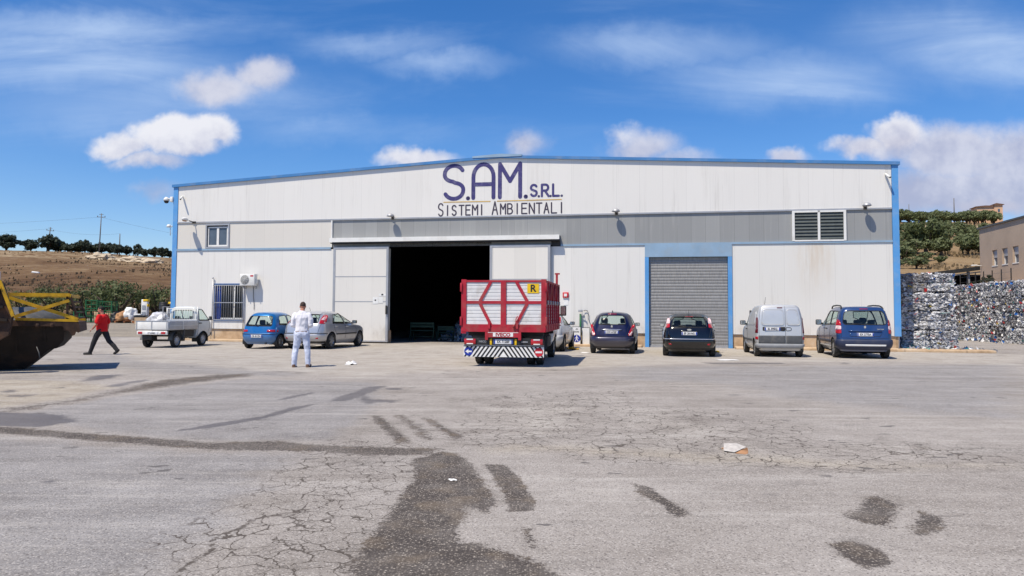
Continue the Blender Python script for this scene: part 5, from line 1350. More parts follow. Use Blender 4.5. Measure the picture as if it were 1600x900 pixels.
# ------------------------------------------------------------------ yard surface
def seg_sd(P, X, Y, closed=True):
    """signed distance (negative inside) of points to polygon, or distance to polyline"""
    P = np.array(P); n = len(P); D = np.full(X.shape, 1e9); ins = np.zeros(X.shape, bool)
    for i in range(n if closed else n-1):
        a = P[i]; b = P[(i+1) % n]; d = b-a; l = (d**2).sum()+1e-12
        t = np.clip(((X-a[0])*d[0]+(Y-a[1])*d[1])/l, 0, 1); D = np.minimum(D, np.hypot(X-a[0]-t*d[0], Y-a[1]-t*d[1]))
        if closed:
            c = (a[1] > Y) != (b[1] > Y); ins ^= c & (X < (b[0]-a[0])*(Y-a[1])/(b[1]-a[1]+1e-12)+a[0])
    return np.where(ins, -D, D) if closed else D
def axis_pts(segs):
    out = []
    for a, b, st in segs: out += list(np.arange(a, b, st))
    return np.array(out+[segs[-1][1]])
xs = axis_pts([(-140, -40, 5), (-40, -14, .6), (-14, -4, .10), (-4, 4, .04), (4, 14, .10), (14, 44, .6), (44, 144, 5)])
ys = axis_pts([(-40, 0, 5), (0, 3.4, .4), (3.4, 9.5, .04), (9.5, 16, .08), (16, 34, .2), (34, 42, .5)])
GX, GY = np.meshgrid(xs, ys)
def rise(X, Y):
    """yard level beyond the left end of the warehouse"""
    return 0*X
vals = {}
for k, L in MASKS.items():
    A = np.zeros(GX.shape)
    for st, e, poly in L:
        p = np.array(poly); lo = p.min(0)-2*e-.2; hi = p.max(0)+2*e+.2
        m = (GX > lo[0]) & (GX < hi[0]) & (GY > lo[1]) & (GY < hi[1])
        if not m.any(): continue
        if k == 'line': v = st*np.clip(1-seg_sd(poly, GX[m], GY[m], False)/.10, 0, 1)
        else: v = st*np.clip(.5-seg_sd(poly, GX[m], GY[m])/(2*e), 0, 1)
        A[m] = np.maximum(A[m], v)
    vals[k] = A
nx, ny = len(xs), len(ys)
V = np.stack([GX.ravel(), GY.ravel(), np.zeros(nx*ny)], 1)
i = np.arange((ny-1)*nx).reshape(ny-1, nx)[:, :-1].ravel(); Fq = np.stack([i, i+1, i+nx+1, i+nx], 1)
me = bpy.data.meshes.new('yard'); me.from_pydata(V.tolist(), [], Fq.tolist())
for k, A in vals.items():
    at = me.attributes.new(k, 'FLOAT', 'POINT'); at.data.foreach_set('value', A.ravel().astype(np.float32))
def yard_mat():
    m, n, b = new_mat('worn_yard_surface'); co = n.coord('Object'); x, y, z = n.xyz(co)
    A = {k: n.attr(k) for k in MASKS}
    big = n.noise(co, .22, 5, .6); mid = n.noise(co, 1.3, 6, .65); fine = n.noise(co, 60, 3, .7); med = n.noise(co, 9, 5, .7)
    # lanes of tyre wear run roughly along the front
    lane = n.noise(n.scaled(co, .10, 1.5, 1, rot=(0, 0, R(9))), 1.0, 5, .65)
    base = n.ramp(big*.4+mid*.35+lane*.25, [(.36, (.185, .162, .138)), (.46, (.275, .248, .220)), (.55, (.335, .306, .276)), (.64, (.42, .388, .348))])
    tar = n.step(A['tar']+(mid-.5)*.7+(lane-.5)*.6, .25, .7)
    base = n.mix(tar*.85, base, n.ramp(mid*.5+lane*.5, [(.36, (.185, .175, .170)), (.5, (.24, .23, .224)), (.64, (.30, .288, .280))]))
    pale = n.step(A['pale']+(mid-.5)*.8+(lane-.5)*.9, .25, .8)
    base = n.mix(pale*.7, base, n.ramp(mid, [(.3, (.32, .285, .235)), (.55, (.42, .385, .335)), (.75, (.47, .44, .39))]))
    sand = n.step(A['sand']+(mid-.5)*.7, .25, .8)
    base = n.mix(sand*.75, base, n.ramp(mid, [(.3, (.26, .215, .15)), (.55, (.40, .35, .27)), (.75, (.45, .41, .33))]))
    # pale dust lying in streaks
    base = n.mix(n.step(n.noise(n.scaled(co, .22, 2.6, 1, (5, 2, 0), R(0) and (0, 0, 0) or (0, 0, R(7))), 1.0, 5, .72), .5, .72)*.55, base, (.47, .44, .40))
    # blotches and general grime
    base = n.mix(n.step(n.noise(n.scaled(co, .5, 1.6, 1, rot=(0, 0, R(12))), 1.1, 5, .72), .56, .74)*.5, base, (.12, .11, .10))
    base = n.mix(n.step(med, .52, .72)*.32, base, (.47, .435, .39)); base = n.mix(n.step(n.noise(co, 4.5, 6, .72), .53, .70)*.42, base, (.16, .145, .13))
    # fine grit: light and dark specks
    g1 = n.voro(co, 95, 'F1', 'Color'); r, g, bl = n.xyz(g1)
    base = n.mix(n.step(r, .80, .9)*.38, base, (.62, .58, .53)); base = n.mix(n.step(g, .84, .92)*.55, base, (.07, .06, .055))
    g3 = n.voro(co, 30, 'F1', 'Color'); r3, g3_, b3 = n.xyz(g3); dd = n.voro(co, 30)
    base = n.mix(n.step(r3, .93, .95)*n.step(dd, .22, .12)*.6, base, (.6, .56, .5)); base = n.mix(n.step(g3_, .94, .96)*n.step(dd, .25, .12)*.7, base, (.06, .05, .045))
    # small dark drips
    dr = n.noise(n.scaled(co, 2.2, 3.6, 1), 1.0, 3, .5); dz = n.noise(co, .35, 3)
    base = n.mix(n.step(dr, .655, .675)*n.step(dz, .46, .56)*.75, base, (.085, .078, .075))
    # exposed aggregate
    rag = n.noise(co, 12, 5, .75); ragb = n.noise(co, 3.2, 3)
    agg = n.step(A['agg']+(rag-.5)*1.2+(n.noise(co, 38, 3, .7)-.5)*1.1+(ragb-.5)*.55, .39, .55)
    sc = n.voro(co, 66, 'F1', 'Color'); sr, sgr, sb = n.xyz(sc); sd = n.voro(co, 66)
    stones = n.ramp(sr, [(0, (.052, .043, .038)), (.3, (.085, .071, .062)), (.55, (.13, .11, .093)), (.78, (.21, .18, .15)), (.93, (.38, .335, .28))])
    stones = n.mix(n.step(sd, .32, .58)*.9, stones, (.045, .037, .032))
    stones = n.mix(n.step(ragb*.6+n.noise(co, 1.1, 3)*.4, .48, .66)*.35, stones, (.22, .165, .105))
    base = n.mix(n.step(A['agg']+(ragb-.5)*.6, .15, .5)*.14, base, (.17, .145, .12)); agg = agg*(n.step(n.noise(co, 1.9, 4, .65), .34, .6)*.22+.78); base = n.mix(agg*.95, base, stones)
    # damp stains and dark patches
    wet_dark = n.step(A['wet_dark']+(rag-.5)*.9+(mid-.5)*.9+(lane-.5)*.4, .36, .66)
    base = n.mix(wet_dark*.78, base, n.ramp(mid, [(.3, (.075, .066, .064)), (.7, (.13, .118, .112))]))
    # alligator cracks
    wv = n.new('ShaderNodeVectorMath'); wv.operation = 'MULTIPLY_ADD'; n.put(wv.inputs[0], n.noise(co, 3.0, 4, .6, 0, True)); wv.inputs[1].default_value = (.28,)*3; n.put(wv.inputs[2], co)
    e1 = n.voro(wv.outputs[0], 4.4, 'DISTANCE_TO_EDGE'); e2 = n.voro(wv.outputs[0], 8.5, 'DISTANCE_TO_EDGE')
    gate = n.step(A['crack']+(n.noise(co, .7, 4, .6)-.5)*1.2+.08, .28, .6)
    thick = n.noise(co, 2.3, 3)
    c1 = n.step(e1-(thick-.36)*.10, .016, .0)*gate
    gate2 = n.step(A['crack']+(n.noise(n.scaled(co, 1, 1, 1, (4, 7, 0)), .8, 4, .6)-.5)*1.5, .55, .8)
    c2 = n.step(e2-(thick-.40)*.12, .018, .0)*gate2
    ln = n.step(A['line']+(n.noise(co, 16, 3, .7)-.5)*.8, .72, .92)
    cr = c1.max(c2*.75).max(ln)
    base = n.mix(cr*.85*(1-agg*.8), base, (.060, .047, .036))
    n.put(b.inputs['Base Color'], base)
    n.put(b.inputs['Roughness'], .92-wet_dark*.35); b.inputs['Specular IOR Level'].default_value = .3
    hgt = n.noise(co, 55, 3, .75)*.8
    n.put(b.inputs['Normal'], n.bump(hgt, .55, .02)); return m
me.materials.append(yard_mat()); tag(link_mesh('yard_ground', me), kind='structure')
# low kerbs along the wall
cm = plinth_mat()
for a, c, o in ((26.95, 36.6, 1.0), (2.6, 8.6, .75), (19.6, 23.1, .6)):
    b = MB(); b.rbox(a, c, -o, .02, -.05, .10, .03); tag(b.build('kerb', cm, None, A0, (0, 0, WRZ)), kind='structure')

# ------------------------------------------------------------------ terrain: one sheet to the horizon
def sst(x, a, b): t = np.clip((x-a)/(b-a), 0, 1); return t*t*(3-2*t)
def terrain(X, Y):
    X = np.asarray(X, float); Y = np.asarray(Y, float)
    yl = np.interp(Y, [-4000, 41, 58, 66, 74, 100, 150, 186, 205, 260, 700, 4000], [0, 0, .50, .78, 2.0, 5.2, 10.8, 14.9, 15.6, 14.5, 8, 0])
    yl = yl+np.clip(-(X+107)*.045, -3, 5)*sst(Y, 110, 190)*sst(-Y, -600, -260)
    yr = np.interp(Y, [-4000, 50, 60, 75, 110, 190, 205, 250, 275, 400, 900, 4000], [0, 0, 1.5, 5.7, 11.0, 23.0, 25.2, 31.6, 33.3, 32, 12, 0])
    w = sst(X, -8, 24); z = yl*(1-w)+yr*w
    z = z*(1-sst(np.abs(X), 400, 1500))
    return z
def bumps(X, Y):
    out = np.zeros(np.shape(X)); 
    fx = np.ravel(X); fy = np.ravel(Y); o = np.empty(fx.shape)
    for q in range(len(fx)): o[q] = mnoise.noise((fx[q]*.045, fy[q]*.045, 3.1))*1.0+mnoise.noise((fx[q]*.17, fy[q]*.17, 8.0))*.35
    return o.reshape(np.shape(X))*sst(np.asarray(Y, float), 64, 100)*.9
def tz(x, y): return float(terrain(x, y)+bumps(np.array([x]), np.array([y]))[0])
tx = axis_pts([(-4000, -400, 400), (-400, -150, 25), (-150, -15, 1.6), (-15, 20, 5), (20, 160, 1.8), (160, 400, 20), (400, 4000, 400)])
ty = axis_pts([(-4000, -100, 500), (-100, 40, 20), (40, 60, 3), (60, 280, 1.6), (280, 400, 15), (400, 4000, 300)])
TX, TY = np.meshgrid(tx, ty); TZ = terrain(TX, TY)+bumps(TX, TY)-.03
TZ[TY < 42] = -.03
nx, ny = len(tx), len(ty); V = np.stack([TX.ravel(), TY.ravel(), TZ.ravel()], 1)
i = np.arange((ny-1)*nx).reshape(ny-1, nx)[:, :-1].ravel(); Fq = np.stack([i, i+1, i+nx+1, i+nx], 1)
me = bpy.data.meshes.new('hill_terrain'); me.from_pydata(V.tolist(), [], Fq.tolist()); me.polygons.foreach_set('use_smooth', [True]*len(Fq))
def hill_mat():
    m, n, b = new_mat('dry_hillside'); co = n.coord('Object'); x, y, z = n.xyz(co)
    a = n.noise(n.scaled(co, .05, .09, .05), 1.0, 7, .68); c = n.noise(n.scaled(co, .35, .7, .7), 1.0, 6, .7); f = n.noise(co, 2.2, 4, .7)
    left = n.ramp(a*.45+c*.40+f*.15+n.step(y, 95, 185)*.10-.03, [(.36, (.055, .032, .018)), (.44, (.115, .068, .037)), (.52, (.175, .112, .062)), (.60, (.25, .18, .108)), (.72, (.36, .29, .195))])
    right = n.ramp(a*.4+c*.35+f*.25, [(.34, (.15, .092, .045)), (.48, (.255, .175, .095)), (.62, (.34, .25, .145)), (.75, (.42, .34, .22))])
    k = n.step(x, 5, 15); cc = n.mix(k, left, right)
    # pale track strips
    tr = n.step((y+x*.03-172+(c-.5)*10).abs(), 9, 3)*n.step(c, .45, .58)*(1-k)
    cc = n.mix(tr*.6, cc, (.40, .32, .21))
    tr2 = n.step((y-x*.06-188+(c-.5)*6).abs(), 17, 11)*k; cc = n.mix(tr2*.75, cc, (.43, .34, .22))
    yardz = n.step(y+(c-.5)*4, 66, 63); cc = n.mix(yardz, cc, n.ramp(c, [(.3, (.2, .18, .155)), (.7, (.36, .32, .26))]))
    n.put(b.inputs['Base Color'], cc); b.inputs['Roughness'].default_value = 1; b.inputs['Specular IOR Level'].default_value = .1
    n.put(b.inputs['Normal'], n.bump(f*.6+c, .8, .5)); return m
me.materials.append(hill_mat()); tag(link_mesh('hill_terrain', me), kind='structure')
# dry grass and weeds on the left field and the right slope
def grass(name, regions, count, h0, h1, m):
    b = MB()
    for q in range(count):
        x0, x1, y0, y1 = random.choice(regions); x = random.uniform(x0, x1); y = random.uniform(y0, y1)
        if mnoise.noise((x*.09, y*.09, 1.7)) < -.05: continue
        z = tz(x, y)-.05; h = random.uniform(h0, h1); w = h*random.uniform(.5, 1.3)
        for j in range(3):
            a = random.uniform(0, 2*math.pi); dx, dy = math.cos(a)*w/2, math.sin(a)*w/2; l = random.uniform(-.3, .3)*h
            b.add([(x-dx, y-dy, z), (x+dx, y+dy, z), (x+dx*.4+l, y+dy*.4, z+h), (x-dx*.6+l, y-dy*.6, z+h*.8)], [(0, 1, 2, 3)])
    return tag(b.build(name, m), kind='stuff')
gm = leaf_mat('dry_weeds', (.15, .098, .052), (.30, .215, .125)); gm2 = leaf_mat('straw', (.20, .14, .07), (.34, .255, .15))
o = grass('dry_grass', [(-130, -30, 68, 100), (-140, -40, 90, 190)], 9000, .12, .38, gm); tag(o, 'brown dry weeds covering the field left of the warehouse', 'dry grass')
o = grass('straw_grass', [(40, 70, 70, 110), (60, 150, 110, 240)], 5000, .15, .4, gm2); tag(o, 'straw coloured dry grass on the olive slope at right', 'dry grass')
# ------------------------------------------------------------------ trees
def make_crown(seed, rx, rz, clumps, per, leaf, base, flat=.75):
    rnd = random.Random(seed); b = MB()
    C = []
    for k in range(clumps):
        u = rnd.uniform(-1, 1); a = rnd.uniform(0, 2*math.pi); s = math.sqrt(1-u*u); r = rnd.uniform(.45, .92)
        C.append((rx*r*s*math.cos(a), rx*r*s*math.sin(a), base+rz*(1+r*u*flat), rnd.uniform(.28, .5)*rx*.75))
    for cx, cy, cz, cr in C:
        for j in range(per):
            u = rnd.uniform(-1, 1); a = rnd.uniform(0, 2*math.pi); s = math.sqrt(1-u*u); r = cr*rnd.uniform(.55, 1.0)
            p = Vector((cx+r*s*math.cos(a), cy+r*s*math.sin(a), cz+r*u*.8))
            n = (Vector((s*math.cos(a), s*math.sin(a), u+.3))+Vector((rnd.uniform(-1, 1), rnd.uniform(-1, 1), rnd.uniform(-1, 1)))*.8).normalized()
            t = n.orthogonal().normalized(); t = (Matrix.Rotation(rnd.uniform(0, 6.28), 3, n) @ t); w = n.cross(t); l = leaf*rnd.uniform(.6, 1.4)
            b.add([tuple(p-t*l-w*l*.35), tuple(p+t*l*.2-w*l*.55), tuple(p+t*l), tuple(p+t*l*.1+w*l*.5)], [(0, 1, 2, 3)])
    return b
def make_tree(name, seed, label, cat, group, rx, rz, trunk, leafm, clumps=26, per=42, leaf=.17, limbs=4):
    rnd = random.Random(seed+99); t = thing(name, label, cat, (0, 0, 0), 0, group)
    b = MB(); k = rx*.06+.04
    b.tube([(0, 0, -.3), (.03, 0, trunk*.4), (-.04, .03, trunk*.8), (0, 0, trunk+rz*.5)], [k*1.5, k*1.15, k, k*.6], 8)
    for j in range(limbs):
        a = 6.28*j/limbs+rnd.uniform(-.4, .4); b.tube([(0, 0, trunk*.7), (.35*rx*math.cos(a), .35*rx*math.sin(a), trunk+rz*.4), (.7*rx*math.cos(a), .7*rx*math.sin(a), trunk+rz*rnd.uniform(.8, 1.3))], [k*.8, k*.5, k*.2], 6)
    b.build('trunk', M['bark'], t)
    make_crown(seed, rx, rz, clumps, per, leaf, trunk-.12*rz).build('crown', leafm, t)
    return t
def put(t, x, y, s, rz, label=None, group=None, sz=1.0):
    t.location = (x, y, tz(x, y)-.05); t.scale = (s*random.uniform(.85, 1.2), s*random.uniform(.85, 1.2), s*sz*random.uniform(.88, 1.15)); t.rotation_euler = (0, 0, rz)
    if label: t['label'] = label
    if group: t['group'] = group
def plant(protos, spots):
    used = set()
    for x, y, s, k, lab, grp, sz in spots:
        p = protos[k % len(protos)]
        o = p if p.name not in used else copy_tree(p); used.add(p.name)
        put(o, x, y, s, random.uniform(0, 6.28), lab, grp, sz)
# row along the left hilltop
gl = 'dark trees along the left hilltop'
pr = [make_tree('hilltop_tree', 10+i, 'round dark tree in the row along the brown hilltop', 'tree', gl, 2.3, 1.9, .55, M['leaf_dark'], 34, 50, .30) for i in range(3)]
sp = []
for i, (px, d, s) in enumerate([(-20, 196, 1.1), (8, 193, 1.15), (46, 195, 1.05), (74, 194, 1.12), (92, 198, 1.0), (105, 193, .95), (118, 197, .95), (131, 194, 1.0), (142, 199, .9), (157, 195, 1.0), (170, 198, .9), (182, 194, .9), (196, 197, .85), (214, 199, .8), (224, 196, .65), (240, 198, .8), (252, 195, .8), (264, 197, .75)]):
    x = (px-800)/1185*d; lab = 'round dark tree in the row along the brown hilltop'
    if i == 2: lab = 'separate round dark tree with sky either side on the left hilltop'
    sp.append((x, d, s*random.uniform(.78, 1.08), i, lab, gl, 1.0))
plant(pr, sp)
# olives on the right slope
go = 'olive trees on the right hillside'
pr = [make_tree('olive_tree', 30+i, 'grey green olive tree in the orchard on the right slope', 'tree', go, 1.9, 1.25, .75, M['leaf_olive'], 26, 46, .22) for i in range(3)]
sp = []; k = 0
for d, px0, px1, st, s in ((77, 1398, 1418, 30, .62), (78, 1436, 1470, 40, .75), (84, 1466, 1490, 34, .62), (86, 1412, 1450, 36, .75), (92, 1395, 1480, 36, .82), (99, 1400, 1470, 32, .85), (107, 1396, 1482, 31, .9), (116, 1398, 1540, 28, .95), (126, 1396, 1545, 27, .95), (138, 1398, 1545, 25, 1.0), (151, 1396, 1545, 23, 1.0), (164, 1398, 1548, 24, .9), (96, 1515, 1545, 22, .95), (104, 1520, 1545, 20, .9)):
    for px in np.arange(px0, px1+1, st):
        dd = d+random.uniform(-2.5, 2.5); x = (px+random.uniform(-7, 7)-800)/1185*dd
        sp.append((x, dd, s*random.uniform(.62, .95), k, 'grey green olive tree in the orchard on the right slope', go, random.uniform(.85, 1.05))); k += 1
plant(pr, sp)
go2 = 'terrace row of trees below the hilltop house'
pr = [make_tree('olive_tree', 50+i, 'olive tree in the straight terrace row below the hilltop house', 'tree', go2, 2.2, 1.5, 1.2, M['leaf_olive'], 24, 40, .30) for i in range(2)]
sp = []; k = 0
for d, st in ((216, 13), (228, 12), (242, 13)):
    for px in np.arange(1398, 1566, st):
        x = (px+random.uniform(-2, 2)-800)/1185*d; sp.append((x, d+random.uniform(-1, 1), random.uniform(.85, 1.0), k, 'olive tree in the straight terrace row below the hilltop house', go2, 1.0)); k += 1
plant(pr, sp)
go3 = 'dark trees on the right skyline'
pr = [make_tree('skyline_tree', 60+i, 'dark rounded tree on the right skyline beside the hilltop house', 'tree', go3, 2.6, 1.5, .8, M['leaf_dark'], 24, 40, .32) for i in range(2)]
sp = []
for i, (px, s) in enumerate(((1408, 1.35), (1424, .85), (1441, 1.05), (1459, 1.0), (1474, 1.1), (1497, .6), (1520, 1.1), (1530, .8))):
    sp.append(((px-800)/1185*258, 258, s, i, 'dark rounded tree on the right skyline beside the hilltop house' if i else 'tallest dark tree on the right skyline, beside the warehouse corner', go3, 1.0))
plant(pr, sp)
o = make_tree('broad_tree', 71, 'broad brighter green tree standing among the olives on the right slope', 'tree', None, 2.6, 1.7, .8, M['leaf_green'], 34, 60, .2); put(o, (1448-800)/1185*97, 97, 1.25, .3)
# bushes behind the yard at left
gb = 'feathery green bushes behind the left yard'
pr = [make_tree('bush', 80+i, 'feathery green bush', 'bush', gb, 2.0, 1.35, .35, M['leaf_green'], 22, 62, .10, 6) for i in range(2)]
sp = []
for i, (px, d, s, lab) in enumerate(((30, 66, 1.0, 'feathery green bush behind the yellow skip frame, nearest the left picture edge'), (86, 66, 1.0, 'feathery green bush showing through the yellow skip frame'), (128, 65, 1.15, 'feathery green bush behind the tallest green crates'), (186, 64, 1.35, 'largest feathery green bush with forked trunk, right of the green crates'), (248, 65, 1.1, 'feathery green bush beside the left warehouse corner post'), (160, 67, 1.0, 'feathery green bush between the crates and the largest bush'), (219, 67, .85, 'low feathery green bush behind the heaped white sacks'))):
    sp.append(((px-800)/1185*d, d, s, i, lab, gb, 1.0))
plant(pr, sp)
# plants by the beige building
for q, (Y, X, s) in enumerate(((27.6, 47.0, .42), (30.2, 46.9, .3))):
    o = make_tree('shrub', 90+q, ['dark shrub growing above the bales below the building windows', 'small shrub at the foot of the beige wall corner'][q], 'shrub', None, 1.2, 1.5, .2, M['leaf_dark'], 22, 40, .16)
    c, s_ = math.cos(WRZ), math.sin(WRZ); o.location = (A0.x+c*X-s_*Y, A0.y+s_*X+c*Y, 3.2); o.scale = (s, s, s)

# ------------------------------------------------------------------ poles, wires, house
def pole(px, d, hgt, label, arms=True, lean=0.0, r=.13):
    x = (px-800)/1185*d; t = thing('utility_pole', label, 'utility pole', (x, d, tz(x, d)-.2)); t.rotation_euler = (0, lean, 0)
    b = MB(); b.tube([(0, 0, 0), (0, 0, hgt*.5), (0, 0, hgt)], [r*1.3, r*1.1, r*.8], 10); b.build('pole', M['wood_pole'], t)
    if arms:
        b = MB(); b.bar((-1.0, 0, hgt-.9), (1.0, 0, hgt-.9), .12); b.bar((-.5, 0, hgt-.25), (.5, 0, hgt-.25), .10)
        for xx in (-.9, 0, .9): b.lathe([(0, .3), (.07, .25), (.09, .1), (.05, 0)], 'Z', 8, (xx, 0, hgt-.84))
        b.build('crossarm', M['wood_pole'], t)
    return x, d, tz(x, d)-.2+hgt
a1 = pole(153, 184, 10.4, 'tall pale utility pole with crossarm on the brown hill', True, .03, .115)
a2 = pole(71, 200, 7.0, 'leaning dark utility pole among the hilltop trees', True, .12)
a3 = pole(185, 202, 6.2, 'short plain post rising from the hilltop trees', False)
a4 = pole(1494, 262, 9.0, 'thin pale mast on the right skyline', False, 0, .16)
a5 = pole(1423, 262, 7.0, 'short thin mast on the right skyline near the warehouse corner', False, 0, .12)
def span(p, q, sag, label):
    pts = [(p[0]+(q[0]-p[0])*t, p[1]+(q[1]-p[1])*t, p[2]+(q[2]-p[2])*t-sag*4*t*(1-t)) for t in np.linspace(0, 1, 14)]
    b = MB(); b.tube(pts, .016, 5); tag(b.build('overhead_wire', M['wire']), label, 'wire')
span((-180, 170, 19.5), (a1[0], a1[1], a1[2]-.9), 1.2, 'thin overhead wire running left from the tall pale utility pole')
span((a1[0], a1[1], a1[2]-.9), (-60, 205, 18.0), 1.2, 'thin overhead wire running right from the tall pale utility pole')
span((-190, 205, 21.0), (a2[0], a2[1], a2[2]-.5), 1.0, 'thin overhead wire running left from the leaning dark pole')
span((a2[0], a2[1], a2[2]-.5), (a3[0], a3[1], a3[2]), .8, 'thin overhead wire between the leaning pole and the short post')
hx = (1545-800)/1185*248; t = thing('farmhouse', 'small orange rendered farmhouse on the right hilltop', 'house', (hx, 248, tz(hx, 248)+.5), R(-14))
b = MB(); b.box(-3.7, 1.3, -2.5, 3, -2, 4.4); b.box(1.3, 3.7, -2.9, 3, -2, 4.9); b.build('wall', M['house_orange'], t)
b = MB(); b.prism([(-4.1, 4.4), (1.4, 4.4), (1.4, 4.75), (-1.3, 4.85), (-4.1, 4.6)], -2.9, 3.3); b.prism([(1.0, 4.9), (4.1, 4.9), (4.1, 5.05), (1.8, 5.5), (1.0, 5.2)], -3.3, 3.3); b.build('roof', M['roof_tile'], t)
b = MB(); b.prism([(-.9, 0), (.7, 0), (.7, 1.9)]+[(-.1+.8*math.cos(a), 1.9+.6*math.sin(a)) for a in np.linspace(.3, 2.85, 8)]+[(-.9, 1.9)], -2.53, -2.45); b.build('arched_door', M['cardboard'], t)
for x in (-2.9, -1.7): b = MB(); b.box(x-.3, x+.3, -2.53, -2.45, 2.0, 3.1); b.build('window', M['pane'], t)
b = MB(); b.box(2.3, 2.9, -2.93, -2.85, 2.6, 3.6); b.build('window', M['pane'], t)
# pale rubble mounds near the hilltop
for k, (px, d, w, h) in enumerate(((155, 172, 3.2, 1.3), (205, 168, 3.0, 1.1), (232, 168, 3.2, 1.0), (186, 170, 1.8, .5))):
    x = (px-800)/1185*d; bm = bmesh.new(); bmesh.ops.create_icosphere(bm, subdivisions=4, radius=1)
    for v in bm.verts:
        nz = mnoise.noise(v.co*2.2+Vector((k*5, 0, 0)))*.35+mnoise.noise(v.co*6)*.12; v.co = Vector((v.co.x*w*(1+nz), v.co.y*w*.7*(1+nz), max(-.2, v.co.z)*h*(1+nz)))
    b = MB(); b.bm(bm, False); o = b.build('rubble_mound', M['rock'], None, (x, d, tz(x, d)-.15))
    tag(o, ['greyish rubble mound at the foot of the tall pale utility pole', 'cream rubble mound in the middle of the hilltop, right of the tall pole', 'cream rubble mound nearest the warehouse on the hilltop', 'smallest low rubble mound beside the tall pole mound'][k], 'rubble', 'rubble mounds on the left hill')
x = (55-800)/1185*120; b = MB(); b.rbox(-.55, .55, -.3, .3, 0, .32, .15); tag(b.build('white_sack', M['paper'], None, (x, 120, tz(x, 120)), (0, .1, .2)), 'lone white sack lying on the brown field', 'sack')
# ------------------------------------------------------------------ people: overlapping limbs fused into one surface
def fuse(mb, voxel, smooth=4, name='tmp'):
    o = mb.build(name, M['skin'])
    r = o.modifiers.new('r', 'REMESH'); r.mode = 'VOXEL'; r.voxel_size = voxel; r.use_smooth_shade = True
    s = o.modifiers.new('s', 'SMOOTH'); s.iterations = smooth; s.factor = .5
    dg = bpy.context.evaluated_depsgraph_get(); dg.update()
    me = bpy.data.meshes.new_from_object(o.evaluated_get(dg)); bpy.data.objects.remove(o); return me
def tri_fix(mb): return mb
def blob(b, c, r, M3=None, seg=14):
    bm = bmesh.new(); bmesh.ops.create_uvsphere(bm, u_segments=seg, v_segments=seg-4, radius=1)
    Mx = Matrix.Translation(c) @ (M3.to_4x4() if M3 else Matrix()) @ Matrix.Diagonal((*r, 1)); return b.bm(bm, True, Mx)
def limb(b, pts, rs, n=12):
    b.tube(pts, rs, n)
    for p, r in zip(pts, rs): blob(b, p, (r, r, r), None, 12)
def loft(b, rings, n=20):
    """rings: (cx, cy, z, rx, ry)"""
    vs = []; fs = []
    for cx, cy, z, rx, ry in rings:
        for k in range(n): a = 2*math.pi*k/n; vs.append((cx+rx*math.cos(a), cy+ry*math.sin(a), z))
    for i in range(len(rings)-1):
        for k in range(n): fs.append((i*n+k, i*n+(k+1) % n, (i+1)*n+(k+1) % n, (i+1)*n+k))
    fs.append(tuple(range(n))[::-1]); fs.append(tuple((len(rings)-1)*n+k for k in range(n))); b.add(vs, fs, True)
def hand(b, wrist, d, up, thumb, curl=.5, s=1.0):
    """palm and five separate fingers; d: direction of fingers, up: back of the hand normal, thumb: side sign"""
    d = Vector(d).normalized(); up = Vector(up); up = (up-d*up.dot(d)).normalized(); sd = d.cross(up)*thumb; w = Vector(wrist)
    pc = w+d*.05*s; R3 = Matrix((sd, d, up)).transposed(); blob(b, pc, (.040*s, .052*s, .016*s), R3)
    for k, (off, ln) in enumerate(((.030, .070), (.010, .080), (-.010, .074), (-.029, .058))):
        p0 = w+d*.075*s+sd*off*s; c1 = curl*.5; d1 = (d-up*c1).normalized(); d2 = (d-up*(c1+curl*1.2)).normalized(); ln *= s
        p1 = p0+d1*ln*.5; p2 = p1+d2*ln*.55; limb(b, [p0-d*.03*s, p0, p1, p2], [.0088*s, .0092*s, .0084*s, .0068*s], 8)
    t0 = w+d*.02*s+sd*.03*s; t1 = t0+(sd*.75+d*.6).normalized()*.035*s; t2 = t1+(sd*.25+d*.9-up*.35).normalized()*.032*s
    limb(b, [w+d*.015*s, t0, t1, t2], [.013*s, .0115*s, .010*s, .008*s], 8)
def head(b, c, rot, s=1.0, hair=None):
    """c: middle of the skull; rot: head orientation (faces +y)"""
    T = lambda v: tuple(Vector(c)+rot @ (Vector(v)*s)); Rr = rot
    def e(v, r): blob(b, T(v), tuple(q*s for q in r), Rr, 16)
    e((0, -.008, .02), (.076, .094, .098)); e((0, .025, -.055), (.058, .068, .068)); e((0, .062, -.088), (.028, .026, .024))
    e((0, .098, -.02), (.012, .018, .022)); e((0, .088, .008), (.010, .014, .03)); e((0, .080, -.062), (.026, .014, .008)); e((0, .079, -.074), (.022, .014, .008))
    for sx in (-1, 1):
        e((sx*.078, -.005, -.012), (.010, .022, .033)); e((sx*.032, .076, .018), (.018, .012, .007)); e((sx*.040, .062, -.03), (.02, .02, .02))
def face_parts(root, c, rot, s, hairm, shape):
    T = lambda v: tuple(Vector(c)+rot @ (Vector(v)*s)); b = MB()
    for sx in (-1, 1): blob(b, T((sx*.031, .083, .006)), (.011*s, .008*s, .006*s), rot, 10)
    b.build('eyes', M['ink'], root)
    b = MB(); blob(b, T((0, -.016, .032)), tuple(q*s for q in shape), rot, 18)
    # keep the crown and the back of the head only
    keep = [];
    for q in b.f:
        m = sum((Vector(b.v[i]) for i in q), Vector())/len(q); l = rot.inverted() @ (m-Vector(c))
        if l.y < .055*s and l.z > (-.06+max(0, l.y)*1.0)*s: keep.append(q)
    b.f = keep; b.m = [0]*len(keep); b.sm = [True]*len(keep); b.build('hair', hairm, root)
def garment(root, name, fill, m, voxel=.014, smooth=3):
    b = MB(); fill(b); me = fuse(b, voxel, smooth, name); me.materials.clear(); me.materials.append(m); me.name = name
    me.polygons.foreach_set('use_smooth', [True]*len(me.polygons)); return link_mesh(name, me, root)
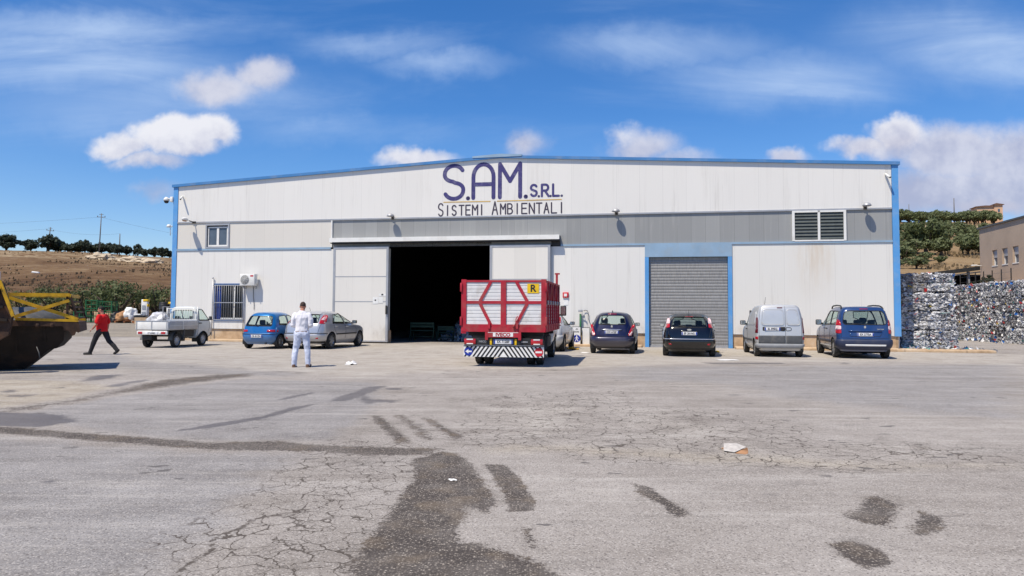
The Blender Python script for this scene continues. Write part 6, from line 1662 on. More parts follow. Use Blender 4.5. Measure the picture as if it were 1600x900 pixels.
def ruffle(o, amp, sc, seed=0):
    N = [v.normal.copy() for v in o.data.vertices]
    for v, nn in zip(o.data.vertices, N):
        p = v.co*sc+Vector((seed, 0, 0)); p.z *= .6; v.co += nn*(mnoise.noise(p)*amp+mnoise.noise(p*2.3)*amp*.5+amp*.45)

# --- man in white, seen from behind, hands together in front of him
t = thing('person', 'man in a white shirt and pale jeans standing with his back turned', 'person', (-5.64, 20.45, 0), R(3))
HR = Matrix.Rotation(R(-24), 3, 'X'); hc = Vector((.0, .065, 1.628))
ft = ((-.185, -.015), (.175, .0))
def legs(b, k, z0=.09):
    for (fx, fy), sx in zip(ft, (-1, 1)): limb(b, [(sx*.095, 0, .90), (sx*.115, .005, .72), (fx*.86, .015, .49), (fx*.97, fy-.01, .28), (fx, fy, z0)], [.100+k, .086+k, .062+k*1.2, .054+k*1.3, .042+k*1.9])
arms = []
for sx in (-1, 1): arms.append([(sx*.178, .0, 1.405), (sx*.222, -.03, 1.27), (sx*.236, -.03, 1.125), (sx*.18, .12, 1.10), (sx*.105, .235, 1.135)])
b = MB(); head(b, hc, HR)
limb(b, [(0, -.01, 1.42), (0, .012, 1.49), (0, .045, 1.57)], [.066, .062, .060])
loft(b, [(0, 0, .84, .13, .09), (0, 0, .95, .165, .11), (0, .01, 1.08, .155, .10), (0, 0, 1.25, .175, .11), (0, -.01, 1.38, .185, .10), (0, 0, 1.45, .10, .07)])
legs(b, -.012)
for A in arms: limb(b, A, [.058, .046, .040, .036, .026])
for sx, A in zip((-1, 1), arms): hand(b, A[-1], (-sx*.55, .75, .1), (sx*.2, .2, 1), -sx if True else sx, .7)
me = fuse(b, .0085, 2, 'body'); me.materials.clear(); me.materials.append(M['skin']); me.name = 'body'; link_mesh('body', me, t)
face_parts(t, hc, HR, 1.0, M['hair'], (.0785, .094, .096))
def shirt(b):
    loft(b, [(0, .0, .945, .178, .125), (0, .0, 1.0, .180, .130), (0, .012, 1.08, .182, .125), (0, .006, 1.2, .190, .126), (0, -.006, 1.32, .198, .122), (0, -.01, 1.40, .178, .108), (0, .0, 1.455, .118, .084), (0, .012, 1.505, .070, .068)])
    for A in arms: limb(b, [tuple(Vector(A[0])+Vector((0, 0, -.005)))]+A[1:4]+[tuple(Vector(A[4])*.93+Vector(A[3])*.07)], [.068, .064, .056, .050, .040])
o = garment(t, 'shirt', shirt, M['white_cloth'], .012); ruffle(o, .018, 9)
def trousers(b):
    loft(b, [(0, 0, .80, .12, .10), (0, -.005, .86, .178, .128), (0, -.01, .92, .180, .130), (0, 0, .975, .172, .121), (0, 0, 1.0, .166, .115)]); legs(b, .012, .075)
    blob(b, (-.075, -.06, .88), (.085, .075, .09)); blob(b, (.075, -.06, .88), (.085, .075, .09))
o = garment(t, 'trousers', trousers, M['jeans'], .012); ruffle(o, .013, 12, 5)
b = MB(); n = 24
loft(b, [(0, 0, .935, .188, .137), (0, 0, .962, .189, .138)]); b.build('belt', M['brown_shoe'], t)
for (fx, fy), sx in zip(ft, (-1, 1)):
    def shoe(b, fx=fx, fy=fy, sx=sx): limb(b, [(fx, fy-.03, .055), (fx+sx*.01, fy+.08, .05), (fx+sx*.025, fy+.17, .042)], [.052, .048, .042]); limb(b, [(fx, fy-.02, .06), (fx, fy-.01, .12)], [.05, .048]); b.box(fx-.045, fx+.045, fy-.075, fy+.19, 0, .025)
    garment(t, 'shoe', shoe, M['brown_shoe'], .009, 2)
ph = MB(); ph.rbox(-.04, .04, -.005, .005, -.075, .075, .004)
tag(ph.build('phone', M['black_plastic'], None, (-5.65, 20.745, 1.16), (R(-50), 0, R(3))), 'dark phone held in front of the man in the white shirt', 'phone')

# --- man in red walking to the left
t = thing('person', 'man in a red t-shirt and black trousers walking left beside the yellow framed skip', 'person', (-13.72, 25.5, 0), R(90)); t.scale = (.94, .94, .94)
HR = Matrix.Rotation(R(-6), 3, 'X') @ Matrix.Rotation(R(14), 3, 'Z'); hc = Vector((0, .075, 1.60))
L = [(-.09, .0, .90), (-.10, .14, .68), (-.10, .23, .46), (-.10, .30, .26), (-.10, .36, .10)]     # right side (camera far) leg forward
Rr = [(.09, .0, .90), (.10, -.10, .69), (.10, -.19, .49), (.10, -.38, .30), (.10, -.50, .15)]
AL = [(-.205, .02, 1.36), (-.245, .05, 1.22), (-.25, .07, 1.10), (-.25, .17, .98), (-.24, .22, .92)]
AR = [(.205, .0, 1.36), (.26, -.03, 1.22), (.275, -.05, 1.08), (.27, -.04, .94), (.265, -.01, .84)]
b = MB(); head(b, hc, HR)
limb(b, [(0, -.0, 1.38), (0, .025, 1.46), (0, .055, 1.55)], [.066, .060, .058])
loft(b, [(0, 0, .84, .13, .10), (0, 0, .95, .165, .13), (0, .03, 1.08, .165, .14), (0, .02, 1.22, .175, .13), (0, .0, 1.34, .185, .11), (0, .01, 1.41, .10, .07)])
for P in (L, Rr): limb(b, P, [.095, .08, .058, .05, .036])
for A in (AL, AR): limb(b, A, [.058, .05, .043, .038, .028])
hand(b, AL[-1], (.1, .75, -.5), (-.3, .5, .7), -1, .6); hand(b, AR[-1], (0, .25, -1), (.9, 0, .1), 1, .6)
me = fuse(b, .0085, 2, 'body'); me.materials.clear(); me.materials.append(M['skin']); me.name = 'body'; link_mesh('body', me, t)
face_parts(t, hc, HR, 1.0, M['hair_dark'], (.080, .096, .098))
def tee(b):
    loft(b, [(0, .01, .84, .190, .158), (0, .02, .95, .192, .165), (0, .035, 1.08, .192, .170), (0, .025, 1.2, .20, .155), (0, .005, 1.32, .208, .130), (0, .0, 1.37, .165, .105), (0, .015, 1.42, .085, .075)])
    for A in (AL, AR): limb(b, [A[0], A[1], tuple(Vector(A[1])*.55+Vector(A[2])*.45)], [.082, .076, .074])
o = garment(t, 'shirt', tee, M['red_cloth'], .012); ruffle(o, .018, 8, 2)
def tr(b):
    loft(b, [(0, 0, .80, .14, .12), (0, 0, .88, .175, .142), (0, 0, .95, .172, .142)])
    for P in (L, Rr): limb(b, P, [.112, .098, .080, .072, .066])
o = garment(t, 'trousers', tr, M['black_cloth'], .012); ruffle(o, .007, 12, 7)
def s1(b): limb(b, [(-.10, .345, .065), (-.105, .43, .05), (-.115, .55, .04)], [.055, .052, .042]); b.box(-.15, -.065, .29, .57, 0, .025)
garment(t, 'shoe', s1, M['black_shoe'], .009, 2)
def s2(b): limb(b, [(.10, -.535, .16), (.10, -.47, .09), (.10, -.40, .045)], [.052, .053, .043]); limb(b, [(.10, -.50, .16), (.10, -.505, .12)], [.05, .05])
garment(t, 'shoe', s2, M['black_shoe'], .009, 2)
# ------------------------------------------------------------------ scrap skip with a yellow guard frame, at the left edge
SX, SY = -11.95, 18.55
t = thing('scrap_skip', 'large dark steel skip with a rusty rim and a crossed yellow frame on top', 'skip', (SX, SY, 0), R(25))
P = [(-3.2, .02), (-.40, .02), (.25, .52), (.42, .54), (.60, .74), (.64, .93), (.70, 1.18), (.70, 1.25), (-3.2, 1.25)]
n = len(P); D = 2.3; b = MB()
for y0, y1 in ((0, .05), (D-.05, D)): b.prism(P, y0, y1)
vs = [(x, 0.05, z) for x, z in P[:7]]+[(x, D-.05, z) for x, z in P[:7]]; b.add(vs, [(i, i+1, 8+i, 7+i) for i in range(6)], False)
vs = [(x+(-.04 if i > 1 else 0), .05, z+.04) for i, (x, z) in enumerate(P[:7])]+[(x+(-.04 if i > 1 else 0), D-.05, z+.04) for i, (x, z) in enumerate(P[:7])]; b.add(vs, [(7+i, 8+i, i+1, i) for i in range(6)], False)
for x in (-2.2, -1.4, -.6, .1): b.box(x, x+.05, -.02, .0, .45+max(0, x+.6)*.4, 1.14)
b.build('hull', M['dark_steel'], t)
b = MB()
rnd = random.Random(4)
q = [(-3.2, 1.235), (.90, 1.235), (1.02, 1.16), (1.06, .98), (1.0, .93), (.97, 1.0), (.92, .88), (.85, .86), (.80, .95), (.74, 1.0), (.68, 1.02), (.60, 1.10), (-3.2, 1.13)]
b.prism(q, -.10, -.052); b.prism([(.62, 1.0), (1.03, .95), (1.0, 1.2), (.62, 1.24)], -.05, D)
for x in (-1.75, -.05, .30): b.rbox(x, x+.09, -.13, -.09, 1.08, 1.17, .02)
b.build('rim', M['rust'], t)
fr = M['old_yellow']; b = MB()
def beam(p, q, w=.09, h=.09): b.bar(p, q, w, h)
for y in (-.06, D-.05):
    beam((-.76, y, 1.88), (.76, y, 1.88), .09, .075); beam((-.55, y, 1.28), (1.0, y, 1.24), .09, .065)
beam((-.72, -.08, 1.80), (1.0, -.08, 1.27), .05, .08); beam((-.58, -.14, 1.33), (.76, -.14, 1.74), .05, .08)
for x, z in ((-.76, 1.86), (.76, 1.86)): beam((x, -.1, z), (x, D, z), .08, .08)
b.build('guard_frame', fr, t)
b = MB(); b.bar((.76, -.06, 1.90), (.99, -.06, 1.25), .075, .06); b.bar((.76, D-.05, 1.88), (.99, D-.05, 1.25), .075, .06); b.bar((.70, -.03, 1.85), (.72, -.03, 1.26), .06); b.bar((.74, -.06, 1.98), (.76, -.06, 1.84), .05)
for i in range(4): z = 1.3+i*.14; b.bar((.98-(z-1.25)*.35, 0, z), (.98-(z-1.25)*.35, D-.1, z), .04)
b.build('end_frame', M['rust'], t)
b = MB(); bm = bmesh.new(); bmesh.ops.create_uvsphere(bm, u_segments=24, v_segments=14, radius=1)
for v in bm.verts: v.co = Vector((v.co.x*1.15*(1+.04*mnoise.noise(v.co*3)), v.co.y*.9, v.co.z*.42*(1+.1*mnoise.noise(v.co*4))))
b.bm(bm, True, Matrix.Translation((-.55, 1.1, 1.15))); b.build('covered_load', M['grey_plastic'], t)
b = MB(); b.tube([(-.02, -.02, .60), (.05, -.06, .45), (.08, -.08, .30)], .014, 6); b.build('dangling_wire', M['wire'], t)
for ch in t.children:
    for v in ch.data.vertices:
        v.co.x = (v.co.x+.40)*.86
        if v.co.z < 1.2 and ch.name.startswith('hull'):
            k = (1.2-v.co.z)/1.2; v.co.y += (.75*k**1.5 if v.co.y < 1 else -.5*k**1.5)  # hull tapers downward; front leans under so it stays unlit
            v.co.x += .07*mnoise.noise((v.co.x*1.5, 0, v.co.z*2))
# ribbed rusty flap on the near end
t2 = thing('loader_arm', 'rust-brown ribbed steel arm with yellow edges leaning over the skip at the left edge', 'loader arm', (-12.10, 17.9, -.08), R(20)); t2.scale = (1, 1, 1.1)
b = MB(); b.prism([(-1.2, 1.0), (.06, .78), (.26, .90), (.33, 1.32), (.10, 2.02), (.02, 2.08), (-1.2, 1.55)], -.18, .0); b.build('plate', M['rust'], t2)
b = MB()
for k in range(3): b.bar((-1.2, -.21, 1.32+k*.18), (.24-.09*k, -.21, 1.22+.28*k), .07, .06)
b.build('rib', M['dark_steel'], t2)
b = MB(); b.bar((-1.2, -.24, 1.62), (.02, -.24, 2.08), .06, .08); b.bar((.06, -.22, 2.06), (.36, -.22, 1.30), .07, .07); b.bar((-1.2, -.25, 1.42), (.10, -.25, 1.92), .05, .05); b.build('edge_bar', M['old_yellow'], t2)
b = MB(); b.bar((-.34, .4, .0), (-.36, .4, 2.50), .16); tag(b.build('white_post', M['white_paint'], None, (-13.07, 19.3, 0)), 'white post rising behind the loader arm at the left picture edge', 'post')

# ------------------------------------------------------------------ goods at the far left of the yard
def at58(x, d=58): return (x*d/58, d, tz(x*d/58, d))
def crate(x, d, w, h, lab, zb=0.0):
    X, Y, Z = at58(x, d); t = thing('steel_crate', lab, 'crate', (X, Y, Z+zb), R(random.uniform(-6, 6)), 'green steel crates under the bushes'); b = MB()
    for a in (-1, 1):
        for c in (0, 1): b.bar((a*w/2, c*w*.9, 0), (a*w/2, c*w*.9, h), .07)
    b.build('post', M['green_paint'], t); b = MB()
    for z in (.08, h*.5, h-.05):
        for c in (0, w*.9): b.bar((-w/2, c, z), (w/2, c, z), .06)
        for a in (-1, 1): b.bar((a*w/2, 0, z), (a*w/2, w*.9, z), .06)
    b.build('rail', M['green_paint'], t); b = MB()
    for k in range(1, 6): b.bar((-w/2+w*k/6, w*.9, .1), (-w/2+w*k/6, w*.9, h), .025)
    b.box(-w/2, w/2, 0, w*.9, .05, .08); b.build('mesh_panel', M['green_paint'], t); return t
crate(-33.0, 57.6, .85, .85, 'green steel crate at the left end, seen through the yellow frame')
crate(-32.0, 57.5, .95, .95, 'green steel crate on the ground in the middle of the crates')
crate(-31.0, 57.8, .95, .80, 'green steel crate on the ground behind the head of the man in red')
crate(-31.05, 57.8, .95, .80, 'green steel crate stacked on top behind the man in red', .81)
crate(-32.2, 58.2, .80, .60, 'topmost green steel crate reaching above the bushes', 1.55) if False else crate(-32.1, 57.7, .85, .75, 'green steel crate stacked on the middle crate', .96)
def pallet(x, d, lab, rz=0):
    X, Y, Z = at58(x, d); t = thing('pallet', lab, 'pallet', (X, Y, Z), rz); b = MB()
    for k in range(6): b.box(-.75, .75, k*.2, k*.2+.13, .12, .145)
    b.build('deck', M['timber'], t); b = MB()
    for a in (-.7, -.05, .6): b.box(a, a+.1, 0, 1.1, 0, .119)
    b.build('bearer', M['timber'], t); return X, Y, Z+.145
def heap(name, m, x, y, z, rx, ry, rz_, lab, cat, seed, sub=4, rough=.3):
    bm = bmesh.new(); bmesh.ops.create_icosphere(bm, subdivisions=sub, radius=1)
    for v in bm.verts:
        p = v.co.copy(); k = 1+rough*mnoise.noise(p*1.7+Vector((seed, 0, 0)))+rough*.5*mnoise.noise(p*4.5+Vector((0, seed, 0)))
        v.co = Vector((p.x*rx*k, p.y*ry*k, max(-.5, p.z)*rz_*k+rz_*.5))
    b = MB(); b.bm(bm, True); return tag(b.build(name, m, None, (x, y, z)), lab, cat)
X, Y, Z = pallet(-29.6, 57.2, 'brown pallet under the white and tan sacks by the bushes', .05)
heap('sack', M['cardboard'], X-.25, Y+.4, Z, .55, .5, .45, 'tan sack lying on the brown pallet', 'sack', 1); heap('sack', M['paper'], X+.25, Y+.5, Z+.1, .5, .5, .62, 'pale crumpled sack standing on the brown pallet beside the tan one', 'sack', 2)
heap('sack', M['black_plastic'], X-1.1, Y+1.0, Z-.1, .5, .5, .5, 'black sack left of the brown pallet behind the man in red', 'sack', 3)
X, Y, Z = pallet(-28.2, 56.4, 'red-brown pallet under the black crates beside the white pickup', -.04)
for k, (dx, w, h, lab) in enumerate(((-.35, .75, .45, 'black plastic crate on the red-brown pallet, topped with a white sheet'), (.55, .7, .38, 'lower black plastic crate on the right of the red-brown pallet'))):
    t = thing('plastic_crate', lab, 'crate', (X+dx, Y+.45, Z), .06); b = MB(); b.rbox(-w/2, w/2, -.3, .3, 0, h, .04); b.build('box', M['black_plastic'], t); b = MB(); b.rbox(-w/2-.03, w/2+.03, -.33, .33, h-.06, h, .015); b.build('rim', M['grey_plastic'], t)
b = MB(); b.rbox(-.22, .22, -.18, .18, 0, .10, .04); tag(b.build('white_sheet', M['paper'], None, (X-.45, Y+.4, Z+.451)), 'folded white sheet lying on the black plastic crate', 'sheet')
heap('wrapped_bundle', M['plastic_film'], -26.95*55.5/58, 55.5, tz(-26.95*55.5/58, 55.5)-.05, .75, .6, .62, 'bundle wrapped in clear crinkled film behind the pickup bed', 'bundle', 5, 4, .22)
t = thing('crate_stack', 'tall yellow and white dispenser box standing among the sacks', 'dispenser', at58(-28.0, 57.9), .1)
b = MB(); b.rbox(-.22, .22, -.2, .2, 0, 1.75, .03); b.build('cabinet', M['paper'], t); b = MB(); b.rbox(-.1, .26, -.22, .22, 1.58, 1.75, .03); b.rbox(.18, .27, -.2, .2, 1.2, 1.4, .02); b.build('yellow_top', M['yellow'], t); b = MB(); b.box(-.15, .1, -.225, -.21, 1.0, 1.3); b.box(-.15, .1, -.225, -.21, .5, .8); b.build('panel', M['grey_metal'], t); t.name = 'dispenser_box'
def drum(x, d, lab, capm):
    t = thing('drum', lab, 'drum', at58(x, d)); b = MB(); b.lathe([(0, 0), (.3, 0), (.31, .05), (.3, .3), (.315, .32), (.3, .34), (.3, .6), (.315, .62), (.3, .64), (.3, .95), (.28, 1.0), (0, 1.0)], 'Z', 20); b.build('barrel', M['black_plastic'], t)
    b = MB(); b.lathe([(0, 1.14), (.24, 1.14), (.27, 1.1), (.27, 1.0)], 'Z', 20); b.build('lid', capm, t); t.location.z += .45
drum(-26.6, 56.5, 'tall black drum with plain lid beside the warehouse corner', M['black_plastic']); drum(-25.95, 56.9, 'black drum with bright yellow lid nearest the warehouse corner', M['yellow'])
b = MB(); b.box(-1.8, 1.0, 0, .8, -.1, .45); tag(b.build('platform', M['plinth'], None, (-26.2, 56.4, tz(-26.2, 56.4)-.02)), 'low concrete platform under the drums by the warehouse corner', 'platform')
t = thing('wire_cage', 'grey wire cage box behind the cab of the white pickup', 'cage', at58(-26.1, 55)); b = MB()
for a in (-.5, .5):
    for c in (0, .9): b.bar((a, c, 0), (a, c, 1.3), .05)
for z in (.05, .45, .85, 1.28):
    for c in (0, .9): b.bar((-.5, c, z), (.5, c, z), .03)
    for a in (-.5, .5): b.bar((a, 0, z), (a, .9, z), .03)
b.build('frame', M['grey_metal'], t)
X, Y, Z = at58(-30.7, 59.5); b = MB(); b.rbox(-1.2, 1.2, -.1, .1, 0, .7, .03); tag(b.build('barrier_block', M['plinth'], None, (X, Y, Z)), 'pale concrete block behind the man in red', 'concrete block')

# ------------------------------------------------------------------ by the wall: pedestrian sign, tap post, doorway goods
t = thing('pedestrian_sign', 'white board with a blue walking-person disc leaning at the wall base', 'sign', F(20.24, 0.0, .32), WRZ)
b = MB(); b.box(-.20, .20, -.012, .012, .06, .84); sb = b.build('board', M['paper'], t)
b = MB(); b.disc((.04, -.0135, .34), .165, 30); d = b.build('disc', M['blue_sign'], sb)
b = MB(); b.disc((.04, -.0155, .455), .026, 14); b.stroke([(.04, .415), (.04, .33)], .05, -.0115, .004); b.stroke([(.04, .41), (-.035, .35)], .024, -.0115, .0046); b.stroke([(.04, .41), (.115, .35)], .024, -.0115, .0052); b.stroke([(.035, .33), (-.02, .225)], .03, -.0115, .0058); b.stroke([(.045, .33), (.10, .225)], .03, -.0115, .0064); b.build('walking_figure', M['paper'], d)
b = MB(); text_mb(b, 'AI', .10, TM(.04, -.0135, .75), bold=.003); text_mb(b, 'PEDONI', .095, TM(0.0, -.0135, .63), bold=.003, xs=.85); b.build('lettering', M['ink'], sb)
b = MB(); b.bar((-.21, .0, .05), (.21, .0, .05), .03); b.bar((-.21, 0, .85), (.21, 0, .85), .022); b.bar((.215, 0, .0), (.215, 0, .86), .03); b.bar((-.215, 0, 0), (-.215, 0, .86), .016); b.bar((.215, .0, .4), (.25, .25, 0), .025); b.build('frame', M['dark_metal'], t)
t = thing('white_board', 'plain weathered white panel in a grey frame beside the pedestrian sign', 'board', F(20.68, 0, .22), WRZ)
b = MB(); b.box(-.17, .15, -.01, .01, .06, .80); b.build('panel', M['white_paint'], t); b = MB(); b.bar((.17, 0, 0), (.17, 0, .80), .04); b.bar((-.17, 0, .82), (.17, 0, .82), .025); b.bar((-.17, 0, .04), (.17, 0, .04), .025); b.build('frame', M['grey_plastic'], t)
t = thing('tap_post', 'green pipe post with a metal tap and a grey hose against the wall', 'tap', F(20.42, 0, .12), WRZ)
b = MB(); b.tube([(0, 0, 0), (0, 0, 1.42)], .045, 10); b.build('pipe', M['green_paint'], t)
b = MB(); b.tube([(0, 0, 1.40), (.12, -.04, 1.40), (.17, -.05, 1.38), (.17, -.05, 1.33)], .024, 8); b.tube([(.10, -.04, 1.40), (.10, -.04, 1.50)], .012, 6); b.build('tap', M['grey_metal'], t)
b = MB(); b.tube([(.13, 0.05, 1.55), (.2, .06, 1.58), (.3, .05, 1.56), (.34, .05, 1.45), (.34, .05, 1.2), (.42, .05, 1.02), (.48, .04, .8), (.5, .04, .3)], .013, 6); b.build('hose', M['grey_plastic'], t)
b = MB(); b.rbox(-.1, .1, -.02, 0, 1.50, 1.60, .005); b.build('hose_hook', M['grey_metal'], t)
def inside(X, Y, Z=0): c, s = math.cos(WRZ), math.sin(WRZ); return Vector((A0.x+c*X-s*Y, A0.y+s*X+c*Y, Z))
def rack(X, Y, lab, hh, ww):
    t = thing('tube_bench', lab, 'bench', inside(X, Y), WRZ+.15, 'green tube benches inside the doorway'); b = MB()
    for a in (-ww/2, ww/2):
        b.tube([(a-.05, 0, 0), (a, .02, hh*.55), (a, .02, hh)], .028, 6); b.tube([(a+.1, .45, 0), (a+.05, .45, hh*.55)], .028, 6)
    b.build('leg', M['dark_green'], t); b = MB()
    for z in (hh*.55, hh*.25): b.tube([(-ww/2, .02, z), (ww/2, .02, z)], .022, 6)
    for y in (.1, .25, .4): b.bar((-ww/2, y, hh*.57), (ww/2, y, hh*.57), .12, .03)
    b.build('seat', M['dark_green'], t); b = MB()
    for z in (hh*.78, hh*.93): b.bar((-ww/2, 0, z), (ww/2, 0, z), .03, .10)
    b.build('backrest', M['dark_green'], t)
rack(12.25, 2.5, 'nearer green tube bench just inside the dark doorway', .95, 1.15); rack(13.3, 3.1, 'further green tube bench inside the dark doorway', .75, .8)
b = MB(); rnd = random.Random(3)
for k in range(420):
    r = rnd.random()**.5; a = rnd.uniform(0, 6.28); x = 2.0*r*math.cos(a); y = 1.4*r*math.sin(a); z = 1.9*(1-r)*rnd.random()+.05; s = rnd.uniform(.08, .26)
    n = Vector((rnd.uniform(-1, 1), rnd.uniform(-1, 1), rnd.uniform(-.3, 1))).normalized(); u = n.orthogonal().normalized(); w = n.cross(u); p = Vector((x, y, z)); b.mat(M['scraps'][rnd.choice((0, 0, 1, 2, 2, 3, 4, 5))])
    q = [p-u*s-w*s*.7, p+u*s*.8-w*s*.5+n*s*.3, p+u*s+w*s*.8, p-u*s*.6+w*s*.6+n*s*.4]; b.add([tuple(v) for v in q], [(0, 1, 2), (0, 2, 3)], False)
tag(b.build('waste_heap', None, None, inside(14.6, 4.6), (0, 0, 0)), 'heap of loose waste plastic in the dark doorway', 'waste heap', kind='stuff')

# ------------------------------------------------------------------ litter on the yard
def crumple(name, m, x, y, w, l, h, rz, lab, cat, seed, z=0.0):
    b = MB(); n = 7; vs = []; fs = []
    for i in range(n+1):
        for j in range(n+1):
            u, v = i/n-.5, j/n-.5; k = 1+.25*mnoise.noise((u*3+seed, v*3, 0)); vs.append((u*w*k, v*l*k, .006+h*max(0, .35+mnoise.noise((u*2.2+seed, v*2.2, 4)))*(1.3-abs(u)-abs(v))))
    fs = [(i*(n+1)+j, (i+1)*(n+1)+j, (i+1)*(n+1)+j+1, i*(n+1)+j+1) for i in range(n) for j in range(n)]; b.add(vs, fs, False)
    return tag(b.build(name, m, None, (x, y, z), (0, 0, rz)), lab, cat)
t = thing('torn_cardboard', 'torn piece of cardboard with a white face lying on the cracked yard', 'cardboard', (2.49, 8.5, 0), R(8)); t.scale = (.88, .88, .8)
b = MB(); b.add([(-.16, -.0, .02), (-.06, .22, .075), (.12, .24, .07), (.165, .05, .055), (.06, -.02, .03), (-.06, -.10, .012)], [(0, 5, 4, 3, 2, 1)]); b.build('white_face', pmat('scuffed_paper', (.50, .47, .43), .9, 0, .25, 20), t)
b = MB(); b.add([(-.06, -.115, .004), (.05, -.06, .008), (.17, .03, .05), (.175, .02, .012), (.10, -.14, .003), (.04, -.20, .002), (.06, -.03, .028)], [(0, 5, 4, 6), (6, 4, 3, 2)]); b.prism([(-.1, .004), (.14, .004), (.15, .02), (-.1, .02)], -.02, .2); b.build('brown_edge', M['cardboard'], t)
crumple('plastic_bag', M['paper'], -4.57, 21.7, .30, .6, .10, .2, 'flattened white plastic bag on the yard right of the man in white', 'bag', 1)
crumple('yellow_bag', M['yellow'], 7.72, 28.9, .30, .3, .14, 0, 'crumpled yellow bag on the ground left of the silver van', 'bag', 2)
crumple('yellow_bag', M['old_yellow'], 2.45, 30.4, .5, .4, .18, 0, 'dirty yellow bag at the wall base beside the red truck', 'bag', 3)
crumple('paper_sheet', M['paper'], 2.72, 28.2, .32, .5, .02, .3, 'flat white paper on the concrete in front of the pedestrian sign', 'paper', 4)
crumple('paper_sheet', M['paper'], -.53, 7.0, .06, .08, .012, .5, 'tiny white scrap on the dark gravel patch', 'paper', 5)
crumple('paper_sheet', M['paper'], 6.9, 24.4, .7, .5, .02, .1, 'pale scrap beside the damp patch before the silver van', 'paper', 6)
crumple('paper_sheet', M['paper'], 9.9, 28.5, .5, .4, .10, .1, 'white scrap under the silver van near the wall', 'paper', 7)
b = MB(); rnd = random.Random(11)
for k in range(420):
    if k < 220: x = rnd.gauss(17.3, .9); y = 31.9-abs(rnd.gauss(0, .9))
    else: f = rnd.random(); x = 26.0+f*.9-abs(rnd.gauss(.2, .5)); y = 38.5+8*f
    s = rnd.uniform(.03, .13); n = Vector((rnd.uniform(-1, 1), rnd.uniform(-1, 1), rnd.uniform(.2, 1))).normalized(); u = n.orthogonal().normalized(); w = n.cross(u); p = Vector((x, y, s*.5)); b.mat(M['scraps'][rnd.choice((0, 0, 1, 1, 2, 2, 3, 5, 6, 4))])
    q = [p-u*s-w*s*.7, p+u*s*.8-w*s*.5+n*s*.3, p+u*s+w*s*.8, p-u*s*.6+w*s*.6+n*s*.4]; b.add([tuple(v) for v in q], [(0, 1, 2), (0, 2, 3)], False)
tag(b.build('plastic_litter'), 'loose plastic scraps scattered at the foot of the bales', 'litter', kind='stuff')

# ------------------------------------------------------------------ pressed plastic bales
def bale_mesh(seed, w=1.02, d=1.10, h=.785):
    rnd = random.Random(seed); bm = bmesh.new(); bmesh.ops.create_cube(bm, size=1); bmesh.ops.subdivide_edges(bm, edges=bm.edges[:], cuts=13, use_grid_fill=True)
    for v in bm.verts:
        p = Vector((v.co.x*w, v.co.y*d, v.co.z*h)); o = Vector((seed*3.1, 0, 0)); nrm = Vector(v.co); m = max(abs(c) for c in nrm); nrm = Vector([c if abs(c) > .49 else 0 for c in v.co]).normalized()
        a = mnoise.noise(p*2.6+o)*.085+mnoise.noise(p*7+o)*.06+mnoise.noise(p*16+o)*.03
        # straps pinch the bale
        s = min(abs(((p.z/h+.5)*4) % 1-.5), .5); a -= .035*max(0, 1-abs(((p.z/h+.5)*4+.5) % 1-.5)/.12)
        v.co = p+nrm*a
    b = MB(); b.mat(M['bale']); b.bm(bm, False)
    for k in range(150):
        f = rnd.choice((0, 0, 1, 1, 2)); sg = rnd.choice((-1, 1)); p = Vector((rnd.uniform(-.5, .5)*w, rnd.uniform(-.5, .5)*d, rnd.uniform(-.5, .5)*h)); ax = Vector([1 if i == f else 0 for i in range(3)])*sg
        p[f] = sg*(.5*(w, d, h)[f]+rnd.uniform(-.01, .03)); s = rnd.uniform(.03, .10); n = (ax+Vector((rnd.uniform(-1, 1), rnd.uniform(-1, 1), rnd.uniform(-1, 1)))*.9).normalized(); u = n.orthogonal().normalized(); u = Matrix.Rotation(rnd.uniform(0, 6.28), 3, n) @ u; ww = n.cross(u)
        b.mat(M['scraps'][rnd.choice((0, 0, 0, 1, 1, 1, 2, 2, 2, 2, 3, 3, 0, 1, 2, 0, 1, 2, 0, 1, 2, 4, 5, 6, 0, 1, 2, 0, 1, 2, 3, 1, 2, 0, 1, 5, 0, 1, 2, 7, 8, 0))])
        q = [p-u*s-ww*s*.7, p+u*s*.8-ww*s*.5+n*s*.5, p+u*s+ww*s*.8, p-u*s*.6+ww*s*.6+n*s*.6]; b.add([tuple(v) for v in q], [(0, 1, 2), (0, 2, 3)], False)
    return b
protos = []
for k in range(5):
    o = bale_mesh(k).build('plastic_bale', None); tag(o, 'pressed bale of waste plastic', 'bale'); protos.append(o)
cnt = 0
def bale(X, Y, z, lab, grp, dark=False):
    global cnt
    p = protos[cnt % 5]
    o = p if cnt < 5 else p.copy()
    if cnt >= 5: COL.objects.link(o)
    o.location = inside(X+random.uniform(-.04, .04), Y+random.uniform(-.05, .05), z+.41); o.rotation_euler = (0, random.choice((0, math.pi)), WRZ+random.choice((0, math.pi))+random.uniform(-.05, .05)); o.scale = (1, 1, random.uniform(.97, 1.02)); tag(o, lab, None, grp); cnt += 1
lv = ('bottom', 'second', 'third', 'top')
od = ('', 'nearest', 'second', 'third', 'fourth', 'fifth', 'sixth', 'seventh', 'eighth', 'ninth', 'farthest')
for r in range(4):
    for c in range(2): bale(34.42+c*1.04, 1.95, r*.80, 'pressed plastic bale, %s layer, %s column of the stack beside the blue corner post' % (lv[r], ('left', 'right')[c]), 'bales stacked beside the warehouse corner')
for c in range(1, 11):
    for r in range(4):
        if r == 3 and c == 9: continue
        bale(41.95, 7.6+c*1.13, r*.80, 'pressed plastic bale, %s layer, %s column of the long bale wall' % (lv[r], od[c]), 'bales in the long wall at right')

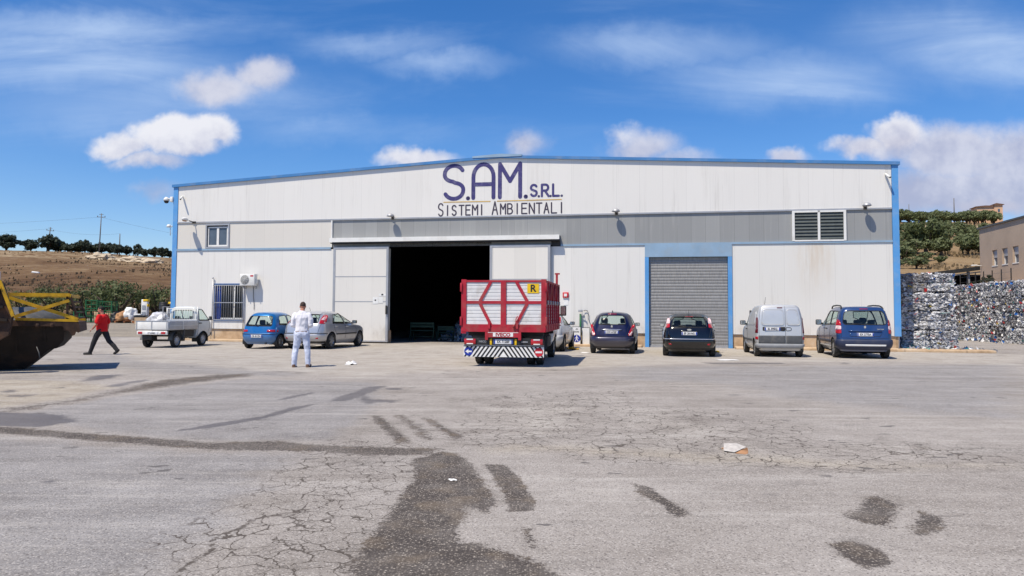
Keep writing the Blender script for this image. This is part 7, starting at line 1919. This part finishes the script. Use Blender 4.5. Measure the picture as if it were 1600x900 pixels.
# ------------------------------------------------------------------ beige building at right
bb = thing('beige_building', 'beige rendered industrial building with three half-shuttered windows behind the bales', 'building', A0, WRZ)
BX = 48.1; b = MB(); wins = [(28.76, 29.68, 5.11, 6.25), (26.98, 27.93, 5.11, 6.27), (25.25, 26.19, 5.10, 6.25)]
ys_ = sorted({8.0, 31.97, *[w[0] for w in wins], *[w[1] for w in wins]}); zs_ = [0, 5.10, 6.26, 8.10]
for i in range(len(ys_)-1):
    for k in range(3):
        a, c = ys_[i], ys_[i+1]
        if k == 1 and any(w[0] <= a+.01 and c-.01 <= w[1] for w in wins): continue
        b.quad((BX, c, zs_[k]), (BX, a, zs_[k]), (BX, a, zs_[k+1]), (BX, c, zs_[k+1]))
for w in wins:
    a, c = w[0], w[1]; P4 = [(a, 5.10), (c, 5.10), (c, 6.26), (a, 6.26)]
    for i in range(4): p, q = P4[i], P4[(i+1) % 4]; b.quad((BX, p[0], p[1]), (BX+.3, p[0], p[1]), (BX+.3, q[0], q[1]), (BX, q[0], q[1]))
b.quad((BX, 31.97, 0), (BX+25, 31.97, 0), (BX+25, 31.97, 8.1), (BX, 31.97, 8.1)); b.quad((BX+25, 8, 0), (BX, 8, 0), (BX, 8, 8.1), (BX+25, 8, 8.1)); b.build('wall', M['plaster_beige'], bb)
b = MB(); b.box(BX-.12, BX+25, 7.9, 32.1, 8.10, 8.22); b.build('roof', M['grey_plastic'], bb)
for w in wins:
    b = MB(); b.box(BX+.2, BX+.22, w[0], w[1], 5.1, 6.26); f = b.build('window', M['pane'], bb)
    b = MB(); b.box(BX+.12, BX+.17, w[0], w[1], 5.68, 6.26); b.build('roller_blind', M['grey_metal'], f)
    b = MB(); b.box(BX+.15, BX+.2, w[0], w[0]+.06, 5.1, 5.68); b.box(BX+.15, BX+.2, w[1]-.06, w[1], 5.1, 5.68); b.box(BX-.03, BX+.3, w[0]-.03, w[1]+.03, 5.03, 5.098); b.build('frame', M['white_paint'], f)
t = thing('lean_to_shed', 'low dark open shed under a sloping roof between the bales and the beige building', 'shed', A0, WRZ)
b = MB(); b.prism([(45.8, 4.62), (52, 5.45), (52, 5.75), (45.8, 4.92)], 34.0, 40); b.build('roof', M['dark_metal'], t)
b = MB(); b.box(45.8, 52, 39.7, 39.85, 0, 4.9); b.build('back_wall', M['interior'], t)
b = MB(); b.box(45.85, 46.0, 34, 40, 0, 4.65); b.build('end_wall', M['interior'], t)
for x in (46.75, 48.0): b = MB(); b.box(x, x+.18, 34.3, 34.5, 0, 4.62+(x-45.8)*.13); b.build('post', M['grey_metal'], t)
b = MB(); b.bar((46.9, 34.4, 4.60), (48.0, 34.4, 4.75), .10); b.bar((48.2, 34.4, 4.78), (49.4, 34.4, 4.93), .10); b.build('beam', M['white_paint'], t)
t = thing('retaining_wall', 'retaining wall hidden behind the bale wall carrying a wire fence', 'wall', A0, WRZ); b = MB(); b.box(46.2, 48.0, 18.0, 31.9, 0, 3.2); b.build('wall', M['plinth'], t)
t = thing('wire_fence', 'thin dark wire fence posts standing above the bales before the beige building', 'fence', A0, WRZ)
for Y in np.arange(22.5, 32, 1.5): b = MB(); b.bar((46.5, Y, 3.2), (46.5, Y, 4.55), .055); b.build('post', M['dark_metal'], t)
b = MB()
for z in (3.5, 3.9, 4.3): b.tube([(46.5, 22.5, z), (46.5, 31.5, z)], .008, 4)
b.build('wire', M['wire'], t)
t = thing('wall_lamp', 'white lamp sticking out at the corner of the beige building', 'wall lamp', inside(48.1, 31.6, 5.2), WRZ); b = MB(); b.tube([(0, 0, 0), (-.4, 0, .05)], .03, 6); b.build('arm', M['white_paint'], t); b = MB(); b.rbox(-.75, -.35, -.1, .1, 0, .1, .03); b.build('lamp_head', M['white_paint'], t)
b = MB(); b.tube([(-.35, 0, 0), (.0, 0, .02), (.3, 0, 0)], .02, 6); b.bar((0, 0, -.2), (0, 0, .02), .03); tag(b.build('roof_aerial', M['grey_metal'], None, inside(7.55, 4.0, top(7.55)+.2), (0, 0, WRZ)), 'small aerial on the left slope of the warehouse roof', 'aerial')
# ------------------------------------------------------------------ sky, sun, camera
SH = Vector((.40, .42, -1)).normalized(); sd = -SH
EL = math.asin(sd.z); AZ = math.atan2(sd.x, sd.y)
sun = bpy.data.lights.new('sun', 'SUN'); sun.energy = 4.2; sun.angle = R(.55); sun.color = (1, .905, .755)
so = bpy.data.objects.new('sun', sun); COL.objects.link(so); so.rotation_euler = SH.to_track_quat('-Z', 'Y').to_euler(); so.location = (-30, -30, 60)
w = bpy.data.worlds.new('World'); scene.world = w; w.use_nodes = True; nt = NT(w.node_tree); bg = w.node_tree.nodes['Background']
sky = nt.new('ShaderNodeTexSky'); sky.sky_type = 'NISHITA'; sky.sun_disc = False; sky.sun_elevation = EL; sky.sun_rotation = AZ; sky.altitude = 300; sky.air_density = 1.0; sky.dust_density = .4; sky.ozone_density = 2.0
g = nt.coord('Generated'); x, y, z = nt.xyz(g)
# clouds live on a flat sheet of directions north of the yard (u across, v up)
yy = y.max(.05); u = x/yy; v = z/yy; front = nt.step(y, .05, .25)
uv = nt.vec(u, v, 0)
def warp(scale, amt, det=5):
    c = nt.noise(uv, scale, det, .6, 0, True); cx, cy, cz = nt.xyz(c); return (cx-.5)*amt, (cy-.5)*amt
wx, wy = warp(6, .075); wx2, wy2 = warp(26, .026, 4)
U = u+wx+wx2; V_ = v+wy*.75+wy2
def P2(px, py): return ((px-800)/1185, (485-py)/1185)
def blob_(px, py, rx, ry, soft=.75, dens=1.0, UU=None, VV=None):
    a, b_ = P2(px, py); du = ((UU or U)-a)*(1185/rx); dv = ((VV or V_)-b_)*(1185/ry)
    return nt.step((du*du+dv*dv).sqrt(), 1.0, 1.0-soft)*dens
def union(L):
    o = L[0]
    for q in L[1:]: o = o.max(q)
    return o
white_ = union([blob_(275, 216, 120, 48, .75), blob_(190, 226, 92, 36, .85, .9), blob_(330, 208, 62, 42, .8), blob_(225, 252, 110, 26, .9, .7), blob_(645, 252, 110, 32, .8, .85), blob_(1238, 242, 62, 28, .8, .75), blob_(1402, 205, 82, 48, .8, 1), blob_(1345, 228, 75, 36, .85, .85), blob_(965, 208, 46, 32, 1, .6), blob_(1560, 325, 160, 22, 1, .6)])
grey_ = union([blob_(345, 138, 120, 60, .9, .95), blob_(405, 115, 70, 56, .9, .9), blob_(235, 298, 75, 30, 1, .6), blob_(822, 222, 72, 46, 1, .85), blob_(1000, 230, 110, 50, 1, .9), blob_(1060, 252, 130, 40, 1, .7), blob_(1410, 232, 130, 48, 1, .95), blob_(1490, 240, 170, 74, .85, 1), blob_(1600, 250, 230, 95, .85, 1), blob_(1500, 300, 420, 75, .85, 1), blob_(1180, 258, 170, 30, 1, .6)])
puff = nt.noise(uv, 24, 6, .6); puff2 = nt.noise(uv, 9, 4)
rough_ = (puff-.5)*.42+(puff2-.5)*.26
wden = nt.step(white_+rough_, .16, .84)*nt.step(white_, .0, .14)
gden = nt.step(grey_+rough_, .16, .95)*nt.step(grey_, .0, .14)*.88
# thin high cloud in streaks
sv = nt.new('ShaderNodeMapping'); nt.put(sv.inputs[0], uv); sv.inputs['Rotation'].default_value = (0, 0, R(8)); sv.inputs['Scale'].default_value = (2.2, 9, 1)
st1 = nt.noise(sv.outputs[0], 1.0, 6, .6, .6); st2 = nt.noise(sv.outputs[0], .45, 3, .5)
cir = union([blob_(60, 95, 420, 90, 1, .95), blob_(230, 160, 400, 90, 1, .7), blob_(520, 205, 220, 40, 1, .5), blob_(700, 95, 160, 30, 1, .6), blob_(560, 62, 190, 32, 1, .45), blob_(1030, 62, 270, 55, 1, .62), blob_(1250, 115, 300, 75, 1, .7), blob_(1540, 60, 320, 110, 1, .9), blob_(1270, 140, 150, 26, 1, .6), blob_(100, 40, 420, 50, 1, .7)])
cirden = cir*nt.step(st1*.7+st2*.3, .22, .70)*.95
cirden = (cirden+nt.step(st1, .45, .8)*nt.step(v, .10, .3)*.20+nt.step(st2, .4, .65)*.04).min(.78)
skyc = nt.new('ShaderNodeHueSaturation'); nt.put(skyc.inputs['Color'], sky.outputs[0]); skyc.inputs['Saturation'].default_value = 1.36; skyc.inputs['Value'].default_value = 1.0
tint = nt.mix(1.0, skyc.outputs[0], (.97, 1.05, 1.28), 'MULTIPLY')
K = 1.0
# cumulus: sunlit tops, greyer lilac bases
shade = nt.step((puff-.5)*.9+(puff2-.5)*.7+(V_-.216)*nt.step(u, -.2, -.33)*9.0+(V_-.235)*nt.step(u, .2, .33)*7.0, -.38, .22)
wc = nt.mix(shade, (5.0, 5.1, 6.3), (8.2, 8.15, 8.5)); gc = nt.mix(nt.step((puff-.5)*1.1+(puff2-.5)*1.1+(V_-.19)*2.5, -.35, .4), (4.0, 4.2, 5.6), (6.5, 6.55, 7.4))
colr = nt.mix(cirden*front, tint, (4.7, 6.1, 8.5)); colr = nt.mix(gden*front, colr, gc); colr = nt.mix(wden*front*.92, colr, wc)
nt.put(bg.inputs[0], colr); bg.inputs[1].default_value = .085
w.cycles.sampling_method = 'NONE'
cam = bpy.data.cameras.new('camera'); co = bpy.data.objects.new('camera', cam); COL.objects.link(co); scene.camera = co
cam.sensor_width = 36; cam.lens = 1185.28/1600*36; cam.clip_end = 9000; cam.clip_start = .05
co.location = (0, 0, 1.55); roll = .0053; pitch = .0505
co.matrix_world = Matrix.Translation((0, 0, 1.55)) @ Matrix.Rotation(R(90)+pitch, 4, 'X') @ Matrix.Rotation(roll, 4, 'Z')
cam.shift_y = -(450-425.235)/1600
scene.view_settings.view_transform = 'Standard'; scene.view_settings.look = 'None'; scene.view_settings.exposure = .38; scene.view_settings.gamma = 1
scene.render.engine = 'CYCLES'; scene.cycles.max_bounces = 6; scene.cycles.diffuse_bounces = 3; scene.cycles.transparent_max_bounces = 12; scene.cycles.use_denoising = True
